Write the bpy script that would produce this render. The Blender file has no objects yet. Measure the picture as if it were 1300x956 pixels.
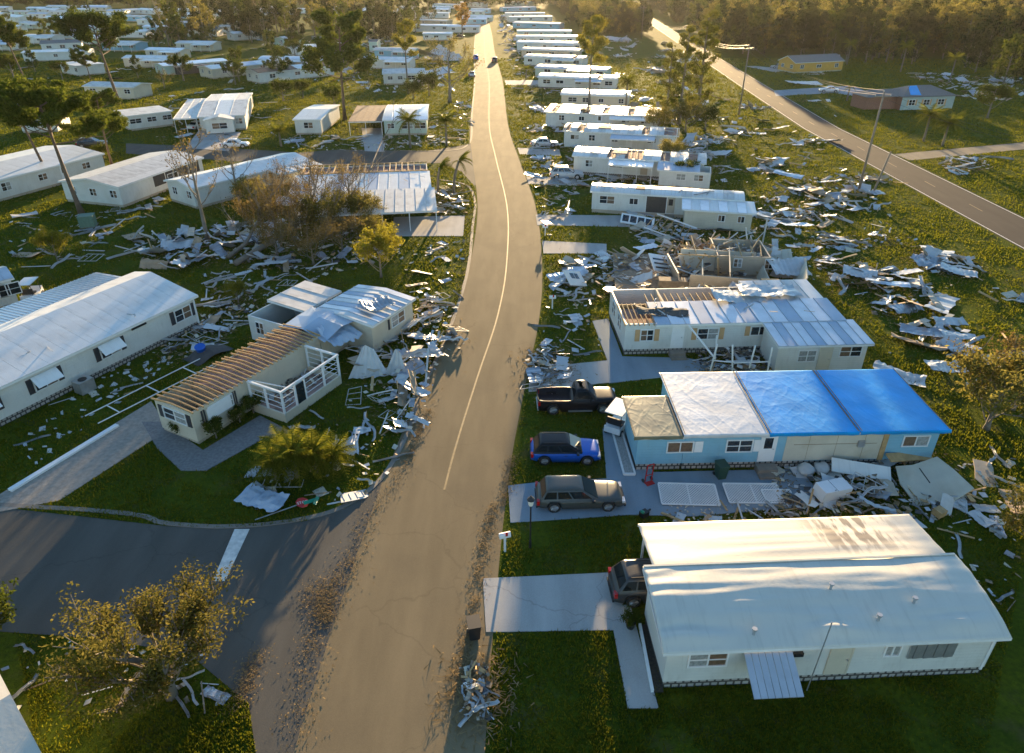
import bpy, math, random
from mathutils import Vector, Matrix, noise
random.seed(11)
R = math.radians
sc = bpy.context.scene
col = sc.collection

# ---------------------------------------------------------------- camera, sky, sun, exposure
CAM_H, PITCH, FPX, CX, CY = 27.0, R(28.6), 867.0, 650.0, 433.5
cam_data = bpy.data.cameras.new('camera')
cam_data.sensor_width = 36.0
cam_data.lens = FPX / 1300 * 36
cam_data.shift_y = -(478 - CY) / 1300
cam_data.clip_end = 6000
cam = bpy.data.objects.new('camera', cam_data)
cam.location = (0, 0, CAM_H)
cam.rotation_euler = (math.pi / 2 - PITCH, 0, 0)
col.objects.link(cam)
sc.camera = cam
SUN_AZ, SUN_EL = R(6.4), R(6.8)
w = bpy.data.worlds.new('World'); sc.world = w; w.use_nodes = True
wn = w.node_tree.nodes; wl = w.node_tree.links
bg = wn['Background']
sky = wn.new('ShaderNodeTexSky'); sky.sky_type = 'NISHITA'; sky.sun_disc = False
sky.sun_elevation = SUN_EL; sky.sun_rotation = SUN_AZ
sky.air_density = 1.0; sky.dust_density = 0.1; sky.ozone_density = 2.4
wl.new(sky.outputs[0], bg.inputs[0]); bg.inputs[1].default_value = 0.1
sd = bpy.data.lights.new('sun', 'SUN'); sd.energy = 5.0; sd.angle = R(0.6); sd.color = (1.0, 0.70, 0.36)
sun = bpy.data.objects.new('sun', sd)
sv = Vector((math.sin(SUN_AZ) * math.cos(SUN_EL), math.cos(SUN_AZ) * math.cos(SUN_EL), math.sin(SUN_EL)))
sun.rotation_euler = (-sv).to_track_quat('-Z', 'Y').to_euler()
sun.location = (0, 0, 60)
col.objects.link(sun)
sc.view_settings.view_transform = 'Standard'; sc.view_settings.look = 'None'
sc.view_settings.gamma = 1; sc.view_settings.use_curve_mapping = False
sc.view_settings.exposure = 2.15
sc.cycles.use_denoising = True
sc.cycles.max_bounces = 6; sc.cycles.diffuse_bounces = 2; sc.cycles.glossy_bounces = 2
sc.cycles.transparent_max_bounces = 6; sc.cycles.volume_bounces = 0
sc.cycles.sample_clamp_indirect = 6

# a point of the photograph's frame (1300 wide) carried to the world at height z
_c, _s = math.cos(PITCH), math.sin(PITCH)
def P(px, py, z=0.0):
    u = (px - CX) / FPX; v = (py - CY) / FPX
    t = (z - CAM_H) / (-_s - v * _c)
    return Vector((u * t, (_c - v * _s) * t))

# ---------------------------------------------------------------- materials
MATS = {}
def M(name, c=(.5, .5, .5), rough=.6, var=.12, scale=1.5, bump=0, bscale=20, metal=0, dirt=0, dcol=(.09, .07, .05), dscale=.6, spec=.5, island=0, coord='Object', streak=0, lap=0):
    if name in MATS: return MATS[name]
    m = bpy.data.materials.new(name); m.use_nodes = True
    nt = m.node_tree; N = nt.nodes; L = nt.links
    b = N['Principled BSDF']
    b.inputs['Roughness'].default_value = rough; b.inputs['Metallic'].default_value = metal
    b.inputs['Specular IOR Level'].default_value = spec
    tc = N.new('ShaderNodeTexCoord')
    def noise_(sc_, det=4):
        n = N.new('ShaderNodeTexNoise'); n.inputs['Scale'].default_value = sc_; n.inputs['Detail'].default_value = det
        L.new(tc.outputs[coord], n.inputs['Vector']); return n
    n1 = noise_(scale)
    rp = N.new('ShaderNodeMapRange'); rp.inputs[1].default_value = .3; rp.inputs[2].default_value = .7
    rp.inputs[3].default_value = 1 - var; rp.inputs[4].default_value = 1 + var
    L.new(n1.outputs[0], rp.inputs[0])
    fac = rp.outputs[0]
    if island:
        g = N.new('ShaderNodeNewGeometry')
        r2 = N.new('ShaderNodeMapRange'); r2.inputs[3].default_value = 1 - island; r2.inputs[4].default_value = 1 + island
        L.new(g.outputs['Random Per Island'], r2.inputs[0])
        mu = N.new('ShaderNodeMath'); mu.operation = 'MULTIPLY'; L.new(fac, mu.inputs[0]); L.new(r2.outputs[0], mu.inputs[1]); fac = mu.outputs[0]
    mx = N.new('ShaderNodeVectorMath'); mx.operation = 'SCALE'
    mx.inputs[0].default_value = c; L.new(fac, mx.inputs['Scale'])
    out = mx.outputs[0]
    if dirt:
        n2 = noise_(dscale, 6)
        r3 = N.new('ShaderNodeMapRange'); r3.inputs[1].default_value = .5; r3.inputs[2].default_value = .75; r3.inputs[4].default_value = dirt
        L.new(n2.outputs[0], r3.inputs[0])
        mm = N.new('ShaderNodeMix'); mm.data_type = 'RGBA'
        L.new(r3.outputs[0], mm.inputs[0]); L.new(out, mm.inputs[6]); mm.inputs[7].default_value = (*dcol, 1)
        out = mm.outputs[2]
    if streak:
        mp = N.new('ShaderNodeMapping'); mp.inputs['Scale'].default_value = (2.2, .16, .5); L.new(tc.outputs[coord], mp.inputs[0])
        n4 = N.new('ShaderNodeTexNoise'); n4.inputs['Scale'].default_value = 1.6; n4.inputs['Detail'].default_value = 7; n4.inputs['Roughness'].default_value = .7; L.new(mp.outputs[0], n4.inputs[0])
        r5 = N.new('ShaderNodeMapRange'); r5.inputs[1].default_value = .52; r5.inputs[2].default_value = .78; r5.inputs[4].default_value = streak; L.new(n4.outputs[0], r5.inputs[0])
        m5 = N.new('ShaderNodeMix'); m5.data_type = 'RGBA'; L.new(r5.outputs[0], m5.inputs[0]); L.new(out, m5.inputs[6]); m5.inputs[7].default_value = (.20, .175, .14, 1); out = m5.outputs[2]
    L.new(out, b.inputs['Base Color'])
    if lap:
        wv = N.new('ShaderNodeTexWave'); wv.bands_direction = 'Z'; wv.wave_profile = 'SAW'; wv.inputs['Scale'].default_value = .314 / lap; L.new(tc.outputs[coord], wv.inputs[0])
        bp = N.new('ShaderNodeBump'); bp.inputs['Strength'].default_value = 1; bp.inputs['Distance'].default_value = .025; L.new(wv.outputs[0], bp.inputs['Height']); L.new(bp.outputs[0], b.inputs['Normal'])
    if bump:
        n3 = noise_(bscale, 3)
        bp = N.new('ShaderNodeBump'); bp.inputs['Strength'].default_value = bump; bp.inputs['Distance'].default_value = .05
        L.new(n3.outputs[0], bp.inputs['Height']); L.new(bp.outputs[0], b.inputs['Normal'])
    MATS[name] = m
    return m

def leaf_mat(name, c1, c2, trans=.45):
    m = bpy.data.materials.new(name); m.use_nodes = True
    nt = m.node_tree; N = nt.nodes; L = nt.links
    for n in list(N): N.remove(n)
    o = N.new('ShaderNodeOutputMaterial')
    g = N.new('ShaderNodeNewGeometry'); oi = N.new('ShaderNodeObjectInfo')
    ad = N.new('ShaderNodeMath'); ad.operation = 'MULTIPLY_ADD'; ad.inputs[1].default_value = .7
    of = N.new('ShaderNodeMath'); of.operation = 'MULTIPLY'; of.inputs[1].default_value = .3
    L.new(oi.outputs['Random'], of.inputs[0]); L.new(g.outputs['Random Per Island'], ad.inputs[0]); L.new(of.outputs[0], ad.inputs[2])
    mm = N.new('ShaderNodeMix'); mm.data_type = 'RGBA'
    mm.inputs[6].default_value = (*c1, 1); mm.inputs[7].default_value = (*c2, 1); L.new(ad.outputs[0], mm.inputs[0])
    d = N.new('ShaderNodeBsdfDiffuse'); t = N.new('ShaderNodeBsdfTranslucent')
    L.new(mm.outputs[2], d.inputs[0]); L.new(mm.outputs[2], t.inputs[0])
    s = N.new('ShaderNodeMixShader'); s.inputs[0].default_value = trans
    L.new(d.outputs[0], s.inputs[1]); L.new(t.outputs[0], s.inputs[2]); L.new(s.outputs[0], o.inputs[0])
    MATS[name] = m
    return m

def ground_mat():
    m = bpy.data.materials.new('lawn'); m.use_nodes = True
    nt = m.node_tree; N = nt.nodes; L = nt.links; b = N['Principled BSDF']
    b.inputs['Roughness'].default_value = .95; b.inputs['Specular IOR Level'].default_value = .02
    tc = N.new('ShaderNodeTexCoord')
    def nz(s, d=5):
        n = N.new('ShaderNodeTexNoise'); n.inputs['Scale'].default_value = s; n.inputs['Detail'].default_value = d
        n.inputs['Roughness'].default_value = .65; L.new(tc.outputs['Object'], n.inputs[0]); return n.outputs[0]
    def ramp(f, a, bb, lo=0, hi=1):
        r = N.new('ShaderNodeMapRange'); r.inputs[1].default_value = a; r.inputs[2].default_value = bb
        r.inputs[3].default_value = lo; r.inputs[4].default_value = hi; L.new(f, r.inputs[0]); return r.outputs[0]
    def mix(f, a, bb):
        x = N.new('ShaderNodeMix'); x.data_type = 'RGBA'; L.new(f, x.inputs[0])
        for i, v in ((6, a), (7, bb)):
            if isinstance(v, tuple): x.inputs[i].default_value = (*v, 1)
            else: L.new(v, x.inputs[i])
        return x.outputs[2]
    c = mix(ramp(nz(.35), .35, .65), (.060, .088, .008), (.105, .125, .010))
    c = mix(ramp(nz(4.0), .35, .75), c, (.030, .046, .008))
    c = mix(ramp(nz(.11, 7), .58, .74, 0, .6), c, (.085, .070, .026))
    c = mix(ramp(nz(.45, 6), .54, .66, 0, .55), c, (.095, .078, .034))
    L.new(c, b.inputs['Base Color'])
    bp = N.new('ShaderNodeBump'); bp.inputs['Strength'].default_value = .9; bp.inputs['Distance'].default_value = .12
    L.new(nz(7.0, 6), bp.inputs['Height']); L.new(bp.outputs[0], b.inputs['Normal'])
    return m

def road_mat(name, c, patch, cr=.5):
    m = bpy.data.materials.new(name); m.use_nodes = True
    nt = m.node_tree; N = nt.nodes; L = nt.links; b = N['Principled BSDF']
    b.inputs['Roughness'].default_value = .9; b.inputs['Specular IOR Level'].default_value = .12
    tc = N.new('ShaderNodeTexCoord')
    mp = N.new('ShaderNodeMapping'); mp.inputs['Scale'].default_value = (1, .18, 1); L.new(tc.outputs['Object'], mp.inputs[0])
    def nz(s, d=5, v=None):
        n = N.new('ShaderNodeTexNoise'); n.inputs['Scale'].default_value = s; n.inputs['Detail'].default_value = d
        L.new(v or tc.outputs['Object'], n.inputs[0]); return n.outputs[0]
    def ramp(f, a, bb, lo=0, hi=1):
        r = N.new('ShaderNodeMapRange'); r.inputs[1].default_value = a; r.inputs[2].default_value = bb
        r.inputs[3].default_value = lo; r.inputs[4].default_value = hi; L.new(f, r.inputs[0]); return r.outputs[0]
    def mix(f, a, bb):
        x = N.new('ShaderNodeMix'); x.data_type = 'RGBA'; L.new(f, x.inputs[0])
        for i, v in ((6, a), (7, bb)):
            if isinstance(v, tuple): x.inputs[i].default_value = (*v, 1)
            else: L.new(v, x.inputs[i])
        return x.outputs[2]
    k = mix(ramp(nz(.9, 5, mp.outputs[0]), .3, .7), tuple(x * .82 for x in c), tuple(x * 1.15 for x in c))
    k = mix(ramp(nz(.22, 6), .52, .66, 0, .6), k, patch)
    k = mix(ramp(nz(30, 2), .3, .8, 0, .35), k, tuple(x * 1.6 for x in c))
    vo = N.new('ShaderNodeTexVoronoi'); vo.feature = 'DISTANCE_TO_EDGE'; vo.inputs['Scale'].default_value = .16
    wv = N.new('ShaderNodeVectorMath'); wv.operation = 'MULTIPLY_ADD'
    nn = N.new('ShaderNodeTexNoise'); nn.inputs['Scale'].default_value = .8; nn.inputs['Detail'].default_value = 5; L.new(tc.outputs['Object'], nn.inputs[0])
    wv.inputs[1].default_value = (1.6, 1.6, 0); L.new(nn.outputs[1], wv.inputs[0]); L.new(tc.outputs['Object'], wv.inputs[2]); L.new(wv.outputs[0], vo.inputs[0])
    k = mix(ramp(vo.outputs[0], .0, .006, cr, 0), k, tuple(x * .3 for x in c))
    L.new(k, b.inputs['Base Color'])
    bp = N.new('ShaderNodeBump'); bp.inputs['Strength'].default_value = .35; bp.inputs['Distance'].default_value = .02
    L.new(nz(45, 3), bp.inputs['Height']); L.new(bp.outputs[0], b.inputs['Normal'])
    MATS[name] = m
    return m

W_WHITE = M('white siding', (.66, .66, .62), .5, .06, 1.2, dirt=.35, dcol=(.42, .38, .30), lap=.2, streak=.25)
W_CREAM = M('cream siding', (.60, .54, .42), .55, .06, 1.2, dirt=.35, dcol=(.38, .32, .24), lap=.2, streak=.25)
W_BLUE = M('pale blue siding', (.21, .44, .56), .55, .05, 1.2, dirt=.25, dcol=(.25, .32, .36), lap=.2, streak=.25)
W_GREEN = M('pale green siding', (.46, .56, .48), .55, .05, 1.2, dirt=.3, dcol=(.35, .36, .3), lap=.2, streak=.25)
W_TAN = M('tan siding', (.45, .38, .29), .6, .08, 1.2, dirt=.3, dcol=(.25, .2, .15), lap=.2, streak=.25)
W_YELLOW = M('yellow stucco', (.56, .30, .05), .7, .08, 1.2, dirt=.3, dcol=(.3, .2, .05))
W_TEAL = M('grey green stucco', (.34, .42, .40), .7, .08, 1.2)
BRICKM = M('red brick wall', (.24, .11, .075), .8, .25, 5)
BARE = M('bare wallboard', (.52, .48, .38), .8, .08, 1.0, dirt=.5, dcol=(.35, .28, .18))
RF_WHITE = M('white coated roof', (.66, .66, .64), .42, .06, .9, bump=.12, bscale=3, dirt=.45, dcol=(.40, .39, .37), dscale=.5, streak=.45)
RF_OLD = M('stained white roof', (.56, .55, .52), .5, .10, .7, bump=.15, bscale=3, dirt=.8, dcol=(.24, .22, .20), dscale=.55, streak=.8)
RF_METAL = M('bare aluminium roof', (.55, .57, .60), .34, .10, .9, bump=.1, bscale=4, metal=.55, dirt=.4, dcol=(.3, .3, .3))
RF_GREY = M('grey shingle roof', (.16, .155, .15), .85, .18, 6, bump=.3, bscale=25)
RF_BROWN = M('brown felt roof', (.17, .11, .075), .85, .2, 2, dirt=.4, dcol=(.3, .25, .2))
RF_BLUE = M('blue tinted metal roof', (.34, .42, .52), .45, .12, .8, dirt=.4, dcol=(.5, .5, .5))
DECKM = M('roof decking', (.20, .13, .075), .85, .3, 1.5, dirt=.5, dcol=(.42, .38, .33))
WOOD = M('raw lumber', (.42, .27, .12), .75, .2, 3)
WOOD_OLD = M('weathered lumber', (.24, .18, .12), .85, .25, 3)
INSUL = M('pink insulation', (.36, .24, .20), .95, .3, 2, dirt=.7, dcol=(.10, .085, .07), dscale=1.5)
GLASS = M('dark window glass', (.02, .025, .03), .08, .2, 3, spec=.8)
TRIM = M('white trim', (.72, .72, .70), .45, .05, 2)
SHUT_W = M('wooden shutter', (.50, .30, .14), .6, .1, 3)
SHUT_D = M('dark shutter', (.035, .035, .04), .6, .1, 3)
SCREEN = M('dark screen mesh', (.05, .045, .04), .8, .2, 5)
CONC = road_mat('driveway concrete', (.36, .35, .33), (.28, .26, .23), .35)
CONC_G = road_mat('grey painted slab', (.20, .25, .29), (.22, .25, .27), .1)
CURT = M('pale curtain behind glass', (.30, .30, .28), .15, .3, 6, spec=.7)
CURT_B = M('brown board behind glass', (.16, .10, .06), .3, .3, 6)
PAVER = M('grey pavers', (.17, .165, .16), .8, .25, 6, bump=.3, bscale=12)
KERBM = M('kerb concrete', (.19, .165, .135), .8, .15, 2, dirt=.4, dcol=(.2, .17, .13))
ASPH = road_mat('worn tan asphalt', (.186, .144, .084), (.145, .114, .070), .22)
ASPH_D = road_mat('dark asphalt', (.090, .085, .074), (.074, .070, .062), .3)
PAINT_Y = M('worn yellow road paint', (.22, .155, .065), .7, .25, 3, dirt=.5, dcol=(.2, .17, .12), dscale=2)
PAINT_W = M('worn white road paint', (.62, .60, .55), .7, .2, 3, dirt=.5, dcol=(.3, .28, .25), dscale=2)
BLACK = M('black plastic', (.015, .015, .017), .5, .1, 5)
STEEL = M('galvanised steel', (.45, .46, .47), .4, .1, 4, metal=.7)
POLEW = M('weathered pole wood', (.20, .165, .13), .85, .2, 3)
def block_mat():
    m = M('patterned skirting blocks', (.40, .38, .35), .8, .1, 3)
    nt = m.node_tree; N = nt.nodes; L = nt.links; b = N['Principled BSDF']
    tc = N.new('ShaderNodeTexCoord'); br = N.new('ShaderNodeTexBrick')
    mp = N.new('ShaderNodeMapping'); mp.inputs['Rotation'].default_value = (R(90), 0, 0); L.new(tc.outputs['Object'], mp.inputs[0]); L.new(mp.outputs[0], br.inputs[0])
    br.inputs['Color1'].default_value = (.40, .37, .33, 1); br.inputs['Color2'].default_value = (.30, .28, .25, 1); br.inputs['Mortar'].default_value = (.05, .045, .04, 1)
    br.inputs['Scale'].default_value = 1; br.inputs['Brick Width'].default_value = .34; br.inputs['Row Height'].default_value = .28; br.inputs['Mortar Size'].default_value = .05
    L.new(br.outputs[0], b.inputs['Base Color'])
    return m
BLOCK = block_mat()

# ---------------------------------------------------------------- mesh helper
class MB:
    def __init__(s): s.v = []; s.f = []
    def add(s, vs, fs):
        o = len(s.v); s.v += [tuple(x) for x in vs]; s.f += [tuple(i + o for i in f) for f in fs]; return s
    def box(s, x0, y0, z0, x1, y1, z1):
        return s.add([(x0, y0, z0), (x1, y0, z0), (x1, y1, z0), (x0, y1, z0), (x0, y0, z1), (x1, y0, z1), (x1, y1, z1), (x0, y1, z1)],
                     [(3, 2, 1, 0), (4, 5, 6, 7), (0, 1, 5, 4), (1, 2, 6, 5), (2, 3, 7, 6), (3, 0, 4, 7)])
    def bar(s, p, q, w=.05, h=None):
        p = Vector(p); q = Vector(q); h = h or w; d = (q - p).normalized()
        up = Vector((0, 0, 1)) if abs(d.z) < .95 else Vector((0, 1, 0))
        a = d.cross(up).normalized() * w / 2; b = a.cross(d).normalized() * h / 2
        return s.add([p - a - b, p + a - b, p + a + b, p - a + b, q - a - b, q + a - b, q + a + b, q - a + b],
                     [(0, 1, 2, 3), (7, 6, 5, 4), (4, 5, 1, 0), (5, 6, 2, 1), (6, 7, 3, 2), (7, 4, 0, 3)])
    def tube(s, pts, rad, n=6, cap=True):
        pts = [Vector(p) for p in pts]; o = len(s.v)
        for i, p in enumerate(pts):
            d = (pts[min(i + 1, len(pts) - 1)] - pts[max(i - 1, 0)])
            d = d.normalized() if d.length > 1e-6 else Vector((0, 0, 1))
            up = Vector((1, 0, 0)) if abs(d.x) < .8 else Vector((0, 1, 0))
            a = d.cross(up).normalized(); b = d.cross(a)
            r = rad[i] if isinstance(rad, (list, tuple)) else rad
            for k in range(n):
                t = 2 * math.pi * k / n
                s.v.append(tuple(p + (a * math.cos(t) + b * math.sin(t)) * r))
        for i in range(len(pts) - 1):
            for k in range(n):
                s.f.append((o + i * n + k, o + (i + 1) * n + k, o + (i + 1) * n + (k + 1) % n, o + i * n + (k + 1) % n))
        if cap:
            s.f.append(tuple(o + k for k in range(n))); s.f.append(tuple(o + (len(pts) - 1) * n + k for k in reversed(range(n))))
        return s
    def poly(s, pts, z0, z1):
        n = len(pts)
        return s.add([(p[0], p[1], z0) for p in pts] + [(p[0], p[1], z1) for p in pts],
                     [tuple(range(n, 2 * n)), tuple(reversed(range(n)))] + [(i, (i + 1) % n, n + (i + 1) % n, n + i) for i in range(n)])
    def mesh(s, name, mat, smooth=False):
        m = bpy.data.meshes.new(name); m.from_pydata(s.v, [], s.f)
        if mat:
            for x in (mat if isinstance(mat, (list, tuple)) else [mat]): m.materials.append(x)
        if smooth: m.polygons.foreach_set('use_smooth', [True] * len(m.polygons))
        m.update(); return m
    def build(s, name, mat, parent=None, smooth=False):
        return put(name, s.mesh(name, mat, smooth), parent)

def put(name, mesh, parent=None, loc=None, rot=None, scale=None):
    o = bpy.data.objects.new(name, mesh); col.objects.link(o)
    if parent: o.parent = parent
    if loc is not None: o.location = loc
    if rot is not None: o.rotation_euler = rot
    if scale is not None: o.scale = scale if isinstance(scale, (tuple, list)) else (scale,) * 3
    return o
def tag(o, label, cat, group=None, kind=None):
    o['label'] = label; o['category'] = cat
    if group: o['group'] = group
    if kind: o['kind'] = kind
    return o
def empty(name, loc, rz=0):
    o = bpy.data.objects.new(name, None); col.objects.link(o); o.empty_display_size = .3
    o.location = (loc[0], loc[1], loc[2] if len(loc) > 2 else 0); o.rotation_euler = (0, 0, rz); return o
def struct(name, mb, mat, label=None):
    o = mb.build(name, mat); o['kind'] = 'structure'
    if label: o['label'] = label
    return o
KIDS = {}
def copy_tree(o, parent=None):
    c = o.copy(); col.objects.link(c); c.parent = parent
    for ch in o.children: copy_tree(ch, c)
    return c

# ---------------------------------------------------------------- ground, roads, pavements
g = MB(); g.add([(-1500, -80, 0), (1500, -80, 0), (1500, 2500, 0), (-1500, 2500, 0)], [(0, 1, 2, 3)])
ground = struct('ground', g, ground_mat())

def ribbon(pairs, z):
    mb = MB()
    for (a, b) in pairs: mb.v += [(a[0], a[1], z), (b[0], b[1], z)]
    for i in range(len(pairs) - 1): mb.f.append((2 * i, 2 * i + 1, 2 * i + 3, 2 * i + 2))
    return mb
def smooth_path(pts, n=6):
    out = []
    for i in range(len(pts) - 1):
        p0 = pts[max(i - 1, 0)]; p1 = pts[i]; p2 = pts[i + 1]; p3 = pts[min(i + 2, len(pts) - 1)]
        for k in range(n):
            t = k / n
            out.append(tuple(.5 * ((2 * p1[j]) + (-p0[j] + p2[j]) * t + (2 * p0[j] - 5 * p1[j] + 4 * p2[j] - p3[j]) * t * t + (-p0[j] + 3 * p1[j] - 3 * p2[j] + p3[j]) * t ** 3) for j in range(2)))
    out.append(tuple(pts[-1])); return out
# centre and half width of the street, along its curve
CL = [(-5.0, 2), (-4.9, 12), (-4.6, 22), (-3.9, 33), (-2.7, 43.5), (-1.3, 54.5), (-.6, 67), (-.7, 86), (-2.7, 112), (-4.6, 140), (-6.4, 200), (-10, 270), (-14, 370), (-20.5, 500), (-24, 560)]
def edges(path, hw):
    L_, R_ = [], []
    for i, p in enumerate(path):
        a = path[max(i - 1, 0)]; b = path[min(i + 1, len(path) - 1)]
        dx, dy = b[0] - a[0], b[1] - a[1]; l = math.hypot(dx, dy); nx, ny = -dy / l, dx / l
        L_.append((p[0] + nx * hw, p[1] + ny * hw)); R_.append((p[0] - nx * hw, p[1] - ny * hw))
    return L_, R_
cl = smooth_path(CL)
el, er = edges(cl, 3.75)
struct('street', ribbon(list(zip(el, er)), .02), ASPH)
# side street with its flared mouth
side = [(-70, 27.6), (-40, 26.8), (-24, 25.6), (-15, 25.0), (-8, 24.6), (-3, 24.4)]
mb = MB(); mb.add([(x, y, .016) for x, y in [(-90, 33.0), (-29.2, 29.7), (-19, 28.2), (-15.1, 28.0), (-11.5, 28.6), (-9.3, 29.8), (-7.6, 32.4), (-6.2, 38), (-3.5, 38), (-4, 8), (-8.8, 8), (-9.2, 14), (-11, 17.8), (-14.5, 20.2), (-19, 21.0), (-24, 21.4), (-90, 24.0)]], [tuple(range(16, -1, -1))])
struct('side_street', mb, ASPH_D)
mb = MB(); mb.add([(*P(x, y), .016) for x, y in [(381, 194), (430, 190), (540, 192), (597, 183), (602, 160), (640, 200), (602, 236), (586, 218), (560, 207), (440, 212), (360, 209), (300, 205), (160, 195), (160, 182), (290, 188)]], [tuple(range(14, -1, -1))])
struct('cross_street', mb, ASPH_D)
# gutter kerbs
def kerb(path, wd=.3, z=.045):
    l, r = edges(path, wd / 2)
    mb = ribbon(list(zip(l, r)), z)
    n = len(mb.v); mb.v += [(x, y, 0) for x, y, _ in mb.v[:n]]
    for i in range(len(path) - 1):
        for s_ in (0, 1):
            a, b = 2 * i + s_, 2 * i + 2 + s_; mb.f.append((a, b, n + b, n + a))
    return struct('kerb', mb, KERBM)
kerb(smooth_path([(-90, 33.2), (-29.2, 29.9), (-19, 28.4), (-15.1, 28.2), (-11.6, 28.8), (-9.4, 30.0), (-7.8, 32.5), (-6.9, 37), (-6.6, 42), (-5.5, 50), (-4.7, 60), (-4.5, 68), (-4.7, 78), (-4.9, 88), (-6.5, 96), (-11, 99)]))
kerb(smooth_path([(-19, 117), (-10.5, 117), (-7.8, 121), (-7.5, 130), (-8.5, 150), (-10.3, 200), (-13.9, 270), (-17.9, 370)]))
# centre line
yl = [p for p in cl if 30.5 < p[1] < 400]
mb = ribbon(list(zip(*edges([(p[0] + .05, p[1]) for p in yl], .062))), .026); struct('yellow_centre_line', mb, PAINT_Y)
mb = MB(); mb.poly([P(298, 672), P(317, 672), P(286, 738), (P(270, 738))], .022, .024); struct('stop_line', mb, PAINT_W)
# the two-lane road on the far right
hy = [-20, 40, 70, 100, 135, 195, 265, 395, 600, 900]
hl = [(56.3 if y < 140 else 56.3 + (y - 140) * .075, y) for y in hy]
hc = [(x + 3.4, y) for x, y in hl]
l, r = edges(hc, 3.6); struct('highway', ribbon(list(zip(l, r)), .02), road_mat('dark highway asphalt', (.048, .042, .038), (.040, .036, .033), .2))
for off, nm in ((-3.35, 'road_edge_line'), (3.35, 'road_edge_line')):
    l, r = edges([(x + off, y) for x, y in hc], .07); struct(nm, ribbon(list(zip(l, r)), .026), PAINT_W)
y = 40.0
mb = MB()
while y < 400:
    x = 59.7 if y < 140 else 59.7 + (y - 140) * .075
    mb.add([(x - .07, y, .026), (x + .07, y, .026), (x + .07 + .1, y + 3, .026), (x - .07 + .1, y + 3, .026)], [(0, 1, 2, 3)]); y += 11
struct('lane_dash', mb, PAINT_Y)
# driveways and slabs
def slab(name, px, mat, z=.05):
    mb = MB(); pts = [P(*p) for p in px]; mb.poly(pts, .0, z)
    return struct(name, mb, mat)
slab('driveway', [(613, 735), (783, 727), (797, 800), (617, 803)], CONC, .045)
slab('path', [(773, 770), (800, 768), (836, 900), (797, 900)], CONC, .052)
slab('driveway', [(645, 617), (690, 612), (770, 608), (765, 545), (790, 540), (830, 600), (1010, 596), (1060, 640), (880, 656), (800, 654), (648, 664)], CONC_G, .045)
slab('driveway', [(671, 498), (673, 468), (771, 458), (773, 486)], CONC, .045)
slab('driveway', [(771, 458), (752, 408), (772, 405), (790, 453), (870, 455), (965, 470), (870, 476), (773, 487)], CONC_G, .05)
slab('driveway', [(690, 322), (688, 306), (770, 310), (770, 322)], CONC, .045)
slab('driveway', [(682, 286), (680, 273), (800, 274), (800, 288)], CONC, .045)
slab('driveway', [(671, 234), (668, 224), (730, 226), (750, 236)], CONC, .045)
slab('driveway', [(660, 196), (657, 188), (710, 190), (712, 198)], CONC, .045)
slab('driveway', [(642, 108), (641, 102), (684, 102), (684, 108)], CONC, .045)
slab('driveway', [(0, 628), (192, 510), (215, 545), (75, 636), (0, 650)], M('tan pavers', (.27, .24, .20), .8, .2, 4, bump=.3, bscale=10), .04)
slab('path', [(180, 536), (205, 536), (258, 572), (330, 528), (372, 550), (330, 560), (262, 598), (230, 598), (200, 570)], PAVER, .05)
slab('driveway', [(498, 300), (500, 276), (590, 274), (588, 300)], CONC, .045)
slab('driveway', [(463, 192), (459, 163), (485, 163), (488, 193)], CONC, .045)
slab('driveway', [(236, 188), (252, 166), (306, 168), (290, 192)], CONC, .045)
slab('driveway', [(945, 84), (960, 84), (1000, 88), (985, 92)], CONC, .045)
slab('driveway', [(985, 122), (982, 115), (1080, 109), (1120, 122), (1100, 125), (1060, 118)], CONC_G, .045)
CONC_T = road_mat('sandy driveway', (.20, .17, .13), (.14, .12, .09), .3)
slab('driveway', [(1135, 196), (1155, 204), (1420, 178), (1420, 170)], CONC_T, .045)
# ---------------------------------------------------------------- homes
CACHE = {}
def cached(key, fn):
    if key not in CACHE: CACHE[key] = fn()
    return CACHE[key]

def profile(kind, D, rise, n=8):
    """roof section across the depth: list of (y, dz)"""
    if kind == 'arch': return [(D * i / n, rise * (1 - (2 * i / n - 1) ** 2)) for i in range(n + 1)]
    if kind == 'gable': return [(0, 0), (D / 2, rise), (D, 0)]
    if kind == 'shed': return [(0, 0), (D, rise)]
    if kind == 'flat': return [(0, .02), (D / 2, .06), (D, .02)]
    return kind                                   # an explicit list

def strip_mesh(prof, w, th, mat, rib=True):
    mb = MB(); n = len(prof)
    for x in (0, w):
        for (y, z) in prof: mb.v.append((x, y, z + th))
    for x in (0, w):
        for (y, z) in prof: mb.v.append((x, y, z))
    for i in range(n - 1):
        mb.f.append((i, n + i, n + i + 1, i + 1))
        mb.f.append((2 * n + i, 2 * n + i + 1, 3 * n + i + 1, 3 * n + i))
        mb.f.append((i, i + 1, 2 * n + i + 1, 2 * n + i)); mb.f.append((n + i, 3 * n + i, 3 * n + i + 1, n + i + 1))
    mb.f.append((0, 2 * n, 3 * n, n)); mb.f.append((n - 1, 2 * n - 1, 4 * n - 1, 3 * n - 1))
    if rib:
        for i in range(n - 1):
            a, b = prof[i], prof[i + 1]
            mb.bar((.03, a[0], a[1] + th + .02), (.03, b[0], b[1] + th + .02), .05, .05)
    return mb.mesh('roof_panel', mat)

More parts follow.
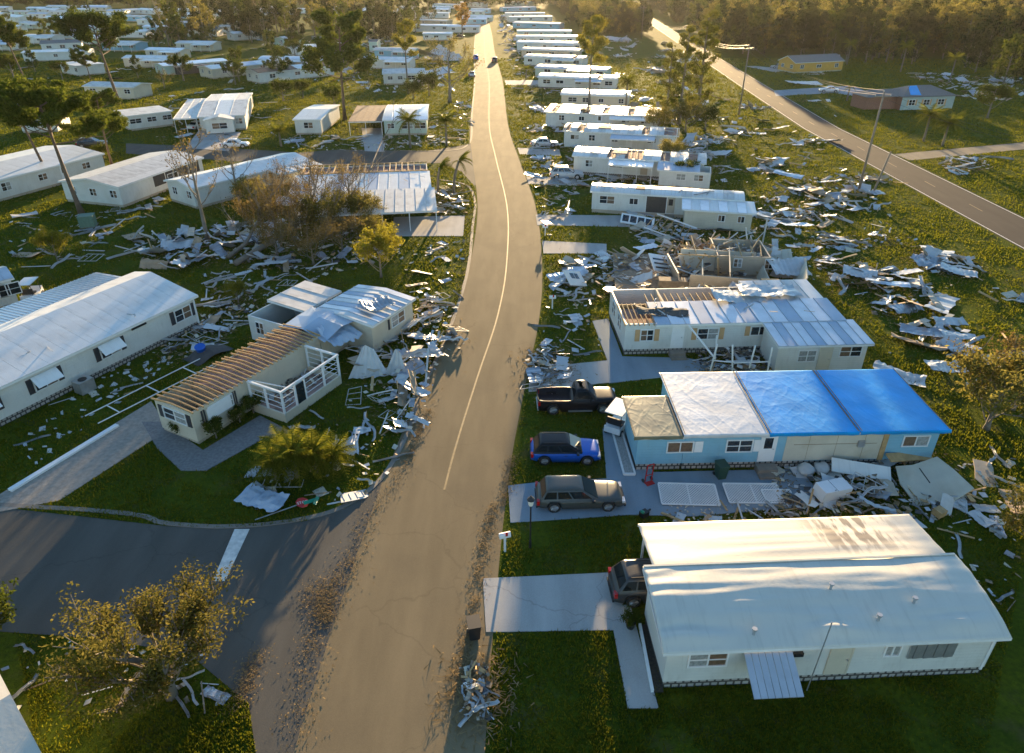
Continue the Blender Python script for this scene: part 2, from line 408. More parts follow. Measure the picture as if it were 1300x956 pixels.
class Home:
    def __init__(s, name, label, nl, nr, far, z, cat='house', group=None, ov=.28, world=False, D=None):
        A = Vector(nl) if world else P(*nl, z); B = Vector(nr) if world else P(*nr, z)
        d = (B - A); s.L = d.length; d.normalize()
        nrm = Vector((-d.y, d.x))
        s.D = D if D else abs((P(*far, z) - A).dot(nrm))
        if A.length > 150 and not D:
            s.D = min(max(s.D, 4.2), 8.0)
            if s.L > 26: s.L = 26.0
        s.z = z; s.ov = ov; s.far = A.length > 150
        s.root = tag(empty(name, A, math.atan2(d.y, d.x)), label, cat, group)
        s.A, s.d, s.n = A, d, nrm
    def loc(s, px, py, z=0):
        q = P(px, py, z) - s.A; return q.dot(s.d), q.dot(s.n)
    def walls(s, mat, ext=None, z0=.5, z1=None, t=.11, gable=None, skirt=None):
        o = s.ov; x0, y0, x1, y1 = ext or (o, o, s.L - o, s.D - o); z1 = z1 or s.z
        mb = MB()
        mb.box(x0, y0, z0, x1, y0 + t, z1); mb.box(x0, y1 - t, z0, x1, y1, z1)
        mb.box(x0, y0 + t, z0, x0 + t, y1 - t, z1); mb.box(x1 - t, y0 + t, z0, x1, y1 - t, z1)
        if gable:                                 # fill under the roof at both ends
            prof = gable
            for xa in (x0, x1 - t):
                pts = [(y, dz) for y, dz in prof if y0 < y < y1]
                ring = [(y0, -.01)] + [(y, dz - .01) for y, dz in pts] + [(y1, -.01)]
                n = len(ring)
                mb.add([(xa, y, z1 + dz) for y, dz in ring] + [(xa + t, y, z1 + dz) for y, dz in ring],
                       [tuple(range(n - 1, -1, -1)), tuple(range(n, 2 * n))] + [(i, i + 1, n + i + 1, n + i) for i in range(n - 1)])
        mb.build('wall', mat, s.root)
        if z0 > .1:
            k = MB(); i = .05
            k.box(x0 + i, y0 + i, 0, x1 - i, y0 + i + .1, z0); k.box(x0 + i, y1 - i - .1, 0, x1 - i, y1 - i, z0)
            k.box(x0 + i, y0 + i + .1, 0, x0 + i + .1, y1 - i - .1, z0); k.box(x1 - i - .1, y0 + i + .1, 0, x1 - i, y1 - i - .1, z0)
            k.build('skirting', skirt or W_TAN, s.root)
        s.ext = (x0, y0, x1, y1)
        return s
    def roof(s, mat, kind='arch', rise=.4, ext=None, z=None, panel=1.5, th=.05, miss=0, keep=None, deck=True, rib=True, mats=None, raf=.8):
        x0, y0, x1, y1 = ext or (0, 0, s.L, s.D); z = z or s.z
        prof = profile(kind, y1 - y0, rise); s.prof = [(y + y0, dz) for y, dz in prof]
        n = 1 if not panel else max(1, round((x1 - x0) / panel)); w = (x1 - x0) / n
        gone = False
        me = {}
        for i in range(n):
            m = mats[i % len(mats)] if mats else mat
            if (miss and random.random() < miss) or (keep and not keep(i, n)): gone = True; continue
            if m.name not in me: me[m.name] = strip_mesh(prof, w - (.012 if n > 1 else 0), th, m, rib)
            o = put('roof_panel' if n > 1 else 'roof', me[m.name], s.root, (x0 + i * w, y0, z))
        fm = MB()
        for i in range(len(prof) - 1):
            a, b = prof[i], prof[i + 1]
            for xx in (x0 + .03, x1 - .03): fm.bar((xx, y0 + a[0], z + a[1] - .075), (xx, y0 + b[0], z + b[1] - .075), .05, .14)
        fm.bar((x0, y0 + .02, z - .08 + prof[0][1]), (x1, y0 + .02, z - .08 + prof[0][1]), .04, .14)
        fm.bar((x0, y1 - .02, z - .08 + prof[-1][1]), (x1, y1 - .02, z - .08 + prof[-1][1]), .04, .14)
        fm.build('fascia', TRIM, s.root)
        if gone or deck:
            MB().box(x0 + .35, y0 + .35, z - .16, x1 - .35, y1 - .35, z - .12).build('ceiling', INSUL if gone else DECKM, s.root)
        if gone:
            rm = MB()
            for i in range(len(prof) - 1):
                a, b = prof[i], prof[i + 1]; rm.bar((0, a[0], a[1] - .07), (0, b[0], b[1] - .07), .06, .11)
            rm.bar((0, .1, -.16), (0, y1 - y0 - .1, -.16), .05, .09)
            rme = rm.mesh('rafter', WOOD); k = max(2, int((x1 - x0) / raf))
            for i in range(k): put('rafter', rme, s.root, (x0 + .15 + (x1 - x0 - .3) * i / (k - 1), y0, z))
        return s
    def at(s, face, u, ext=None):
        x0, y0, x1, y1 = ext or s.ext
        return {'S': ((x0 + u, y0), 0), 'E': ((x1, y0 + u), math.pi / 2), 'N': ((x1 - u, y1), math.pi), 'W': ((x0, y1 - u), -math.pi / 2)}[face]
    def win(s, face, u, w=1.2, h=.9, zc=1.75, shut=None, awn=None, broken=False, ext=None):
        (x, y), rz = s.at(face, u, ext)
        def fr():
            mb = MB(); t = .07; d = .07
            mb.box(-w / 2 - t, -d, -h / 2 - t, w / 2 + t, 0, -h / 2); mb.box(-w / 2 - t, -d, h / 2, w / 2 + t, 0, h / 2 + t)
            mb.box(-w / 2 - t, -d, -h / 2, -w / 2, 0, h / 2); mb.box(w / 2, -d, -h / 2, w / 2 + t, 0, h / 2)
            mb.box(-.03, -d, -h / 2, .03, 0, h / 2)
            if h > .7: mb.box(-w / 2, -d + .02, -.02, w / 2, 0, .02)
            return mb.mesh('window', TRIM)
        o = put('window', cached(('wf', w, h), fr), s.root, (x, y, zc), (0, 0, rz))
        if s.far:
            put('pane', cached(('wp', w, h), lambda: MB().box(-w / 2, -.02, -h / 2, w / 2, -.004, h / 2).mesh('pane', GLASS)), o)
        else:
            for sx in (-1, 1):
                gm = random.choice([GLASS, GLASS, GLASS, CURT, CURT_B])
                pm = cached(('wq', w, h, gm.name), lambda: MB().box(-w / 4 + .015, -.02, -h / 2, w / 4 - .015, -.004, h / 2).mesh('pane', gm))
                put('pane', pm, o, (sx * w / 4, 0, 0))
        if shut:
            sm = cached(('sh', h, shut.name), lambda: MB().box(-.19, -.05, -h / 2 - .06, .19, 0, h / 2 + .06).mesh('shutter', shut))
            for sx in (-1, 1): put('shutter', sm, s.root, (x + math.cos(rz) * sx * (w / 2 + .3), y + math.sin(rz) * sx * (w / 2 + .3), zc), (0, 0, rz))
        if awn:
            def aw():
                mb = MB(); k = 7
                for i in range(k):
                    a = -w / 2 - .15 + (w + .3) * i / k; b = a + (w + .3) / k
                    zz = .012 if i % 2 else 0
                    mb.add([(a, -.06, h / 2 + .12 + zz), (b, -.06, h / 2 + .12 + zz), (b, -.75, h * .02 + zz), (a, -.75, h * .02 + zz), (a, -.06, h / 2 + .09 + zz), (b, -.06, h / 2 + .09 + zz), (b, -.75, h * .02 - .03 + zz), (a, -.75, h * .02 - .03 + zz)],
                           [(0, 3, 2, 1), (4, 5, 6, 7), (3, 7, 6, 2), (0, 4, 7, 3), (1, 2, 6, 5), (0, 1, 5, 4)])
                return mb.mesh('awning', awn)
            put('awning', cached(('aw', w, h, awn.name), aw), s.root, (x, y, zc), (0, 0, rz))
        return o
    def door(s, face, u, mat=None, zb=.55, h=1.95, w=.85, glass=True, steps=True, ext=None):
        (x, y), rz = s.at(face, u, ext)
        def dm():
            mb = MB(); mb.box(-w / 2, -.05, 0, w / 2, 0, h); t = .08
            mb.box(-w / 2 - t, -.07, 0, -w / 2, 0, h + t); mb.box(w / 2, -.07, 0, w / 2 + t, 0, h + t); mb.box(-w / 2, -.07, h, w / 2, 0, h + t); return mb
        o = put('door', cached(('dr', w, h, (mat or TRIM).name), lambda: dm().mesh('door', mat or TRIM)), s.root, (x, y, zb), (0, 0, rz))
        put('handle', cached('dh', lambda: MB().box(-.03, -.12, -.03, .03, -.05, .03).mesh('handle', STEEL)), o, (w / 2 - .1, 0, .95))
        if glass: put('door_window', cached(('dg', w), lambda: MB().box(-w * .3, -.056, h * .5, w * .3, -.04, h * .9).mesh('door_window', GLASS)), o)
        if steps:
            st = cached(('ds', zb), lambda: MB().box(-.6, -1.15, 0, .6, -.75, zb * .4).box(-.6, -.75, 0, .6, -.1, zb * .8).mesh('step', KERBM))
            put('step', st, s.root, (x, y, 0), (0, 0, rz))
        return o
    def part(s, name, mb, mat, smooth=False): return mb.build(name, mat, s.root, smooth)
    def carport(s, ext, z, mat, posts=4, slope=.15, th=.06, panel=1.2):
        x0, y0, x1, y1 = ext
        s.roof(mat, 'shed', slope, ext, z, panel, th, deck=False)
        pm = cached(('post', round(z, 2)), lambda: MB().box(-.045, -.045, 0, .045, .045, z - .03).mesh('post', TRIM))
        for i in range(posts): put('post', pm, s.root, (x0 + .15 + (x1 - x0 - .3) * i / max(1, posts - 1), y0 + .15, 0))
        return s
    def vents(s, n, zf=None):
        vm = cached('vent', lambda: MB().tube([(0, 0, -.1), (0, 0, .28)], .06, 8).tube([(0, 0, .28), (0, 0, .36)], .11, 8).mesh('roof_vent', STEEL))
        for i in range(n):
            y = s.D * random.uniform(.3, .6); x = s.L * (i + .6) / (n + .3)
            dz = 0
            for a, b in zip(s.prof, s.prof[1:]):
                if a[0] <= y <= b[0]: dz = a[1] + (b[1] - a[1]) * (y - a[0]) / max(1e-6, b[0] - a[0])
            put('roof_vent', vm, s.root, (x, y, s.z + dz + .05))

def cloth(w, d, nx, ny, fz, name, mat, parent=None):
    """a sheet draped over a roof: fz(x, y) is its height"""
    mb = MB()
    for j in range(ny + 1):
        for i in range(nx + 1):
            x, y = w * i / nx, d * j / ny; mb.v.append((x, y, fz(x, y)))
    for j in range(ny):
        for i in range(nx):
            a = j * (nx + 1) + i; mb.f.append((a, a + 1, a + nx + 2, a + nx + 1))
    n = (nx + 1) * (ny + 1); mb.v += [(x, y, z - .02) for x, y, z in mb.v[:n]]
    rim = [i for i in range(nx + 1)] + [j * (nx + 1) + nx for j in range(1, ny + 1)] + [ny * (nx + 1) + i for i in range(nx - 1, -1, -1)] + [j * (nx + 1) for j in range(ny - 1, 0, -1)]
    for a, b in zip(rim, rim[1:] + rim[:1]): mb.f.append((a, n + a, n + b, b))
    return mb.build(name, mat, parent, True)
def nz(x, y, s=1.0, k=0): return noise.noise(Vector((x * s, y * s, k * 7.3)))
def ridged(x, y, s, k): return (1 - abs(nz(x, y, s, k)) * 2.2)

# --- the near white home whose roof is one loose rubber membrane
MEMB = M('cream roof membrane', (.58, .55, .47), .5, .05, .8, bump=.08, bscale=6, dirt=.35, dcol=(.45, .42, .37), dscale=.8, streak=.3)
def stain(m, c, xr, yr):
    nt = m.node_tree; N = nt.nodes; L = nt.links; b = N['Principled BSDF']
    src = b.inputs['Base Color'].links[0].from_socket
    tc = N.new('ShaderNodeTexCoord'); sx = N.new('ShaderNodeSeparateXYZ'); L.new(tc.outputs['Object'], sx.inputs[0])
    mp = N.new('ShaderNodeMapping'); mp.inputs['Rotation'].default_value = (0, 0, R(12)); mp.inputs['Scale'].default_value = (2.6, .5, 1); L.new(tc.outputs['Object'], mp.inputs[0])
    n = N.new('ShaderNodeTexNoise'); n.inputs['Scale'].default_value = 1.1; n.inputs['Detail'].default_value = 7; L.new(mp.outputs[0], n.inputs[0])
    def rr(s, a, bb):
        r = N.new('ShaderNodeMapRange'); r.interpolation_type = 'SMOOTHSTEP'; r.inputs[1].default_value = a; r.inputs[2].default_value = bb; L.new(s, r.inputs[0]); return r.outputs[0]
    def mul(a, bb):
        k = N.new('ShaderNodeMath'); k.operation = 'MULTIPLY'; L.new(a, k.inputs[0]); L.new(bb, k.inputs[1]); return k.outputs[0]
    f = mul(mul(rr(sx.outputs[0], xr[0], xr[1]), rr(sx.outputs[0], xr[3], xr[2])), rr(n.outputs[0], .46, .56))
    f = mul(f, rr(sx.outputs[1], yr[0], yr[1]))
    x = N.new('ShaderNodeMix'); x.data_type = 'RGBA'; L.new(f, x.inputs[0]); L.new(src, x.inputs[6]); x.inputs[7].default_value = (*c, 1)
    L.new(x.outputs[2], b.inputs['Base Color'])
h = Home('mobile_home', 'white mobile home under a wrinkled cream roof membrane, nearest on the right', (842, 831), (1285, 811), (1207, 716), 2.65)
D1 = h.D
h.walls(W_WHITE, z0=.5, skirt=BLOCK)
def f1(x, y):
    t = y / D1
    z = 2.68 + .60 * math.sin(min(1, t * 1.25) * math.pi / 2) - .05 * max(0, t - .8) / .2
    e = min(1, y / .6)
    z += (.03 + .045 * math.exp(-((y - 1.0) / .9) ** 2)) * e * ridged(x * .16 + .1 * y, y * 1.5, 1.0, 1) * (1 - .4 * t)
    z += .03 * e * ridged(x * .5 - y * .9, y * .8, 1.0, 4) * math.exp(-(x / 3.0) ** 2)
    z += .02 * nz(x * .5, y * 3, 1, 2) * e
    for bx in (1.5, 7.6, 13.0):                                  # bulges by the eave
        z += .15 * math.exp(-((x - bx - .5 * nz(x, y, .7, 3)) / 1.5) ** 2 - ((y - .6 - .12 * nz(x * .6, 0, 1, 6)) / .26) ** 2)
    return z
cloth(h.L, D1, 90, 40, f1, 'roof_membrane', MEMB, h.root)
M2 = M('cream roof membrane stained', (.58, .55, .47), .5, .05, .8, bump=.08, bscale=6, dirt=.35, dcol=(.45, .42, .37), dscale=.8)
stain(M2, (.19, .16, .13), (7.4, 9.6, 10.8, 13.6), (.2, 1.6))
D2 = 3.3
x0 = .55
def f2(x, y):
    return 2.98 - .34 * (y / D2) + .03 * ridged(x * .15, y * 1.2, 1, 5) * min(1, y / .5)
o = cloth(h.L - x0 - .15, D2, 70, 22, f2, 'roof_membrane', M2, h.root); o.location = (x0, D1 + .03, 0)
MB().bar((.05, D1 + .02, 3.27), (h.L - .05, D1 + .02, 3.27), .10, .06).build('ridge_strip', MEMB, h.root)
fm = MB(); fm.bar((0, .02, 2.60), (h.L, .02, 2.60), .05, .14); fm.bar((.03, .1, 2.6), (.03, D1, 3.1), .05, .14); fm.bar((h.L - .03, .1, 2.6), (h.L - .03, D1, 3.1), .05, .14)
fm.bar((x0, D1 + D2, 2.58), (h.L - .2, D1 + D2, 2.58), .05, .14); fm.build('fascia', TRIM, h.root)
e2 = (4.2, D1 - .2, h.L - .5, D1 + D2 - .25)
o_ = h.ext; h.walls(W_WHITE, e2, .1, 2.55); h.ext = o_
for xx in (x0 + .3, 2.4): put('post', MB().box(-.05, -.05, 0, .05, .05, 2.55).mesh('post', TRIM), h.root, (xx, D1 + D2 - .3, 0))
h.win('S', 1.75, 1.55, .75, 1.85); h.win('S', 9.6, .6, .6, 1.9)
sh = MB()
for i in range(9): sh.box(-1 + i * .222, -.09 - (.02 if i % 2 else 0), -.45, -1 + i * .222 + .2, 0, .45)
put('storm_panel', sh.mesh('storm_panel', STEEL), h.root, (11.6, h.ov, 1.85))
h.door('S', 7.4, W_CREAM, glass=False, steps=False)
aw = MB()
for i in range(7): aw.add([(-1 + i * .29, 0, .5), (-1 + i * .29 + .27, 0, .5), (-1 + i * .29 + .27, -1.7, -.35), (-1 + i * .29, -1.7, -.35), (-1 + i * .29, 0, .46), (-1 + i * .29 + .27, 0, .46), (-1 + i * .29 + .27, -1.7, -.39), (-1 + i * .29, -1.7, -.39)], [(0, 3, 2, 1), (4, 5, 6, 7), (3, 7, 6, 2), (0, 4, 7, 3), (1, 2, 6, 5), (0, 1, 5, 4)])
put('awning', aw.mesh('awning', RF_METAL), h.root, (4.4, h.ov, 2.0))
h.part('downpipe', MB().box(h.L - .5, .22, .4, h.L - .4, .3, 2.6), TRIM)
h.part('antenna_mast', MB().tube([(6.4, -.15, .1), (6.55, -.12, 4.3)], .025, 6), STEEL)
h.part('meter_box', MB().box(5.6, .14, 1.9, 6.0, .28, 2.1), BLACK)
vm = cached('vent', lambda: MB().tube([(0, 0, -.1), (0, 0, .28)], .06, 8).tube([(0, 0, .28), (0, 0, .36)], .11, 8).mesh('roof_vent', STEEL))
for vx, vy in ((7.9, 2.4), (11.2, 1.6), (9.3, .9), (3.9, .6)): put('roof_vent', vm, h.root, (vx, vy, f1(vx, vy)))
R1 = h

# --- pale blue home covered by tarps
def tarp_mat(name, c, sp=.6):
    m = M(name, c, .45, .14, .6, bump=.25, bscale=2.2, spec=.3)
    return m
h = Home('mobile_home', 'pale blue mobile home with its roof under blue and silver tarps', (806, 555), (1205, 547), (1137, 474), 2.75)
h.walls(W_BLUE, (h.ov, h.ov, 3.1, 3.9), .5, 2.66, skirt=BLOCK); h.walls(W_BLUE, (3.12, h.ov, h.L - h.ov, h.D - h.ov), .5, skirt=BLOCK); h.ext = (h.ov, h.ov, h.L - h.ov, h.D - h.ov)
h.roof(DECKM, 'shed', .22, (3.0, 0, h.L, h.D), panel=None, rib=False)
h.roof(DECKM, 'shed', .12, (0, 0, 3.0, 4.1), z=2.68, panel=None, rib=False)
x0, y0, x1, y1 = h.ext
h.part('bare_wallboard', MB().box(9.3, y0 - .03, .55, 15.2, y0 - .004, 2.55), BARE)
h.part('stud', MB().box(15.2, y0 - .1, .5, 15.5, y0 - .005, 2.6), WOOD)
wm = MB()
for xx in (10.7, 12.4, 14.1): wm.box(xx, y0 - .04, .6, xx + .015, y0 - .031, 2.5)
wm.box(9.8, y0 - .05, 1.75, 14.9, y0 - .04, 1.78); h.part('panel_joint', wm, WOOD_OLD)
h.win('S', 2.6, 1.5, .7, 1.75); h.win('S', 6.2, 1.5, .8, 1.75); h.win('S', 17.0, 1.5, .7, 1.85)
h.part('shutter', MB().box(3.75, y0 - .05, 1.35, 4.25, y0, 2.15), TRIM); h.part('shutter', MB().box(7.35, y0 - .05, 1.32, 7.75, y0, 2.18), TRIM)
h.door('S', 7.95, TRIM)
h.part('meter_box', MB().box(13.7, y0 - .16, 1.55, 14.1, y0 - .04, 2.0), STEEL)
R2 = h
def ftarp(x0, seed, D, z0, rise, wr=.007):
    def f(x, y):
        t = 1 - min(1, y / D)
        e = min(1, y / .3, (D - y) / .3)
        cr = .8 * max(0, 1 - 10 * abs(nz(x * .9 + y * .5, y * .25 - x * .2, 1.0, seed))) + .6 * max(0, 1 - 9 * abs(nz(x * 1.1 - y * .8, y * .35 + x * .2, 1.0, seed + 1))) + .5 * max(0, 1 - 8 * abs(nz(x * 1.8, y * .9, 1.0, seed + 2)))
        return z0 + rise * (1 - t) + wr * cr * max(.1, e) + .012 * nz(x, y, .8, seed + 4)
    return f
def tarp(name, label, home, x0, y0, w, d, f, mat):
    a = home.A + home.d * x0 + home.n * y0
    o = cloth(w, d, 110, 90, f, name, mat); o.location = (a.x, a.y, 0); o.rotation_euler = home.root.rotation_euler
    # folded hem hanging over the near eave
    hem = MB(); k = 60
    for i in range(k + 1):
        x = w * i / k; zt = f(x, 0); dr = .20 + .06 * nz(x * 1.3, 0, 1, 9)
        hem.v += [(x, -.02, zt), (x, -.03 - .03 * nz(x * 2, 1), zt - dr), (x, .0, zt), (x, -.01 - .03 * nz(x * 2, 1), zt - dr)]
    for i in range(k):
        a_ = 4 * i; hem.f += [(a_, a_ + 1, a_ + 5, a_ + 4), (a_ + 2, a_ + 6, a_ + 7, a_ + 3), (a_ + 1, a_ + 3, a_ + 7, a_ + 5)]
    hem.build('hem', mat, o, True)
    for xx in (0.08, w - .08):
        bt = MB(); bt.bar((xx, .05, f(xx, .05) + .05), (xx, d / 2, f(xx, d / 2) + .05), .045, .02); bt.bar((xx, d / 2, f(xx, d / 2) + .05), (xx, d - .05, f(xx, d - .05) + .05), .045, .02); bt.build('batten', WOOD_OLD, o)
    return tag(o, label, 'tarp', 'tarps on the pale blue home')
BT = tarp_mat('blue tarp', (.004, .31, .74)); ST = tarp_mat('silver white tarp', (.62, .64, .66)); GT = M('brown grey tarp', (.17, .165, .10), .3, .3, 1.2, bump=.2, bscale=2, dirt=.6, dcol=(.33, .30, .17), dscale=.9, spec=.7)
tarp('roof_tarp', 'silver white tarp nailed over the roof of the pale blue home', h, 2.9, -.06, 5.1, h.D + .12, ftarp(0, 1, h.D + .12, 2.84, .24), ST)
tarp('roof_tarp', 'blue tarp between the silver tarp and the end of the roof', h, 8.04, -.06, 5.4, h.D + .12, ftarp(0, 3, h.D + .12, 2.84, .24), BT)
tarp('roof_tarp', 'blue tarp over the end of the roof farthest from the parked cars', h, 13.5, -.06, h.L - 13.4, h.D + .12, ftarp(0, 6, h.D + .12, 2.84, .24), BT)
tarp('roof_tarp', 'greyish brown tarp over the low roof corner beside the parked cars', h, -.06, -.06, 2.92, 4.2, ftarp(0, 8, 4.2, 2.79, .12, .008), GT)

# --- white home with tan shutters, roof peeled open
h = Home('mobile_home', 'white mobile home with tan shutters and its roof torn open behind the tarp home', (791, 414), (1075, 407), (1000, 361), 2.75)
h.walls(W_WHITE, z0=.5, skirt=BLOCK)
LL = h.L
h.roof(RF_METAL, 'shed', .25, (2.6, 0, LL, 3.6), panel=1.15, mats=[RF_BLUE, RF_METAL, RF_METAL])
rm = MB(); rm.bar((0, 0, 0), (0, 3.5, .2), .06, .12); rme = rm.mesh('rafter', WOOD)
for i in range(7): put('rafter', rme, h.root, (.2 + i * .38, .1, 2.72))
h.part('ceiling', MB().box(.3, .4, 2.45, LL - .3, 3.5, 2.5), INSUL)
for i in range(14): put('rafter', cached('r3b', lambda: MB().bar((0, 0, 0), (0, 1.5, .05), .06, .12).mesh('rafter', WOOD)), h.root, (2.8 + i * .55, 3.7, 2.95))
h.part('room_partition', MB().box(4.1, 3.9, .5, 4.25, h.D - .4, 2.8), BARE)
h.part('room_partition', MB().box(10.4, 3.9, .5, 10.55, h.D - .4, 2.8), BARE)
h.part('room_partition', MB().box(.4, 3.75, .5, 11, 3.87, 2.75), WOOD)
h.part('room_floor', MB().box(.4, .4, .5, LL - .4, h.D - .4, .58), WOOD_OLD)
h.roof(RF_OLD, 'shed', .2, (11.5, 3.6, LL - .2, h.D), z=2.95, panel=1.3, mats=[RF_WHITE, RF_OLD])
for u in (1.75, 6.6): h.win('S', u, .95 if u < 3 else 1.6, .9, 1.75, SHUT_W)
h.win('S', 10.7, 1.3, .7, 1.9, SHUT_W); h.door('S', 4.2, TRIM, glass=False)
for xx in (-.2, 0, .2): pass
h.win('W', 2.0, 1.3, 1.1, 1.9); h.win('W', 4.5, 1.3, 1.1, 1.9)
ex = (11.2, -3.0, LL + .3, -.02)
o_ = h.ext; h.walls(W_WHITE, ex, .1, 2.35); h.ext = o_
h.roof(RF_METAL, 'shed', .28, (11.0, -3.3, LL + .6, .2), z=2.42, panel=.7, mats=[RF_METAL, RF_BLUE, RF_METAL])
h.win('S', 2.3, 1.3, .9, 1.4, ext=ex); h.win('S', 5.6, 1.6, .8, 1.7, ext=ex); h.door('S', 3.7, W_CREAM, .15, 1.9, glass=False, steps=False, ext=ex)
# bare posts of the collapsed porch
pm = MB().box(-.05, -.05, 0, .05, .05, 2.4).mesh('porch_post', TRIM)
for xx, yy in ((6.4, -2.6), (8.0, -3.0), (9.3, -2.8), (10.6, -3.2), (7.2, -1.2)): put('porch_post', pm, h.root, (xx, yy, 0), (random.uniform(-.12, .12), random.uniform(-.12, .12), 0))
h.part('porch_rail', MB().bar((6.4, -2.6, 1.0), (8.0, -3.0, 1.0), .07).bar((8.0, -3, .95), (10.6, -3.2, 1.1), .07).bar((5.0, -.4, 2.9), (6.6, -2.7, 1.2), .1), TRIM)
R3 = h

# --- the home with its roof gone, rooms lying open
h = Home('wrecked_home', 'tan wrecked home without a roof, its rooms lying open to the sky', (818, 345), (1000, 352), (975, 303), 2.4)
h.walls(W_TAN, (7.5, h.D * .5, h.L - .3, h.D - .3), .35, 2.3)
o = h.part('wall', MB().box(0, 0, 0, 6.2, .11, 2.0), W_TAN); o.location = (4.2, .3, .3); o.rotation_euler = (.12, .03, -.04)
o = h.part('wall', MB().box(0, 0, 0, .11, 5, 1.9), W_TAN); o.location = (3.6, .6, .3); o.rotation_euler = (0, -.25, .1)
h.part('room_floor', MB().box(-2.5, .2, .0, h.L - .2, h.D - .3, .35), WOOD_OLD)
for xx in (5.5, 8.2, 11.2, 14.0):
    o = h.part('room_partition', MB().box(-.05, 0, 0, .05, h.D * random.uniform(.35, .6), random.uniform(1.3, 2.2)), random.choice([BARE, WOOD, BARE])); o.location = (xx, .5, .35); o.rotation_euler = (random.uniform(-.1, .1), random.uniform(-.45, .45), random.uniform(-.3, .3))
o = h.part('room_partition', MB().box(0, 0, 0, 7.5, .1, 2.2), BARE); o.location = (4, h.D * .55, .35); o.rotation_euler = (-.25, .04, .06)
rme = MB().bar((0, 0, 0), (0, h.D * .45, .1), .07, .14).mesh('rafter', WOOD)
for i in range(13):
    if random.random() < .3: continue
    put('rafter', rme, h.root, (4.2 + i * (h.L - 4.8) / 13, h.D * .5, 2.3 - random.random() ** 2 * 1.2), (random.uniform(-.2, .15), random.uniform(-.1, .1), random.uniform(-.25, .25)))
o = h.part('top_plate', MB().bar((0, 0, 0), (h.L - 4, 0, 0), .1, .1), WOOD); o.location = (3.6, h.D * .5, 2.3); o.rotation_euler = (0, .03, .03)
o = h.part('fallen_wall', MB().box(0, 0, 0, 6.5, .1, 2.2), W_TAN); o.location = (h.L - 8, -.5, .3); o.rotation_euler = (-1.0, .05, -.12)
h.part('cabinet', MB().box(10.6, -.6, .4, 12.2, .25, 2.1), WOOD); h.part('cabinet', MB().box(1.5, .4, .36, 4.2, 1.4, 1.4), WOOD_OLD)
h.win('S', 2.0, .7, .8, 1.6); h.win('S', 5.0, .7, .9, 1.6)
R4 = h

ROWS = []
# --- the row of long homes along the right of the street
def row_home(label, nl, nr, far, z=2.75, wall=W_WHITE, roofm=RF_WHITE, rise=.35, miss=0, wins=4, skirt=None, mats=None, kind='arch', panel=1.25, shut=None, group='long homes in rows along the street', front=None):
    h = Home('mobile_home', label, nl, nr, far, z, group=group)
    fine = not h.far
    h.roof(roofm, kind, rise, panel=panel if h.A.length < 260 else None, miss=miss if h.A.length < 260 else 0, mats=mats, deck=fine)
    h.walls(wall, z0=.45, gable=h.prof, skirt=skirt or random.choice([W_TAN, W_WHITE, BLOCK]))
    us = [h.L * (i + .5 + random.uniform(-.22, .22)) / wins for i in range(wins)]
    for k, u in enumerate(us):
        if k == wins // 2 and fine: h.door('S', u, random.choice([TRIM, W_TAN]))
        else: h.win('S', u, random.choice([1.0, 1.4, 1.8]), random.choice([.7, .9]), 1.75, shut if k % 2 else None)
    h.win('W', h.D * .5, 1.4, .9, 1.75)
    if fine and not miss: h.vents(3)
    ROWS.append(h)
    if len(ROWS) > 2 and h.A.length < 300 and random.random() < .75:
        e0 = random.uniform(.35, .6); h.carport((h.L * e0, -2.7, h.L * min(.98, e0 + random.uniform(.25, .4)), -.03), 2.35, random.choice([RF_METAL, RF_OLD, RF_WHITE, RF_BLUE]), 3, .15)
    if fine: h.part('roof_patch', MB().box(h.L * .3, h.D * .25, h.z + rise * .8, h.L * .3 + random.uniform(1, 2.5), h.D * .6, h.z + rise + .09), random.choice([DECKM, RF_BROWN, RF_GREY])) if random.random() < .6 else None
    return h
R5 = row_home('white mobile home with a dented roof, first intact one beyond the roofless wreck', (749, 243), (946, 255), (900, 241), 2.75, mats=[RF_WHITE, RF_OLD, RF_WHITE, RF_WHITE], wins=5, miss=.06)
h = R5; x0, y0, x1, y1 = h.ext
h.part('dark_doorway_panel', MB().box(7.0, y0 - .03, .5, 9.4, y0 - .005, 2.5), SCREEN); h.part('door_frame', MB().box(6.9, y0 - .08, .5, 7.0, y0, 2.6).box(9.4, y0 - .08, .5, 9.5, y0, 2.6), TRIM)  # dark panel over the solid wall, coloured for the shade inside a doorway
ex = (11.6, -3.4, 19.2, y0); h.walls(W_CREAM, ex, .1, 2.3); h.ext = (x0, y0, x1, y1)
h.roof(RF_WHITE, 'shed', .25, (11.2, -3.7, 19.6, .2), z=2.35, panel=1.0, mats=[RF_METAL, RF_WHITE], miss=.12)
h.win('S', 4.2, .7, .7, 1.5, ext=ex); h.win('S', 6.4, .7, .7, 1.5, ext=ex)
R6 = row_home('white mobile home with a ribbed blue-grey annex and grey car parked at its end', (726, 198), (897, 208), (860, 193), 2.75, wins=5, miss=.1, mats=[RF_WHITE, RF_WHITE, RF_OLD])
h = R6; x0, y0, x1, y1 = h.ext
ex = (13.0, -3.2, 20.0, y0); h.walls(W_WHITE, ex, .1, 2.3); h.ext = (x0, y0, x1, y1)
h.roof(RF_BLUE, 'shed', .3, (12.6, -3.5, 18.5, .2), z=2.35, panel=.8); h.win('S', 3, 1.2, .8, 1.5, ext=ex); h.win('S', 5.4, 1.2, .8, 1.5, ext=ex)
h.carport((5.6, -2.6, 12.0, .1), 2.4, RF_METAL, 4)
row_home('white mobile home with holes torn in its roof and an open porch recess', (714, 166), (862, 173), (830, 161), 2.75, wins=6, miss=.22, mats=[RF_WHITE, RF_OLD])
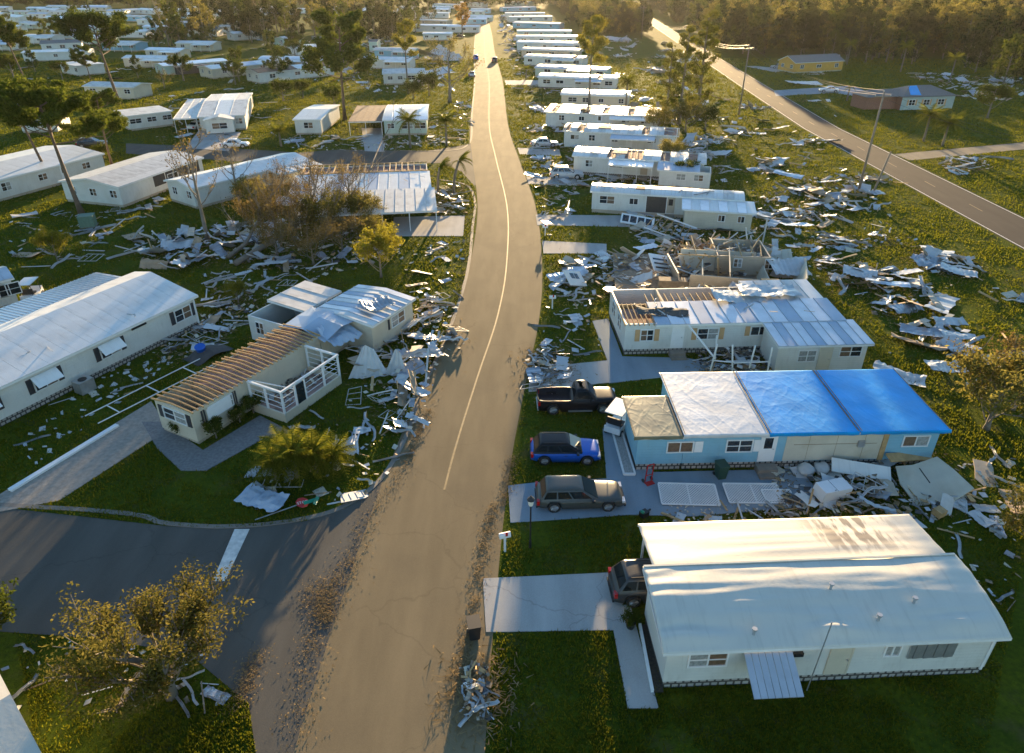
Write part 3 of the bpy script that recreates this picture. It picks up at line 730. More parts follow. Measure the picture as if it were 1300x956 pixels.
row_home('white mobile home with a ribbed grey metal roof, half its panels rusty', (691, 142), (838, 148), (800, 137), 2.75, wins=5, miss=.1, mats=[RF_METAL, RF_OLD, RF_METAL], kind='shed', rise=.2)
row_home('cream mobile home with a smooth rounded roof beside the tall leaning trunk', (711, 120), (799, 123), (780, 113), 2.75, wall=W_CREAM, wins=4, miss=.05)
row_home('white mobile home with a curved front end and patched roof rim', (682, 98), (784, 101), (760, 95), 2.75, wins=5, miss=.12)
row_home('pale blue-green home with crumpled roof metal over its middle', (678, 86), (770, 90), (745, 82), 2.4, wall=W_GREEN, roofm=RF_BLUE, wins=3)
row_home('narrow white home with a bright roof rim, eleventh along the street', (664, 72), (740, 75), (720, 69), 2.75, wins=4, miss=.12, mats=[RF_WHITE, RF_OLD])
row_home('tan-walled home with a low flat roof, squeezed between two white ones', (661, 63), (735, 65), (720, 60), 2.6, wall=W_TAN, roofm=RF_OLD, wins=3)
row_home('white home with a wide bright roof near the sun glint', (655, 54), (740, 56), (720, 51), 2.75, wins=4)
row_home('white home with a doubled roof edge behind the bright-roofed home', (655, 47), (735, 47), (720, 44), 2.8, wins=4)
row_home('pale green home with a thin roof, under the far end of the row', (656, 40), (726, 40), (715, 38), 2.6, wall=W_GREEN, wins=3)
row_home('long pale blue home with a square blue front room at its street end', (650, 29), (722, 31), (712, 25), 2.7, wall=W_BLUE, wins=3)
row_home('white home with a bright ridge in the far row, third from the end', (647, 22), (709, 21), (700, 19), 2.8, wins=3)
row_home('white home in the far row, second from the end of the street', (641, 17), (692, 17), (685, 14.5), 2.8, wins=3)
row_home('pale home closing the far row at the end of the street', (639, 10), (688, 9), (680, 7.5), 2.8, wall=W_BLUE, wins=3)
# left side of the far street
G2 = 'homes on the far left side of the street'
row_home('dark-sided long home with a torn brown roof hole at the far street', (513, 25), (578, 27), (577, 20), 2.8, roofm=RF_OLD, wall=W_TAN, wins=3, group=G2)
row_home('long white roof second from the top on the far left of the street', (517, 17), (578, 17), (577, 14), 2.8, wins=3, group=G2)
row_home('grey-roofed long home behind the tall thin pine by the street', (515, 32), (578, 33), (577, 28.5), 2.8, wins=3, roofm=RF_METAL, group=G2)
row_home('white home with a porch facing the street beside the orange-leaved tree', (536, 43), (574, 43), (572, 37), 2.8, wins=3, group=G2)
row_home('white clubhouse row with pale roof closing off the end of the street', (580, 3), (640, 5), (640, 1), 3.4, wins=6, group=G2)
row_home('pale grey home beyond the trees at the far end of the street', (548, 5), (578, 6), (577, 2), 3.0, wins=3, group=G2)
row_home('pale teal home in the last row beyond the street end', (640, 2), (672, 3), (672, -2), 3.2, wall=W_GREEN, wins=3, group=G2)

# --- left foreground: long white home
h = Home('mobile_home', 'long white home with a bright blue-white roof and awnings at the left edge', (-37.2, 31.0), (-26.5, 52.5), None, 2.8, world=True, D=7.6)
h.roof(RF_WHITE, [(0, 0), (2.7, .56), (5.4, 1.12), (7.6, .72)], 0, panel=1.6, rib=False)
h.walls(W_WHITE, z0=.5, gable=h.prof, skirt=BLOCK)
h.roof(RF_METAL, 'shed', -.25, (0, 7.62, h.L - 1.2, 11.2), z=3.5, panel=.35, th=.03, deck=False)
LL = h.L
for u, a in ((LL - 1.9, None), (LL - 8.6, 1), (LL - 13.6, 1), (LL - 17.8, 1), (LL - 21.5, 1)): h.win('S', u, 1.5, 1.0, 1.75, SHUT_D, TRIM if a else None)
h.part('wall_vent', MB().box(LL - 6.3, .2, 2.35, LL - 5.0, .27, 2.5), BLACK)
h.part('conditioner_unit', MB().box(LL - 12.0, -1.1, .05, LL - 10.9, -.2, 1.0), STEEL)
h.part('conditioner_fan', MB().tube([(LL - 11.45, -.65, 1.0), (LL - 11.45, -.65, 1.04)], .3, 14), BLACK)
h.part('post', MB().box(LL - .5, .1, .4, LL - .4, .26, 2.7), TRIM)
L1 = h

# --- the home whose roof is only rafters
h = Home('mobile_home', 'cream mobile home stripped to bare rafters with a broken screen porch', (241, 524), (402, 426), (197, 503), 2.6)
h.D = 3.6; LL = h.L + .3
h.ov = .1
h.walls(W_CREAM, (.1, .1, LL, h.D - .1), .25, 2.45)
h.part('interior_floor', MB().box(.2, .2, .3, LL - .1, h.D - .2, .36), WOOD_OLD)
rme = MB().bar((0, -.12, 0), (0, h.D / 2, .16), .06, .13).bar((0, h.D / 2, .16), (0, h.D + .12, 0), .06, .13).mesh('rafter', WOOD)
nr = 30
for i in range(nr): put('rafter', rme, h.root, (.12 + (LL - .2) * i / (nr - 1), 0, 2.52), (0, 0, random.uniform(-.035, .035)))
h.part('ceiling_scraps', MB().box(LL * .25, .3, 2.30, LL * .98, h.D - .3, 2.34), INSUL)
for xx in (2.8, 5.6, 8.8): h.part('room_partition', MB().box(xx, .25, .36, xx + .1, h.D - .25, 2.28), BARE)
h.win('S', 2.2, 1.9, .8, 1.7); h.part('storm_shutter', MB().box(1.15, -.0, 1.25, 3.1, .05, 2.1), TRIM)
h.part('shutter', MB().box(.75, .02, 1.2, .85, .08, 2.2).box(.95, .02, 1.2, 1.03, .08, 2.2), SHUT_D); h.part('shutter', MB().box(3.3, .02, 1.2, 3.4, .08, 2.2).box(3.5, .02, 1.2, 3.58, .08, 2.2), SHUT_D)
h.win('W', 1.75, 2.0, .8, 1.75, SHUT_D)
# screen porch
px0, px1, py0, py1 = 4.6, 10.2, -3.1, -.02
pm = MB().box(-.06, -.06, .6, .06, .06, 2.35).mesh('porch_post', TRIM)
for xx, yy in ((px0, py0), (px0 + 1.2, py0), (px0 + 2.1, py0), (px1, py0), (px0 + 4.0, py0), (px1, py0 + 1.5), (px0, py0 + 1.5), (px1, py1 - .1), (px0, py1 - .1)): put('porch_post', pm, h.root, (xx, yy, 0))
wb = MB(); wb.box(px0 - .06, py0 - .06, .0, px1 + .06, py0 + .06, .7); wb.box(px0 - .06, py0 + .06, 0, px0 + .06, py1, .7); wb.box(px1 - .06, py0 + .06, 0, px1 + .06, py1, .7); h.part('porch_wall', wb, W_CREAM)
tb = MB(); tb.bar((px0 - .1, py0, 2.4), (px1 + .1, py0, 2.4), .14, .14); tb.bar((px0, py0 + .08, 2.4), (px0, py1, 2.4), .14, .14); tb.bar((px1, py0 + .08, 2.4), (px1, py1, 2.4), .14, .14); tb.bar((px0 + .3, py1, 2.3), (px0 + 2.2, py0 + .2, 1.2), .07); h.part('porch_beam', tb, TRIM)
for zz in (1.1, 1.5, 1.9): h.part('louvre_rail', MB().bar((px0 + .1, py0, zz), (px1 - .1, py0, zz), .03).bar((px0, py0 + .1, zz), (px0, py1 - .2, zz), .03).bar((px1, py0 + .1, zz), (px1, py1 - .2, zz), .03), TRIM)
h.part('porch_floor', MB().box(px0 + .06, py0 + .06, .0, px1 - .06, py1 - .03, .15), INSUL)
h.part('porch_door', MB().box(px0 + 1.25, py0 - .03, .1, px0 + 2.05, py0 + .03, 2.2), GLASS)
# far end: metal roofed wing and open back room
wx0, wx1 = LL + 3.1, LL + 8.6
ex = (wx0, -2.5, wx1, 3.0); o_ = h.ext
h.walls(W_CREAM, ex, .2, 2.5); h.win('S', 3.4, 1.7, .9, 1.6, ext=ex)
h.part('shutter', MB().box(wx0 + 2.05, -2.56, 1.15, wx0 + 2.25, -2.5, 2.05), SHUT_D)
h.roof(RF_METAL, 'gable', .3, (wx0 - .2, -2.8, wx1 + .2, 3.3), z=2.55, panel=.75, mats=[RF_WHITE, RF_METAL, RF_BLUE])
ex = (LL + .1, .05, wx0 - .02, h.D - .1); h.walls(W_CREAM, ex, .25, 2.3)
h.part('buckled_roof', MB().add([(LL - .2, -.6, 2.1), (LL + 1.6, -.9, 2.75), (wx0 + .1, -.9, 2.5), (LL - .2, 1.5, 2.75), (LL + 1.6, 1.4, 3.05), (wx0 + .1, 1.5, 2.85), (LL - .2, h.D, 2.5), (LL + 1.6, h.D + .1, 2.6), (wx0 + .1, h.D, 2.7)], [(0, 1, 4, 3), (1, 2, 5, 4), (3, 4, 7, 6), (4, 5, 8, 7)]), RF_BLUE)
ex = (LL + .2, h.D + .02, LL + 5.2, h.D + 4.2); h.walls(W_WHITE, ex, .1, 2.3); h.win('W', 1.2, .8, 1.0, 1.4, ext=ex); h.win('S', 2.4, .9, .5, 1.9, ext=ex)
h.roof(RF_OLD, 'shed', .15, (LL + 2.6, h.D + .3, LL + 7.2, h.D + 4.4), z=2.45, panel=1.5)
h.ext = o_
L2 = h

# --- other homes on the left
def left_home(label, nl, nr, far, z=2.75, wall=W_WHITE, roofm=RF_WHITE, kind='gable', rise=.7, wins=3, panel=None, mats=None, miss=0, group='homes on the left side of the park', name='mobile_home', endw=2, cat='house', D=None, rib=False):
    h = Home(name, label, nl, nr, far, z, group=group, cat=cat, D=D)
    if not panel and h.A.length < 150: panel, rb = 1.8, False
    else: rb = rib or bool(panel)
    h.roof(roofm, kind, rise, panel=panel, mats=mats, miss=miss, rib=rb, deck=not h.far)
    h.walls(wall, z0=.35, gable=h.prof)
    for i in range(wins): h.win('S', h.L * (i + .5 + random.uniform(-.15, .15)) / wins, random.choice([1.2, 1.6, 2.0]), random.choice([.8, 1.0]), 1.7)
    for i in range(endw): h.win('W', h.D * (i + .5) / max(1, endw), 1.0, .9, 1.7)
    if h.L > 9 and not h.far: h.door('S', h.L * .62, random.choice([TRIM, W_TAN]))
    return h
h = left_home('white home with a mottled grey-white roof and a band of dark porch windows', (150, 238), (259, 200), (61, 234), 2.75, roofm=RF_OLD, kind='gable', rise=.75, wins=1, endw=3)
o_ = h.ext
for i in range(4): h.part('porch_screen', MB().box(h.L * .38 + i * 2.3, h.ov - .05, 1.1, h.L * .38 + i * 2.3 + 2.1, h.ov - .005, 2.5), SCREEN)
h = left_home('white home with a bright blue-white roof and a picket-fenced carport', (243, 240), (394, 203), (368, 187), 2.75, kind='gable', rise=.6, wins=1, D=6.6)
h.carport((h.L * .62, -2.6, h.L, .1), 2.5, RF_WHITE, 5)
pk = MB().box(0, 0, .1, .12, .03, 1.25).mesh('picket', TRIM)
for i in range(22): put('picket', pk, h.root, (h.L * .74 + i * .26, -2.5, 0))
h.part('rail', MB().bar((h.L * .74, -2.45, .4), (h.L, -2.45, .4), .05).bar((h.L * .74, -2.45, 1.0), (h.L, -2.45, 1.0), .05), TRIM)
left_home('white-roofed home with an open shaded porch at the left edge behind two pines', (-30, 236), (133, 195), (91, 178), 2.75, kind='gable', rise=.7, wins=3)
h = Home('mobile_home', 'white home with bare roof trusses along its ridge beside the leaning palms', (366, 246), (548, 239), (546, 207), 2.75, group='homes on the left side of the park')
h.walls(W_WHITE, z0=.35); DD = h.D
h.roof(RF_BLUE, 'shed', .35, (0, 0, h.L, DD * .55), panel=1.4, mats=[RF_WHITE, RF_BLUE, RF_WHITE])
tr = MB().bar((0, 0, 0), (0, DD * .42, -.1), .09, .14).bar((0, .2, -.45), (0, DD * .42, -.45), .07, .1).mesh('truss', WOOD)
for i in range(20): put('truss', tr, h.root, (.6 + i * (h.L - 1) / 20, DD * .56, 3.1))
h.part('ridge_beam', MB().bar((.3, DD * .57, 3.15), (h.L - .2, DD * .57, 3.15), .12, .16).bar((.3, DD * .98, 2.98), (h.L - .2, DD * .98, 2.98), .12, .16), WOOD)
h.part('ceiling', MB().box(.4, DD * .55, 2.5, h.L - .4, DD - .4, 2.55), INSUL)
h.carport((h.L * .12, -8.2, h.L * 1.02, -.05), 2.4, RF_OLD, 6, .4); h.carport((-1.2, -3.0, h.L * .115, -.05), 2.3, RF_WHITE, 2)
h.win('S', 4, 1.4, 1, 1.6); h.win('S', 12, 1.4, 1, 1.6)
L3 = h
h = left_home('white home with a gabled front bay and an open carport beside it', (250, 149), (312, 146), (290, 119), 2.75, roofm=RF_OLD, kind='gable', rise=.7, wins=2, mats=[RF_OLD, RF_WHITE, RF_OLD], panel=3.0)
h.carport((-4.2, 0, -.05, h.D * .8), 2.6, RF_OLD, 3)
h.part('front_bay', MB().box(1.5, -2.6, .2, 6.4, h.ov - .01, 2.55), W_WHITE); h.part('bay_roof', MB().add([(1.2, -2.9, 2.58), (6.7, -2.9, 2.58), (3.95, -2.9, 3.2), (1.2, .3, 2.58), (6.7, .3, 2.58), (3.95, .3, 3.2)], [(0, 1, 2), (3, 5, 4), (0, 2, 5, 3), (1, 4, 5, 2), (0, 3, 4, 1)]), RF_OLD)
h.win('S', 3.95 - h.ov, 2.6, 1.0, 1.5, ext=(h.ov, -2.62, 9, 9))
left_home('white home half hidden by the pine with a grey flat roof', (160, 148), (219, 141), (216, 122), 2.75, roofm=RF_OLD, kind='flat', rise=.1)
h = left_home('pale green home with a dark screened porch on the lawn', (207, 84), (290, 77), (285, 70), 2.6, wall=W_GREEN, roofm=RF_METAL, kind='gable', rise=.4, wins=2)
h.part('porch_screen', MB().box(3, -2.2, .2, 12, -.1, 2.2), SCREEN); h.part('porch_roof', MB().box(2.6, -2.5, 2.2, 12.4, .1, 2.3), RF_GREY)
left_home('cream home with a blue-patched white roof on the open lawn', (268, 88), (366, 78), (345, 70), 2.6, wall=W_CREAM, kind='gable', rise=.6, wins=4, mats=[RF_WHITE, RF_WHITE, RF_BLUE], panel=5)
left_home('white house with a grey pitched roof and sunlit end wall, far left', (235, 38), (275, 38), (285, 28), 2.9, roofm=RF_GREY, kind='gable', rise=1.2, wins=3)
left_home('white home with a brown felt roof and a pale porch roof', (328, 93), (425, 83), (397, 73), 2.75, roofm=RF_BROWN, kind='gable', rise=.7, wins=3, mats=[RF_BROWN, RF_BROWN, RF_WHITE], panel=6)
left_home('small white home with a wide front window beside a torn tan porch', (371, 152), (408, 152), (385, 133), 2.75, kind='gable', rise=.5, wins=1)
h = left_home('pale green home with an arched peeling roof behind the two palms', (485, 153), (543, 152), (510, 133), 2.75, wall=W_GREEN, kind='arch', rise=.5, wins=3, panel=1.6, mats=[RF_WHITE, RF_METAL, RF_WHITE], miss=.1)
h.carport((-6.2, .5, -.05, h.D), 2.5, RF_BROWN, 3)
left_home('white home with dark shuttered windows between the tall thin pines', (485, 94), (540, 93), (515, 80), 2.75, roofm=RF_OLD, kind='gable', rise=.8, wins=4)
left_home('white wrecked home with a shifted roof in front of the dark grove', (372, 61), (442, 57), (405, 49), 2.7, roofm=RF_WHITE, kind='arch', rise=.5, wins=3, panel=2, miss=.25)
left_home('tall pale green shed at the edge of the dark grove', (467, 53), (479, 53), (474, 49), 3.4, wall=W_GREEN, roofm=RF_GREY, kind='gable', rise=.5, wins=1, endw=1, name='shed', cat='shed')
left_home('small white shed behind the wrecked home near the grove', (365, 50), (384, 48), (375, 43), 2.6, wall=W_GREEN, kind='gable', rise=.8, wins=1, endw=1, name='shed', cat='shed')
left_home('pale home at the left edge beside the white boat trailer', (-60, 372), (18, 353), (5, 338), 2.7, roofm=RF_METAL, kind='gable', rise=.5, wins=3, panel=.8)
C_ = P(-14, 829, 2.8); n_ = (C_ - P(6, 867, 2.8)).normalized(); B_ = C_ - n_ * 6.5; A_ = B_ - Vector((n_.y, -n_.x)) * 9
h = Home('mobile_home', 'home roof corner at the bottom left edge of the view', tuple(A_), tuple(B_), None, 2.8, world=True, D=6.5, group='homes on the left side of the park')
h.roof(MEMB, 'gable', .5, panel=None, rib=False); h.walls(W_WHITE, z0=.35, gable=h.prof); h.win('E', 2, 1.2, .9); h.win('N', 3, 1.2, .9)
# the rows at the top left
TG = 'far homes at the top left'
TL = [('long white home with a cream annex behind the leaning pine', (26, 67), (112, 65), (70, 59), W_WHITE, RF_WHITE, 'gable', .4),
      ('white home with a dark carport in the row behind the cream annex', (50, 56), (104, 54), (70, 45), W_WHITE, RF_GREY, 'gable', .9),
      ('grey-gabled home with a bright roof slope, left of the big pine crown', (60, 40), (93, 41), (105, 32), W_TEAL, RF_WHITE, 'gable', 1.0),
      ('pale green home with a dark window band and wide flat roof', (55, 22), (103, 23), (70, 17), W_GREEN, RF_METAL, 'gable', .5),
      ('white home with a torn roof at the top left corner', (4, 20), (34, 24), (20, 12), W_WHITE, RF_WHITE, 'gable', .8),
      ('low white home tucked behind the leftmost pine, blue door side', (32, 10), (56, 10), (48, 4), W_BLUE, RF_METAL, 'gable', .5),
      ('white home with two dark windows in the topmost left row', (58, 8), (90, 8), (85, 2), W_WHITE, RF_WHITE, 'gable', .6),
      ('pale grey long home in the topmost left row', (102, 8), (134, 8), (130, 2), W_TEAL, RF_METAL, 'gable', .6),
      ('home with a blue tarp patch among the top left rows', (134, 14), (158, 14), (155, 8), W_WHITE, RF_BLUE, 'gable', .8),
      ('bright white roofed home right of the blue patched one', (158, 13), (182, 12), (180, 7), W_WHITE, RF_WHITE, 'gable', .6),
      ('white home with a scalloped bright roof edge left of the bare trees', (172, 12), (208, 14), (200, 6), W_WHITE, RF_WHITE, 'gable', .8),
      ('white home with a bent low roof behind the big pine crown', (172, 25), (214, 26), (208, 17), W_WHITE, RF_OLD, 'gable', .5),
      ('pale home between the two bare tree clumps', (224, 12), (244, 12), (242, 5), W_BLUE, RF_METAL, 'gable', .5),
      ('home glimpsed through the bare trees with a lit roof edge', (248, 22), (268, 22), (266, 14), W_WHITE, RF_WHITE, 'gable', .6),
      ('pale home with a steep bright roof right of the bare trees', (288, 24), (310, 26), (300, 15), W_WHITE, RF_WHITE, 'gable', 1.2),
      ('long white roofed home with a pale front beside the pines', (296, 43), (348, 40), (345, 35), W_WHITE, RF_WHITE, 'gable', .6),
      ('dark-banded small annex home under the big pine crown', (74, 80), (96, 84), (108, 73), W_WHITE, RF_OLD, 'flat', .1),
      ('white home at the left edge behind the shaded lawn', (-20, 122), (28, 118), (20, 112), W_WHITE, RF_WHITE, 'gable', .5),
      ('white home behind the twin pines with a parked car', (20, 150), (70, 148), (60, 136), W_WHITE, RF_OLD, 'gable', .5)]
for (lb, a, b, f, wm_, rm_, kd, rs) in TL: left_home(lb, a, b, f, 2.8, wm_, rm_, kd, rs, 3, group=TG, endw=1)
# --- houses across the two-lane road
h = left_home('yellow stucco house with a torn grey roof across the two-lane road', (1010, 80), (1073, 77), (1040, 60), 2.9, W_YELLOW, RF_GREY, 'gable', 1.6, 3, group='houses across the two-lane road', name='bungalow')
h.part('roof_patch', MB().box(h.L * .5, h.D * .55, 3.9, h.L * 1.1, h.D * .9, 4.0), RF_WHITE)
def hip(h, mat, rise, name='roof'):
    L, D, z = h.L, h.D, h.z; i = min(D / 2, L * .35)
    mb = MB(); mb.add([(0, 0, z), (L, 0, z), (L, D, z), (0, D, z), (i, D / 2, z + rise), (L - i, D / 2, z + rise), (0, 0, z - .15), (L, 0, z - .15), (L, D, z - .15), (0, D, z - .15)],
                      [(0, 1, 5, 4), (1, 2, 5), (2, 3, 4, 5), (3, 0, 4), (0, 6, 7, 1), (1, 7, 8, 2), (2, 8, 9, 3), (3, 9, 6, 0), (9, 8, 7, 6)])
    mb.build(name, mat, h.root); h.prof = [(0, 0), (D, 0)]
h = Home('bungalow', 'brick and grey-green house with a dark hip roof and a blue tarp strip', (1146, 123), (1216, 121), (1130, 96), 2.9, group='houses across the two-lane road')
hip(h, RF_GREY, 1.7); h.walls(W_TEAL, z0=.1)
h.part('brick_wall', MB().box(.2, .25, .1, .27, h.D - .3, 2.8), BRICKM)
for u in (2.5, 6, 9.5): h.win('S', u, 1.4, 1.1, 1.6, SHUT_W)
h.part('garage_wing', MB().box(-7, h.D * .25, .1, .2, h.D * .9, 2.7), BRICKM); h.part('garage_roof', MB().add([(-7.5, h.D * .15, 2.75), (.4, h.D * .15, 2.75), (.4, h.D, 2.75), (-7.5, h.D, 2.75), (-5, h.D * .55, 3.9), (3, h.D * .55, 3.9)], [(0, 1, 5, 4), (1, 2, 5), (2, 3, 4, 5), (3, 0, 4), (0, 3, 2, 1)]), RF_GREY)
tp = MB(); i = h.D / 2
tp.add([(2.2, .6, 3.2), (4.6, .3, 3.12), (5.6, i * .95, 4.58), (3.6, i * .95, 4.5), (2.2, .6, 3.16), (4.6, .3, 3.08), (5.6, i * .95, 4.54), (3.6, i * .95, 4.46)], [(0, 1, 2, 3), (7, 6, 5, 4), (0, 4, 5, 1), (1, 5, 6, 2), (2, 6, 7, 3), (3, 7, 4, 0)])
h.part('roof_tarp', tp, BT)
# more homes filling the far rows
random.seed(19); taken = [o.location.copy() for o in col.objects if o.type == 'EMPTY' and 'category' in o.keys() and o['category'] in ('house', 'shed')]
cnt = 0
for ry in range(0, 15):
    for rx in range(0, 16):
        y = 172 + ry * 27 + random.uniform(-3, 3); x = -24 - rx * 25 + random.uniform(-4, 4) - ry * .5
        if x < -.74 * y - 10 or (x > -150 and 280 < y < 450 and x < -35) or (x > -36 and y < 300): continue
        c3 = Vector((x + 8, y + 3, 0))
        if any((c3 - t).length < 21 for t in taken): continue
        ang = R(-8 + random.uniform(-5, 5)); d_ = Vector((math.cos(ang), math.sin(ang))); a_ = Vector((x, y)); L_ = random.uniform(12, 18)
        wm_ = random.choice([W_WHITE, W_WHITE, W_CREAM, W_BLUE, W_GREEN]); rm_ = random.choice([RF_WHITE, RF_WHITE, RF_OLD, RF_METAL, RF_BLUE])
        wn_ = {W_WHITE.name: 'white', W_CREAM.name: 'cream', W_BLUE.name: 'pale blue', W_GREEN.name: 'pale green'}[wm_.name]; rn_ = {RF_WHITE.name: 'white', RF_OLD.name: 'stained', RF_METAL.name: 'metal', RF_BLUE.name: 'blue-grey'}[rm_.name]
        h = Home('mobile_home', '%s home with a %s roof in the packed far rows at the top left' % (wn_, rn_), tuple(a_), tuple(a_ + d_ * L_), None, 2.7, world=True, D=random.uniform(5, 7.5), group='packed far rows at the top left')
        h.roof(rm_, random.choice(['arch', 'gable']), .6, panel=None, rib=False, deck=False); h.walls(wm_, z0=.35, gable=h.prof)
        for k in range(3): h.win('S', L_ * (k + .5) / 3, 1.5, .9)
        if random.random() < .5: h.carport((L_ * .5, -2.8, L_, -.02), 2.4, rm_, 3, .12, panel=None)
        taken.append(c3); cnt += 1
# ---------------------------------------------------------------- trees and plants
PINE_L = leaf_mat('pine needles', (.034, .058, .010), (.150, .165, .022), .45)
BROAD_L = leaf_mat('broad leaves', (.034, .056, .010), (.130, .140, .022), .45)
FOREST_L = leaf_mat('forest leaves', (.016, .028, .007), (.060, .064, .014), .35)
BROWN_L = leaf_mat('wilted brown leaves', (.095, .065, .024), (.22, .165, .055), .4)
OLIVE_L = leaf_mat('storm stripped leaves', (.085, .080, .022), (.26, .22, .05), .5)
GOLD_L = leaf_mat('yellow green leaves', (.12, .13, .018), (.32, .27, .03), .55)
GOLDG_L = leaf_mat('golden green vine leaves', (.055, .070, .012), (.19, .18, .025), .5)  # golden green leaf mix for the vine-covered trees
ORANGE_L = leaf_mat('orange leaves', (.12, .10, .02), (.42, .22, .03), .5)
PALM_L = leaf_mat('palm fronds', (.055, .085, .012), (.27, .25, .03), .5)
BARK = M('pine bark', (.13, .085, .055), .9, .25, 2, bump=.5, bscale=8)
BARK_G = M('grey bark', (.17, .145, .115), .9, .2, 2, bump=.4, bscale=8)

def rv(): 
    while True:
        v = Vector((random.uniform(-1, 1), random.uniform(-1, 1), random.uniform(-1, 1)))
        if .05 < v.length < 1: return v
def leaf(mb, p, size, asp, rnd):
    d = rv().normalized(); e = d.cross(rv()).normalized()
    a = d * size * rnd.uniform(.6, 1.2); b = e * size * asp * rnd.uniform(.6, 1.2)
    o = len(mb.v)
    mb.v += [tuple(p - a * .5), tuple(p + b * .5), tuple(p + a * .5), tuple(p - b * .5)]
    mb.f.append((o, o + 1, o + 2, o + 3))
def branch(mb, p, d, ln, r, depth, tips, rnd, spread=.6, up=.1, seg=4, kids=3, thin=.62, n=5):
    pts = [p]; rad = [r]; q = p.copy(); dd = d.normalized()
    for i in range(seg):
        dd = (dd + rv() * .16 + Vector((0, 0, up * .25))).normalized(); q = q + dd * ln / seg
        pts.append(q.copy()); rad.append(max(.008, r * (1 - .5 * (i + 1) / seg)))
    mb.tube(pts, rad, n if depth > 1 else 4, cap=False)
    if depth <= 1: tips.append((pts[-1], dd, ln)); tips.append((pts[-2], dd, ln))
    if depth == 0: return
    for k in range(kids):
        at = pts[-1] if k == 0 else pts[rnd.randint(max(1, seg // 2), seg)]
        nd = (dd + rv() * spread + Vector((0, 0, up))).normalized()
        branch(mb, at, nd, ln * thin * rnd.uniform(.75, 1.2), r * .52, depth - 1, tips, rnd, spread, up, max(2, seg - 1), kids, thin, n)
def make_tree(name, seed, H, r, start, nl, limb, leafmat, bark, per=40, ls=.3, asp=.5, cr=.6, lean=(0, 0), depth=2, up=.15, flat=.6, droop=0, kids=3, spread=.7, top=True, rim=1.0):
    rnd = random.Random(seed); random.seed(seed)
    tb = MB(); pts = []; rad = []; n = 9
    wob = Vector((rnd.uniform(-.2, .2), rnd.uniform(-.2, .2), 0))
    for i in range(n):
        t = i / (n - 1); pts.append(Vector((lean[0] * t + wob.x * math.sin(t * 4) * H * .05, lean[1] * t + wob.y * math.sin(t * 3) * H * .05, H * t * .93))); rad.append(r * (1 - .75 * t) * (1.35 if i == 0 else 1))
    tb.tube(pts, rad, 8)
    tips = []
    for k in range(nl):
        t = start + (1 - start) * (k + rnd.random() * .8) / nl
        f = t * (n - 1); i = min(n - 2, int(f)); p = pts[i].lerp(pts[i + 1], f - i)
        a = k * 2.4 + rnd.uniform(-.5, .5); ln = limb * rnd.uniform(.6, 1.1) * (1 - .55 * max(0, (t - start) / (1 - start)) ** rim)
        d = Vector((math.cos(a), math.sin(a), up + rnd.uniform(-.15, .25) - droop))
        branch(tb, p, d, ln, r * .32, depth, tips, rnd, spread, up, 4, kids)
    if top: tips.append((pts[-1] + Vector((0, 0, .3)), Vector((0, 0, 1)), 1))
    lb = MB()
    for (p, d, ln) in tips:
        c = cr * rnd.uniform(.6, 1.25)
        for j in range(int(per * rnd.uniform(.5, 1.4))):
            v = rv(); v.z *= flat; leaf(lb, p + v * c, ls, asp, rnd)
    return tb.mesh('trunk', bark, True), lb.mesh('crown', leafmat)
TREES = {}
def tproto(key, **k): TREES[key] = make_tree(key, **k)
def tree(key, name, label, loc, s=1.0, rz=None, group=None, cat='tree', mat=None, sz=None):
    t, c = TREES[key]
    o = tag(empty(name, loc, random.uniform(0, 6.28) if rz is None else rz), label, cat, group)
    o.scale = (s, s, sz or s)
    put('trunk', t, o)
    if len(c.polygons): put('crown', c, o)
    return o
tproto('pine1', seed=3, H=17, r=.36, start=.62, nl=13, limb=5.2, leafmat=PINE_L, bark=BARK, per=100, ls=.5, asp=.5, cr=1.05, lean=(-1.5, .5), depth=2, up=.25, flat=.55)
tproto('pine2', seed=8, H=16, r=.30, start=.58, nl=11, limb=4.6, leafmat=PINE_L, bark=BARK, per=95, ls=.5, asp=.5, cr=1.0, lean=(-2.2, 0), depth=2, up=.2, flat=.6)
tproto('pine3', seed=21, H=14, r=.24, start=.35, nl=14, limb=3.8, leafmat=PINE_L, bark=BARK, per=55, ls=.48, asp=.5, cr=.85, lean=(.6, 0), depth=2, up=.15, flat=.6)
tproto('thin', seed=31, H=15, r=.22, start=.5, nl=12, limb=2.4, leafmat=GOLD_L, bark=BARK_G, per=28, ls=.38, asp=.4, cr=.7, depth=2, up=.35, spread=.5)
tproto('oak', seed=40, H=10, r=.34, start=.3, nl=9, limb=4.6, leafmat=BROAD_L, bark=BARK_G, per=46, ls=.42, asp=.6, cr=1.0, depth=2, up=.3, spread=.8)
tproto('stripped', seed=52, H=8, r=.26, start=.25, nl=9, limb=4.0, leafmat=OLIVE_L, bark=BARK_G, per=9, ls=.28, asp=.5, cr=.7, depth=2, up=.35, spread=.8)
tproto('bare', seed=61, H=11, r=.24, start=.35, nl=9, limb=4.0, leafmat=BROWN_L, bark=BARK_G, per=2.2, ls=.3, asp=.5, cr=.6, depth=2, up=.5, spread=.7)
for i in range(4): tproto('forest%d' % i, seed=70 + i, H=11 + i * 1.4, r=.26, start=.06, nl=12, limb=3.9, leafmat=[FOREST_L, BROAD_L, FOREST_L, OLIVE_L][i], bark=BARK_G, per=22 if i != 3 else 12, ls=.7, asp=.6, cr=1.15, depth=1, up=.35, kids=3)
tproto('cypress', seed=80, H=18, r=.34, start=.08, nl=24, limb=2.2, leafmat=GOLDG_L, bark=BARK_G, per=40, ls=.40, asp=.5, cr=.8, depth=1, up=.25, droop=.1, rim=1.5)
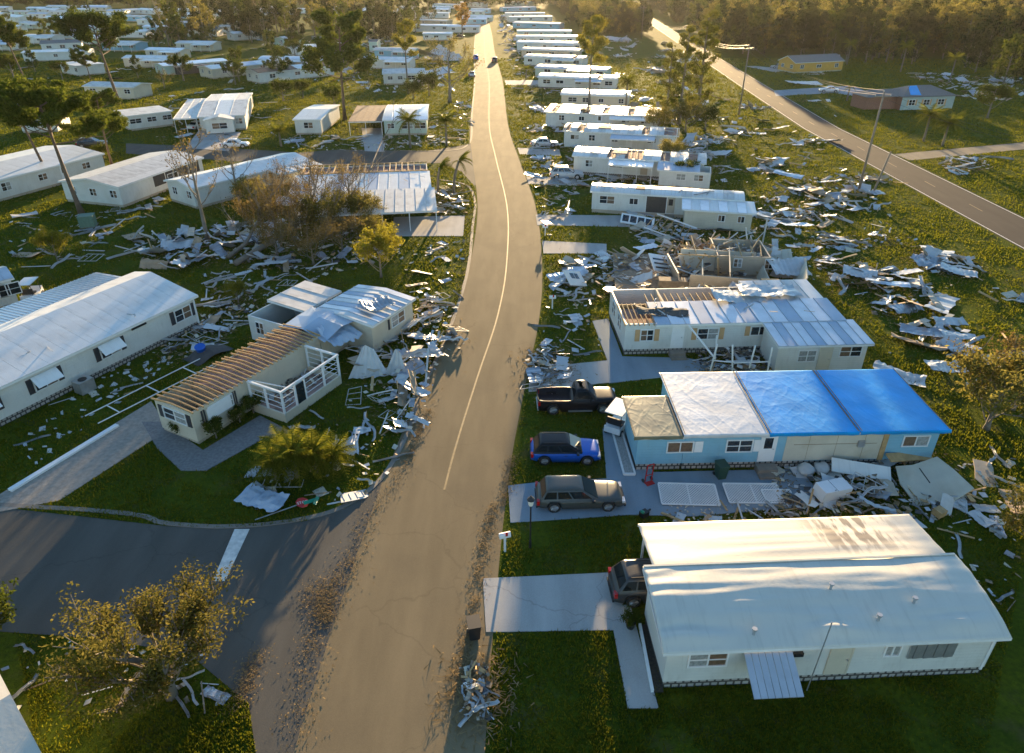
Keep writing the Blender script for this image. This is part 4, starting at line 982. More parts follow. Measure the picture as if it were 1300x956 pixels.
tproto('shrub', seed=90, H=1.1, r=.06, start=.15, nl=9, limb=.9, leafmat=BROAD_L, bark=BARK_G, per=30, ls=.16, asp=.5, cr=.32, depth=1, up=.5)
tproto('goldshrub', seed=91, H=2.8, r=.10, start=.12, nl=12, limb=1.9, leafmat=GOLD_L, bark=BARK_G, per=24, ls=.19, asp=.45, cr=.5, depth=2, up=.5)
tproto('brownbush', seed=92, H=2.6, r=.12, start=.08, nl=13, limb=2.6, leafmat=BROWN_L, bark=BARK_G, per=7, ls=.2, asp=.4, cr=.6, depth=2, up=.35, kids=4)
tproto('olivebush', seed=93, H=2.4, r=.12, start=.08, nl=12, limb=2.4, leafmat=OLIVE_L, bark=BARK_G, per=10, ls=.22, asp=.45, cr=.6, depth=2, up=.4, kids=4)
tproto('orange', seed=94, H=7, r=.2, start=.3, nl=9, limb=2.4, leafmat=ORANGE_L, bark=BARK_G, per=26, ls=.5, asp=.5, cr=.9, depth=1, up=.4)
random.seed(5)
# near storm-stripped tree at the bottom left
def near_tree():
    rnd = random.Random(17); random.seed(17)
    tb = MB(); tips = []
    for k in range(13):
        a = k * 2.4; d = Vector((math.cos(a) * .9, math.sin(a) * .9, .75 + rnd.uniform(-.3, .5)))
        branch(tb, Vector((0, 0, .5 + .12 * k)), d, rnd.uniform(1.5, 2.5), .10, 2, tips, rnd, .9, .3, 4, 4, .6, 6)
    tb.tube([(0, 0, 0), (.05, 0, 1.2), (.1, .05, 2.4)], [.24, .2, .12], 8)
    lb = MB()
    for (p, d, ln) in tips:
        if rnd.random() < .15: continue
        for j in range(int(36 * rnd.uniform(.4, 1.5))):
            leaf(lb, p + rv() * .42, .15, .5, rnd)
    return tb.mesh('trunk', BARK_G, True), lb.mesh('crown', leaf_mat('thinned green leaves', (.045, .054, .012), (.19, .155, .038), .45))
TREES['near'] = near_tree()
random.seed(6)
tree('near', 'storm_stripped_tree', 'bushy tree with thinned olive leaves on the corner below the side street', P(218, 884), 1.12, .4)
tree('shrub', 'shrub', 'round dark green shrub at the left edge by the side street', P(-4, 812), 1.5)
T1 = 'tall pines on the left'
tree('pine1', 'pine_tree', 'tall pine with a flat dark crown in front of the mottled roof home', P(104, 272), .86, 0, T1)
tree('pine2', 'pine_tree', 'leaning pine growing close behind the flat-crowned pine at the left', P(67, 232), .80, .5, T1)
tree('pine3', 'pine_tree', 'thin-crowned pine with sparse low branches by the mottled roof', P(142, 210), .80, 1.0, T1)
tree('pine1', 'pine_tree', 'broad-crowned pine, largest of those among the top left rows', P(152, 132), 1.05, 1.5, T1)
tree('pine2', 'pine_tree', 'leaning pine at the top left edge with a bare trunk', P(33, 104), .9, 0, T1)
tree('pine2', 'pine_tree', 'leafy pine at the very left edge of the mottled-roof lawn', P(-12, 210), .9, 2.0, T1)
tree('pine3', 'pine_tree', 'many-limbed pine in front of the wrecked home and the dark grove', P(438, 152), 1.45, 0, T1)
tree('thin', 'slender_tree', 'slender yellow-green tree in front of the twisted roof by the street', P(519, 119), 1.12, 0)
tree('stripped', 'storm_stripped_tree', 'thinned tree leaning over the street beside the two palms', P(571, 130), 1.45, .8)
tree('orange', 'orange_leaved_tree', 'orange-leaved tree beside the far end of the street', P(587, 44), 1.7)
tree('bare', 'bare_tree', 'leafless tree standing over the crumpled metal heap', P(264, 306), 1.0, .3)
tree('bare', 'bare_tree', 'bare tree with rusty leaves in front of the blue-white roof', P(306, 268), .75, 2.3)
tree('thin', 'slender_tree', 'tall trunk with golden leaves between the rows near the sun glint', P(748, 139), 1.25, 0)
CG = 'tall vine-covered trees by the two-lane road'
for i, (x, y, s) in enumerate(((862, 158, 1.0), (884, 150, 1.12), (845, 150, .8))):
    tree('cypress', 'vine_covered_tree', ['vine-covered tree with a broad top, middle of the clump by the road', 'tallest vine-covered tree of the clump, nearest the two-lane road', 'shortest vine-covered tree of the clump, beside the home row'][i], P(x, y), s, i * 2.0, CG)
for i, (x, y, s, kd) in enumerate(((870, 168, 1.6, 'olivebush'), (835, 172, 1.4, 'olivebush'), (895, 165, 1.4, 'shrub'), (850, 210, 1.1, 'olivebush'), (868, 232, 1.0, 'shrub'))):
    tree(kd, 'bush', ['brown-green bush right below the tallest vine-covered tree', 'brown-green bush toward the home row below the vine-covered trees', 'dark leafy bush on the road side of the vine-covered trees', 'brown-green bush beside the end of the torn-roof home', 'dark leafy bush behind the ribbed annex of the white home'][i], P(x, y), s * (2 if kd == 'shrub' else 1), None, 'bushes below the vine-covered trees', 'bush')
# felled tree masses behind the rafter home
FG = 'brown crowns of the felled trees'
for i, (x, y, s, kd) in enumerate(((335, 300, 1.2, 'brownbush'), (372, 305, 1.3, 'brownbush'), (410, 300, 1.35, 'olivebush'), (445, 290, 1.25, 'olivebush'), (352, 325, 1.0, 'brownbush'), (398, 335, 1.1, 'brownbush'), (468, 290, 1.1, 'olivebush'), (320, 265, 1.1, 'olivebush'), (435, 318, 1.0, 'brownbush'), (380, 268, 1.0, 'brownbush'), (470, 310, .9, 'olivebush'))):
    tree(kd, 'felled_tree', ['brown wilting crown right beside the leafless tree and metal heap', 'rusty brown crown in the middle of the felled tree mass', 'olive crown in the middle of the felled tree mass', 'olive crown sagging under the truss home carport edge', 'low brown crown at the near left of the felled tree mass', 'low brown crown at the near edge, closest to the rafter home', 'olive crown closest to the driveway of the truss home', 'olive crown standing before the blue-white picket home', 'brown crown between the golden shrub and the rubble', 'thin brown crown at the back of the mass before the carport', 'smallest olive crown beside the golden shrub'][i], P(x, y), s, None, FG)
tproto('wispy', seed=57, H=6.5, r=.2, start=.2, nl=11, limb=3.6, leafmat=BROWN_L, bark=BARK_G, per=6, ls=.2, asp=.4, cr=.6, depth=2, up=.5, spread=.7, kids=4)
random.seed(8)
for x, y, s_, lb in ((352, 300, 1.0, 'tall wispy brown tree rising from the rubble before the picket home'), (402, 298, 1.1, 'tall wispy brown tree rising before the truss home carport'), (448, 285, 1.0, 'tall wispy brown tree nearest the truss home driveway')): tree('wispy', 'storm_stripped_tree', lb, P(x, y), s_, None, 'wispy brown trees in the rubble')
tree('goldshrub', 'shrub', 'golden leafy shrub on the lawn between the rafter home and the street', P(484, 352), 1.25, None, None, 'shrub')
tree('goldshrub', 'shrub', 'yellowish wind-battered shrub on the shaded lawn behind the long white home', P(74, 332), .85, None, None, 'shrub')
tree('goldshrub', 'shrub', 'small dry shrub on the lawn between the long home and the rubble', P(303, 385), .55, None, None, 'shrub')
for i, (x, y, s, lb) in enumerate(((232, 552, .7, 'dusty low shrub at the end wall of the rafter home'), (275, 556, .9, 'low green shrub below the storm shutter of the rafter home'), (305, 536, .8, 'low shrub between two others along the rafter home wall'), (322, 524, .9, 'reddish shrub beside the porch of the rafter home'))):
    tree('shrub', 'shrub', lb, P(x, y), s, None, 'shrubs along the rafter home', 'shrub')
for i, (x, y, s, lb) in enumerate(((360, 128, 3.0, 'brown-green hedge bush left of the many-limbed pine'), (385, 124, 2.6, 'hedge bush between the pine and the brown-roofed home'), (425, 138, 3.2, 'large dark bush in front of the many-limbed pine'), (545, 122, 3.4, 'round hedge bush beside the slender yellow-green tree'), (525, 126, 2.6, 'small hedge bush left of the round one by the slender tree'), (150, 238, 1.4, 'green bush at the corner of the mottled-roof home'), (133, 202, 1.5, 'small round bush behind the mottled roof'))):
    tree('shrub', 'bush', lb, P(x, y), s, None, 'bushes on the left lawns', 'bush')
tree('olivebush', 'shrub', 'big brown-green bush torn open by the wind at the right edge', P(1252, 545), 1.5, None, None, 'bush')
tree('brownbush', 'shrub', 'brown half of the torn bush at the right edge above the tarp home', P(1285, 520), 1.3, None, None, 'bush')
tree('olivebush', 'shrub', 'brown-green brush at the right edge beside the near white home', P(1305, 700), .9, None, None, 'bush')
# palms
def frond_mesh(ln, w, droop, k=11, seed=1):
    rnd = random.Random(seed); mb = MB(); pts = []
    for i in range(k + 1):
        t = i / k; pts.append(Vector((ln * (t - .12 * t * t * droop), 0, ln * (.35 * t - droop * .75 * t * t))))
    mb.tube([p for p in pts], [.035 * (1 - .8 * i / k) for i in range(k + 1)], 3, cap=False)
    for i in range(1, k + 1):
        t = i / k; p = pts[i]; l = w * math.sin(math.pi * min(1, t * .85 + .12)) * rnd.uniform(.85, 1.1)
        for s_ in (-1, 1):
            for q in range(2):
                b = p + Vector((-q * ln / k / 2, 0, 0)); tip = b + Vector((l * .55, s_ * l, -l * .35 * rnd.uniform(.5, 1.6)))
                e = Vector((.075 * ln / 2, 0, 0)); o = len(mb.v)
                mb.v += [tuple(b), tuple(b + e), tuple(tip)]; mb.f.append((o, o + 1, o + 2))
    return mb.mesh('frond', PALM_L)
FR = [frond_mesh(1.0, .34, d, seed=i) for i, d in enumerate((.5, .75, 1.05, 1.35))]
def palm(label, loc, H, fl, n=22, lean=(0, 0), group='palms', r=.17, windy=0):
    o = tag(empty('palm_tree', loc), label, 'palm tree', group)
    pts = [Vector((lean[0] * (t / 6) ** 2, lean[1] * (t / 6) ** 2, H * t / 6)) for t in range(7)]
    MB().tube(pts, [r * (1.25 - .4 * i / 6) for i in range(7)], 8).build('trunk', BARK_G, o, True)
    for i in range(n):
        a = i * 2.399; k = i / n
        f = put('frond', FR[min(3, int(k * 4))], o, pts[-1] + Vector((0, 0, .1 - .25 * k)), None, fl * random.uniform(.85, 1.1))
        if windy: a = windy + random.gauss(0, .7)
        f.rotation_euler = (random.uniform(-.25, .25), -.75 + 1.0 * k + random.uniform(-.1, .1), a)
    return o
palm('palm with a thick green head in front of the peeling arched roof', P(521, 188), 4.6, 2.6, 26)
palm('palm with yellowing fronds beside the street, right of the arched-roof home', P(567, 186), 4.4, 2.7, 26)
palm('wind-bent palm at the street corner, left of the pair by the truss home', P(556, 246), 3.6, 2.0, 14, (.4, 0), windy=.2)
palm('wind-bent palm leaning toward the street by the truss home', P(576, 245), 4.4, 2.0, 12, (.9, 0), windy=.2)
palm('small dark palm beside the white home with a wide window', P(357, 186), 2.6, 2.6, 22)
palm('bright young palm on a driveway strip in the far row', P(668, 100), 2.5, 2.0, 18)
palm('palm between the cream home and the vine-covered trees', P(794, 141), 6.0, 2.6, 26)
palm('palm with a round crown on the lawn across the two-lane road', P(1172, 180), 4.6, 3.0, 24)
palm('second palm crowded against the round-crowned one across the road', P(1196, 186), 3.8, 3.2, 26)
palm('palm at the driveway of the brick house across the road', P(1075, 128), 3.2, 1.8, 16)
palm('tall palm at the forest edge behind the yellow house', P(1075, 82), 6.0, 2.8, 22)
palm('palm at the forest edge right of the yellow house', P(1143, 92), 7.0, 3.0, 22)
palm('palm in front of the wrecked pool cage at the forest edge', P(1205, 105), 6.0, 3.0, 20)
tree('oak', 'broadleaf_tree', 'round dark tree right of the brick house across the road', P(1253, 150), .62)
for i, (x, y, hh, n) in enumerate(((352, 610, 1.3, 24), (378, 606, 1.7, 28), (402, 600, 1.5, 26), (425, 596, 1.0, 22), (365, 588, 1.2, 22))):
    palm(['leftmost low palm of the clump by the side street', 'tallest low palm in the middle of the clump by the side street', 'bright-topped low palm in the clump by the side street', 'smallest low palm at the street end of the clump', 'low palm at the back of the clump by the side street'][i], P(x, y), hh * 1.0, 1.75, n + 8, group='low palm clump', r=.12)
# groves and forest
def grove(n, box, kinds, labels, group, smin, smax, keep=None, mind=4.0):
    got = []; tries = 0
    while len(got) < n and tries < n * 60:
        tries += 1
        p = Vector((random.uniform(box[0], box[1]), random.uniform(box[2], box[3])))
        if keep and not keep(p): continue
        if any((p - q).length < mind for q in got): continue
        got.append(p)
    for i, p in enumerate(got):
        k = random.choice(kinds); tree(k, 'grove_tree', labels.get(k, labels['*']), p, random.uniform(smin, smax), None, group)
FT = ['forest0', 'forest1', 'forest2', 'forest3']
pa, pb = P(322, 40), P(512, 46)
grove(72, (-150, -46, 285, 430), FT, {'*': 'dark dense tree in the grove behind the wrecked homes', 'forest3': 'thinned olive tree in the grove behind the wrecked homes'}, 'grove behind the wrecked homes', .8, 1.25, lambda p: p.y > 285 or p.x > -150, mind=6)
bt = [(215, 60), (240, 34), (262, 32), (275, 30), (325, 48), (335, 52), (312, 36), (206, 40)]
for i, (x, y) in enumerate(bt): tree('bare' if i % 2 else 'stripped', 'thinned_tree', 'thinned storm-beaten tree among the far top left homes', P(x, y), random.uniform(1.0, 1.5), None, 'storm-beaten trees among the top left homes')
for i, (x, y) in enumerate(((100, 10), (45, 35), (72, 42), (60, 6), (10, 30), (150, 5), (310, 20), (230, 60), (20, 55), (137, 0), (230, 3), (290, 5))): tree('oak', 'broadleaf_tree', 'small green tree between the homes of the top left rows', P(x, y), random.uniform(.4, .75), None, 'green trees of the top left rows')
for i in range(46):
    x_ = random.uniform(10, 470); y_ = random.uniform(4, 118)
    if 320 < x_ and y_ < 50: continue
    k_ = random.choice(['oak', 'oak', 'forest1', 'pine3', 'stripped', 'forest0']); tree(k_, 'broadleaf_tree', {'oak': 'green spreading tree', 'forest1': 'bushy green tree', 'pine3': 'short pine', 'stripped': 'half-bare tree', 'forest0': 'dark dense tree'}[k_] + ' between the packed homes of the far left rows', P(x_, y_), random.uniform(.35, .75), None, 'trees between the far left homes')
def right_of_road(p): return p.x > 69 + max(0, p.y - 140) * .075 and p.y > (262 if p.x < 105 else (236 if p.x < 175 else 205))
grove(200, (68, 300, 205, 300), FT, {'*': 'dark tree at the front of the forest across the two-lane road', 'forest3': 'thinned olive tree at the front of the forest across the road'}, 'front trees of the forest', .6, .95, right_of_road, 5.5)
for i, (x, y) in enumerate(((1238, 92), (1262, 98), (1285, 104), (1296, 95), (1225, 86), (1272, 112), (1300, 118), (1110, 72), (1095, 66))): tree(FT[i % 4], 'grove_tree', 'tree beside the houses at the forest edge across the road', P(x, y), random.uniform(.7, 1.0), None, 'trees beside the houses across the road')
# the rest of the forest, too far to tell its trees apart
def mass(name, label, box, n, keep, smin=.75, smax=1.2):
    pts = []
    while len(pts) < n:
        p = (random.uniform(box[0], box[1]), box[2] + (box[3] - box[2]) * random.random() ** 1.8, 0)
        if keep(Vector(p[:2])): pts.append(p)
    me = bpy.data.meshes.new(name); me.from_pydata(pts, [], [])
    o = bpy.data.objects.new(name, me); col.objects.link(o); o['kind'] = 'stuff'; o['label'] = label; o['category'] = 'forest'
    ng = bpy.data.node_groups.new(name, 'GeometryNodeTree')
    ng.interface.new_socket('Geometry', in_out='INPUT', socket_type='NodeSocketGeometry'); ng.interface.new_socket('Geometry', in_out='OUTPUT', socket_type='NodeSocketGeometry')
    N = ng.nodes; L = ng.links
    gi = N.new('NodeGroupInput'); go = N.new('NodeGroupOutput'); jn = N.new('GeometryNodeJoinGeometry')
    ids = N.new('GeometryNodeInputIndex')
    for k in range(4):
        md = N.new('FunctionNodeRandomValue'); md.data_type = 'INT'; md.inputs[4].default_value = 0; md.inputs[5].default_value = 3; md.inputs['Seed'].default_value = 3
        cm = N.new('FunctionNodeCompare'); cm.data_type = 'INT'; cm.operation = 'EQUAL'; L.new(md.outputs[2], cm.inputs[2]); cm.inputs[3].default_value = k
        ip = N.new('GeometryNodeInstanceOnPoints'); L.new(gi.outputs[0], ip.inputs['Points']); L.new(cm.outputs[0], ip.inputs['Selection'])
        ob = N.new('GeometryNodeObjectInfo'); ob.inputs[0].default_value = CROWN[k]; L.new(ob.outputs['Geometry'], ip.inputs['Instance'])
        rr = N.new('FunctionNodeRandomValue'); rr.data_type = 'FLOAT_VECTOR'; rr.inputs[0].default_value = (0, 0, 0); rr.inputs[1].default_value = (.1, .1, 6.28); L.new(rr.outputs[0], ip.inputs['Rotation'])
        rs = N.new('FunctionNodeRandomValue'); rs.data_type = 'FLOAT'; rs.inputs[2].default_value = smin; rs.inputs[3].default_value = smax; rs.inputs['Seed'].default_value = 9; L.new(rs.outputs[1], ip.inputs['Scale'])
        L.new(ip.outputs[0], jn.inputs[0])
    L.new(jn.outputs[0], go.inputs[0])
    md = o.modifiers.new('scatter', 'NODES'); md.node_group = ng
    return o
first = {}
for ob in list(col.objects):
    if ob.type == 'MESH' and ob.name.startswith('crown') and ob.data in [TREES[f][1] for f in FT]: first.setdefault(ob.data.name, ob)
CROWN = [first[TREES[f][1].name] for f in FT]
mass('forest', 'dense dark forest filling the ground across the two-lane road', (66, 1100, 262, 1600), 5400, lambda p: p.x > 68 + max(0, p.y - 140) * .075 and p.x < p.y * .9 + 40)
mass('far_woods', 'hazy woods behind the last homes at the top of the view', (-900, 60, 600, 1600), 1700, lambda p: abs(p.x) < p.y)
mass('roadside_woods', 'green woods between the last homes and the two-lane road', (34, 78, 340, 800), 420, lambda p: p.x < 47 + (p.y - 140) * .075 and p.x > 30, .6, 1.0)

# ---------------------------------------------------------------- vehicles
def paint(name, c, rough=.32, metal=.1): return M(name, c, rough, .03, 3, metal=metal, spec=.45)
P_BLACK = M('black car paint', (.012, .012, .014), .3, .03, 3, spec=.2); P_BLUE = paint('blue car paint', (.006, .095, .44)); P_GREY = paint('grey green car paint', (.065, .068, .060)); P_DARK = paint('charcoal car paint', (.05, .05, .05)); P_SILV = paint('silver car paint', (.42, .43, .44)); P_WHITE = paint('white car paint', (.70, .70, .70), .3, 0)
TYRE = M('tyre rubber', (.018, .018, .018), .85, .1, 4); ALLOY = M('wheel alloy', (.50, .50, .51), .3, .1, 4, metal=.8)
LAMP_R = M('red lamp lens', (.40, .012, .01), .2, .05, 4); LAMP_W = M('clear lamp lens', (.55, .56, .58), .12, .05, 4, spec=.8)
CGLASS = M('car glass', (.012, .016, .018), .06, .1, 3, spec=.6)
def wheel_meshes(r, w=.22):
    t = MB(); n = 20; prof = [(r * .66, -w / 2), (r * .93, -w / 2), (r, -w * .3), (r, w * .3), (r * .93, w / 2), (r * .66, w / 2)]
    for i in range(n):
        a = 2 * math.pi * i / n
        for (rr, y) in prof: t.v.append((rr * math.cos(a), y, rr * math.sin(a)))
    k = len(prof)
    for i in range(n):
        for j in range(k):
            t.f.append((i * k + j, i * k + (j + 1) % k, ((i + 1) % n) * k + (j + 1) % k, ((i + 1) % n) * k + j))
    m = MB(); m.tube([(0, -w * .28, 0), (0, w * .28, 0)], r * .16, 10)
    for i in range(5):
        a = 2 * math.pi * i / 5
        for y in (-w * .4, w * .4): m.bar((math.cos(a) * r * .1, y, math.sin(a) * r * .1), (math.cos(a) * r * .66, y, math.sin(a) * r * .66), r * .2, .03)
    m.tube([(0, -w * .3, 0), (0, w * .3, 0)], r * .67, 20)
    return t.mesh('tyre', TYRE, True), m.mesh('rim', ALLOY)
def car(label, loc, rz, L, W, H, wb, r, kind, body_m, group=None, roof_m=None, hatch=False, lo=False, name=None):
    root = tag(empty(name or ('pickup_truck' if kind == 'pickup' else 'parked_car'), loc, rz), label, 'pickup' if kind == 'pickup' else 'car', group)
    belt = H * (.60 if kind in ('suv', 'pickup') else .58)
    hood = belt * (.93 if kind != 'pickup' else 1.0)
    sp = {'suv': (-.47, -.37, .05, .25), 'wagon': (-.46, -.39, .02, .20), 'sedan': (-.36, -.20, .08, .24), 'pickup': (-.06, -.03, .13, .24)}[kind]
    xr0, xr1, xf1, xf0 = [s_ * L for s_ in sp]
    xw = (-wb / 2 - L * .0, wb / 2)
    off = L * .01
    NS = 46; b = MB(); rows = []
    for i in range(NS + 1):
        x = -L / 2 + L * i / NS; u = abs(x) / (L / 2)
        hw = W / 2 * (1 - .16 * u ** 7 - .02 * u)
        if x > xf0 - .05: t = (x - xf0) / (L / 2 - xf0); zt = belt + (hood - belt) * min(1, t * 1.2) - (belt * .30) * max(0, (t - .72) / .28) ** 2.2
        elif x < xr0 and kind == 'sedan': t = (xr0 - x) / (L / 2 + xr0); zt = belt + .04 - .22 * max(0, (t - .6) / .4) ** 2
        elif x < -L / 2 + .18 and kind != 'pickup': t = (-L / 2 + .18 - x) / .18; zt = belt - .30 * belt * t ** 2
        else: zt = belt
        zb = .24 + .10 * u ** 6
        for c_ in xw:
            dx = x - c_
            if abs(dx) < r * 1.2: zb = max(zb, math.sqrt((r * 1.2) ** 2 - dx * dx) + r * .95)
        zb = min(zb, zt - .14)
        bed = kind == 'pickup' and -L / 2 + .10 < x < xr0 - .06
        zm = (zb + zt) / 2
        if bed: rows.append([(hw * .72, zb - .02 if zb < .5 else zb), (hw * .97, zb), (hw, zm), (hw * .99, zt - .08), (hw * .96, zt), (hw * .86, zt), (hw * .84, .62), (0, .62)])
        else: rows.append([(hw * .72, zb), (hw * .97, zb + .02), (hw, zm), (hw * .985, zt - .10), (hw * .93, zt - .025), (hw * .78, zt + .012), (hw * .45, zt + .03), (0, zt + .035)])
    k = 8; ring = 2 * k - 1
    for i, row in enumerate(rows):
        x = -L / 2 + L * i / NS
        for (y, z) in row: b.v.append((x, -y, z))
        for (y, z) in reversed(row[:-1]): b.v.append((x, y, z))
    for i in range(NS):
        for j in range(ring - 1): b.f.append((i * ring + j, (i + 1) * ring + j, (i + 1) * ring + j + 1, i * ring + j + 1))
    b.f.append(tuple(range(ring - 1, -1, -1))[::-1]); b.f.append(tuple(NS * ring + j for j in range(ring))[::-1])
    put('body', b.mesh('body', body_m, True), root)
    MB().box(-L * .46, -W * .36, .2, L * .46, W * .36, .5).build('underbody', BLACK, root)
    # cabin
    w0, w1 = W / 2 * .93, W / 2 * .74
    z0, z1 = belt - .03, H
    cb = MB()
    def ring_(xa, xb, w_, z): return [(xa, -w_, z), (xb, -w_, z), (xb, w_, z), (xa, w_, z)]
    rr = ring_(xr0, xf0, w0, z0) + ring_(xr1, xf1, w1, z1 - .07)
    def rring(xa, xb, w_, z, c_):
        return [(xa + c_, -w_, z), (xb - c_, -w_, z), (xb - c_ * .3, -w_ + c_ * .3, z), (xb, -w_ + c_, z), (xb, w_ - c_, z), (xb - c_ * .3, w_ - c_ * .3, z), (xb - c_, w_, z), (xa + c_, w_, z), (xa + c_ * .3, w_ - c_ * .3, z), (xa, w_ - c_, z), (xa, -w_ + c_, z), (xa + c_ * .3, -w_ + c_ * .3, z)]
    lev = [rring(xr0, xf0, w0, z0, .12), rring(xr1, xf1, w1, z1 - .07, .12), rring(xr1 + .04, xf1 - .07, w1 - .05, z1 - .025, .12), rring(xr1 + .14, xf1 - .22, w1 - .16, z1, .12), rring(xr1 + .5, xf1 - .6, w1 * .4, z1 + .012, .12)]
    for q in lev: cb.v += q
    for i in range(len(lev) - 1):
        for j in range(12): cb.f.append((i * 12 + j, i * 12 + (j + 1) % 12, (i + 1) * 12 + (j + 1) % 12, (i + 1) * 12 + j))
    cb.f.append(tuple((len(lev) - 1) * 12 + j for j in range(12)))
    put('cabin', cb.mesh('cabin', roof_m or body_m, True), root)
    def face(q, us, vs, nm):
        A_, B_, C_, D_ = [Vector(rr[i]) for i in q]
        nrm = (B_ - A_).cross(D_ - A_).normalized() * .02
        def pt(u, v): return (A_.lerp(B_, u)).lerp(D_.lerp(C_, u), v) + nrm
        p4 = [pt(us[0], vs[0]), pt(us[1], vs[0]), pt(us[1], vs[1]), pt(us[0], vs[1])]
        MB().add(p4 + [p - nrm for p in p4], [(0, 1, 2, 3), (0, 4, 5, 1), (1, 5, 6, 2), (2, 6, 7, 3), (3, 7, 4, 0)]).build(nm, CGLASS, root)
    face((1, 2, 6, 5), (.06, .94), (.08, .95), 'windshield')
    if not hatch: face((3, 0, 4, 7), (.07, .93), (.25, .92), 'rear_window')
    cuts = {'pickup': ((.08, .88),), 'sedan': ((.12, .46), (.49, .88)), 'wagon': ((.03, .27), (.30, .56), (.59, .93)), 'suv': ((.04, .26), (.29, .57), (.60, .93))}[kind]
    for (a, c_) in cuts:
        face((0, 1, 5, 4), (a, c_), (.22, .90), 'side_window'); face((2, 3, 7, 6), (1 - c_, 1 - a), (.22, .90), 'side_window')
    tm, rm_ = cached(('wheel', r), lambda: wheel_meshes(r))
    for x in xw:
        for s_ in (-1, 1):
            wo = put('wheel', tm, root, (x, s_ * (W / 2 - .10), r)); put('rim', rm_, wo)
    lh = cached(('hl', kind), lambda: MB().box(-.12, -.2, -.07, .05, .2, .07).mesh('headlight', LAMP_W))
    tl = cached(('tl', kind), lambda: MB().box(-.04, -.13, -.14, .12, .13, .14).mesh('tail_light', LAMP_R))
    for s_ in (-1, 1):
        put('headlight', lh, root, (L / 2 - .07, s_ * W * .34, hood * .80)); put('tail_light', tl, root, (-L / 2 + .03, s_ * W * .40, belt * .80))
        put('mirror', cached('mir', lambda: MB().box(-.08, -.1, -.07, .08, .1, .07).mesh('mirror', BLACK)), root, (xf0 - .35, s_ * (W / 2 + .06), belt + .05))
    MB().box(L / 2 - .06, -W * .2, .38, L / 2 + .015, W * .2, hood * .72).build('grille', BLACK, root)
    for x in (-L / 2, L / 2): MB().box(x - .05, -W * .40, .26, x + .05, W * .40, .40).build('bumper', BLACK if kind != 'pickup' else STEEL, root)
    for s_ in (-1, 1):
        if cuts != cuts[:1]:
            o = MB().box(-.1, -.012, -.015, .1, .012, .015).build('door_handle', BLACK, root); o.location = (0, s_ * W * .497, belt - .14)
    if hatch:
        MB().box(-L / 2 + .02, -W * .38, .62, -L / 2 + .75, W * .38, belt - .0).build('boot_interior', BLACK, root)
        MB().add([(-L * .37, -w1, H + .02), (-L * .37, w1, H + .02), (-L * .37 - 0.80, w1 * .98, H + .12), (-L * .37 - 0.80, -w1 * .98, H + .12), (-L * .37, -w1, H - .04), (-L * .37, w1, H - .04), (-L * .37 - 0.80, w1 * .98, H + .04), (-L * .37 - 0.80, -w1 * .98, H + .04)],
                 [(0, 1, 2, 3), (7, 6, 5, 4), (0, 4, 5, 1), (1, 5, 6, 2), (2, 6, 7, 3), (3, 7, 4, 0)]).build('tailgate', body_m, root)
        MB().add([(-L * .37 - .08, -w1 * .85, H + .035), (-L * .37 - .08, w1 * .85, H + .035), (-L * .37 - .7, w1 * .82, H + .09), (-L * .37 - .7, -w1 * .82, H + .09)], [(0, 1, 2, 3)]).build('rear_window', CGLASS, root)
    if kind == 'suv':
        for s_ in (-1, 1): MB().bar((xr1 + .2, s_ * (w1 - .1), H + .03), (xf1 - .2, s_ * (w1 - .1), H + .03), .04, .04).build('roof_rail', BLACK, root)
    if kind == 'pickup': MB().box(-wb * .2, -W / 2 - .1, .3, wb * .28, -W / 2 + .02, .36).build('side_step', STEEL, root)
    return root
def car_px(label, rear, front, **k):
    a, b_ = P(*rear), P(*front); d = (b_ - a).normalized(); n = Vector((-d.y, d.x)); m = (a + b_) / 2 + n * (k['W'] / 2 - .1)
    return car(label, m, math.atan2(d.y, d.x), **k)
car_px('black pickup truck parked on the grass beside the street', (703.5, 526), (763.6, 524.8), L=5.5, W=1.95, H=1.82, wb=3.45, r=.40, kind='pickup', body_m=P_BLACK)
car_px('blue compact crossover with a black roof parked on the lawn', (690, 590), (746, 590), L=4.3, W=1.78, H=1.48, wb=2.62, r=.34, kind='suv', body_m=P_BLUE, roof_m=P_BLACK)
car_px('grey-green station wagon on the driveway by the street lamp', (703, 650), (772, 648.6), L=5.0, W=1.88, H=1.44, wb=3.05, r=.36, kind='wagon', body_m=P_GREY)
car_px('charcoal crossover with its nose under the near white home carport', (802, 770), (872, 766), L=4.5, W=1.82, H=1.66, wb=2.62, r=.36, kind='suv', body_m=P_DARK)
car_px('grey van parked at the end of the white home with the ribbed annex', (708, 228), (731, 228), L=4.9, W=1.9, H=1.75, wb=3.0, r=.36, kind='suv', body_m=P_SILV)
car_px('silver sedan buried in scrap beside the torn-roof home', (679, 187), (704, 187), L=4.8, W=1.8, H=1.45, wb=2.8, r=.34, kind='sedan', body_m=P_SILV)
car('dark car on the right lane of the far street', P(628, 79), R(92), 4.7, 1.85, 1.7, 2.8, .35, 'suv', P_DARK)
car('dark car at the left kerb of the far street beside the other one', P(604, 76), R(95), 4.7, 1.85, 1.7, 2.8, .35, 'suv', P_BLUE)
car('silver car parked at the left kerb by the leaning thinned tree', P(599, 97), R(95), 4.7, 1.85, 1.45, 2.8, .35, 'sedan', P_SILV)
car('dark pickup beside the porch near the orange-leaved tree', P(582, 48), R(10), 5.5, 1.95, 1.85, 3.4, .4, 'pickup', P_BLACK)
car('white sedan on the driveway of the brick house across the road', P(1052, 117), R(170), 4.7, 1.8, 1.45, 2.8, .34, 'sedan', P_WHITE)
car('silver sedan beside the yellow house across the road', P(988, 87), R(175), 4.7, 1.8, 1.45, 2.8, .34, 'sedan', P_SILV)
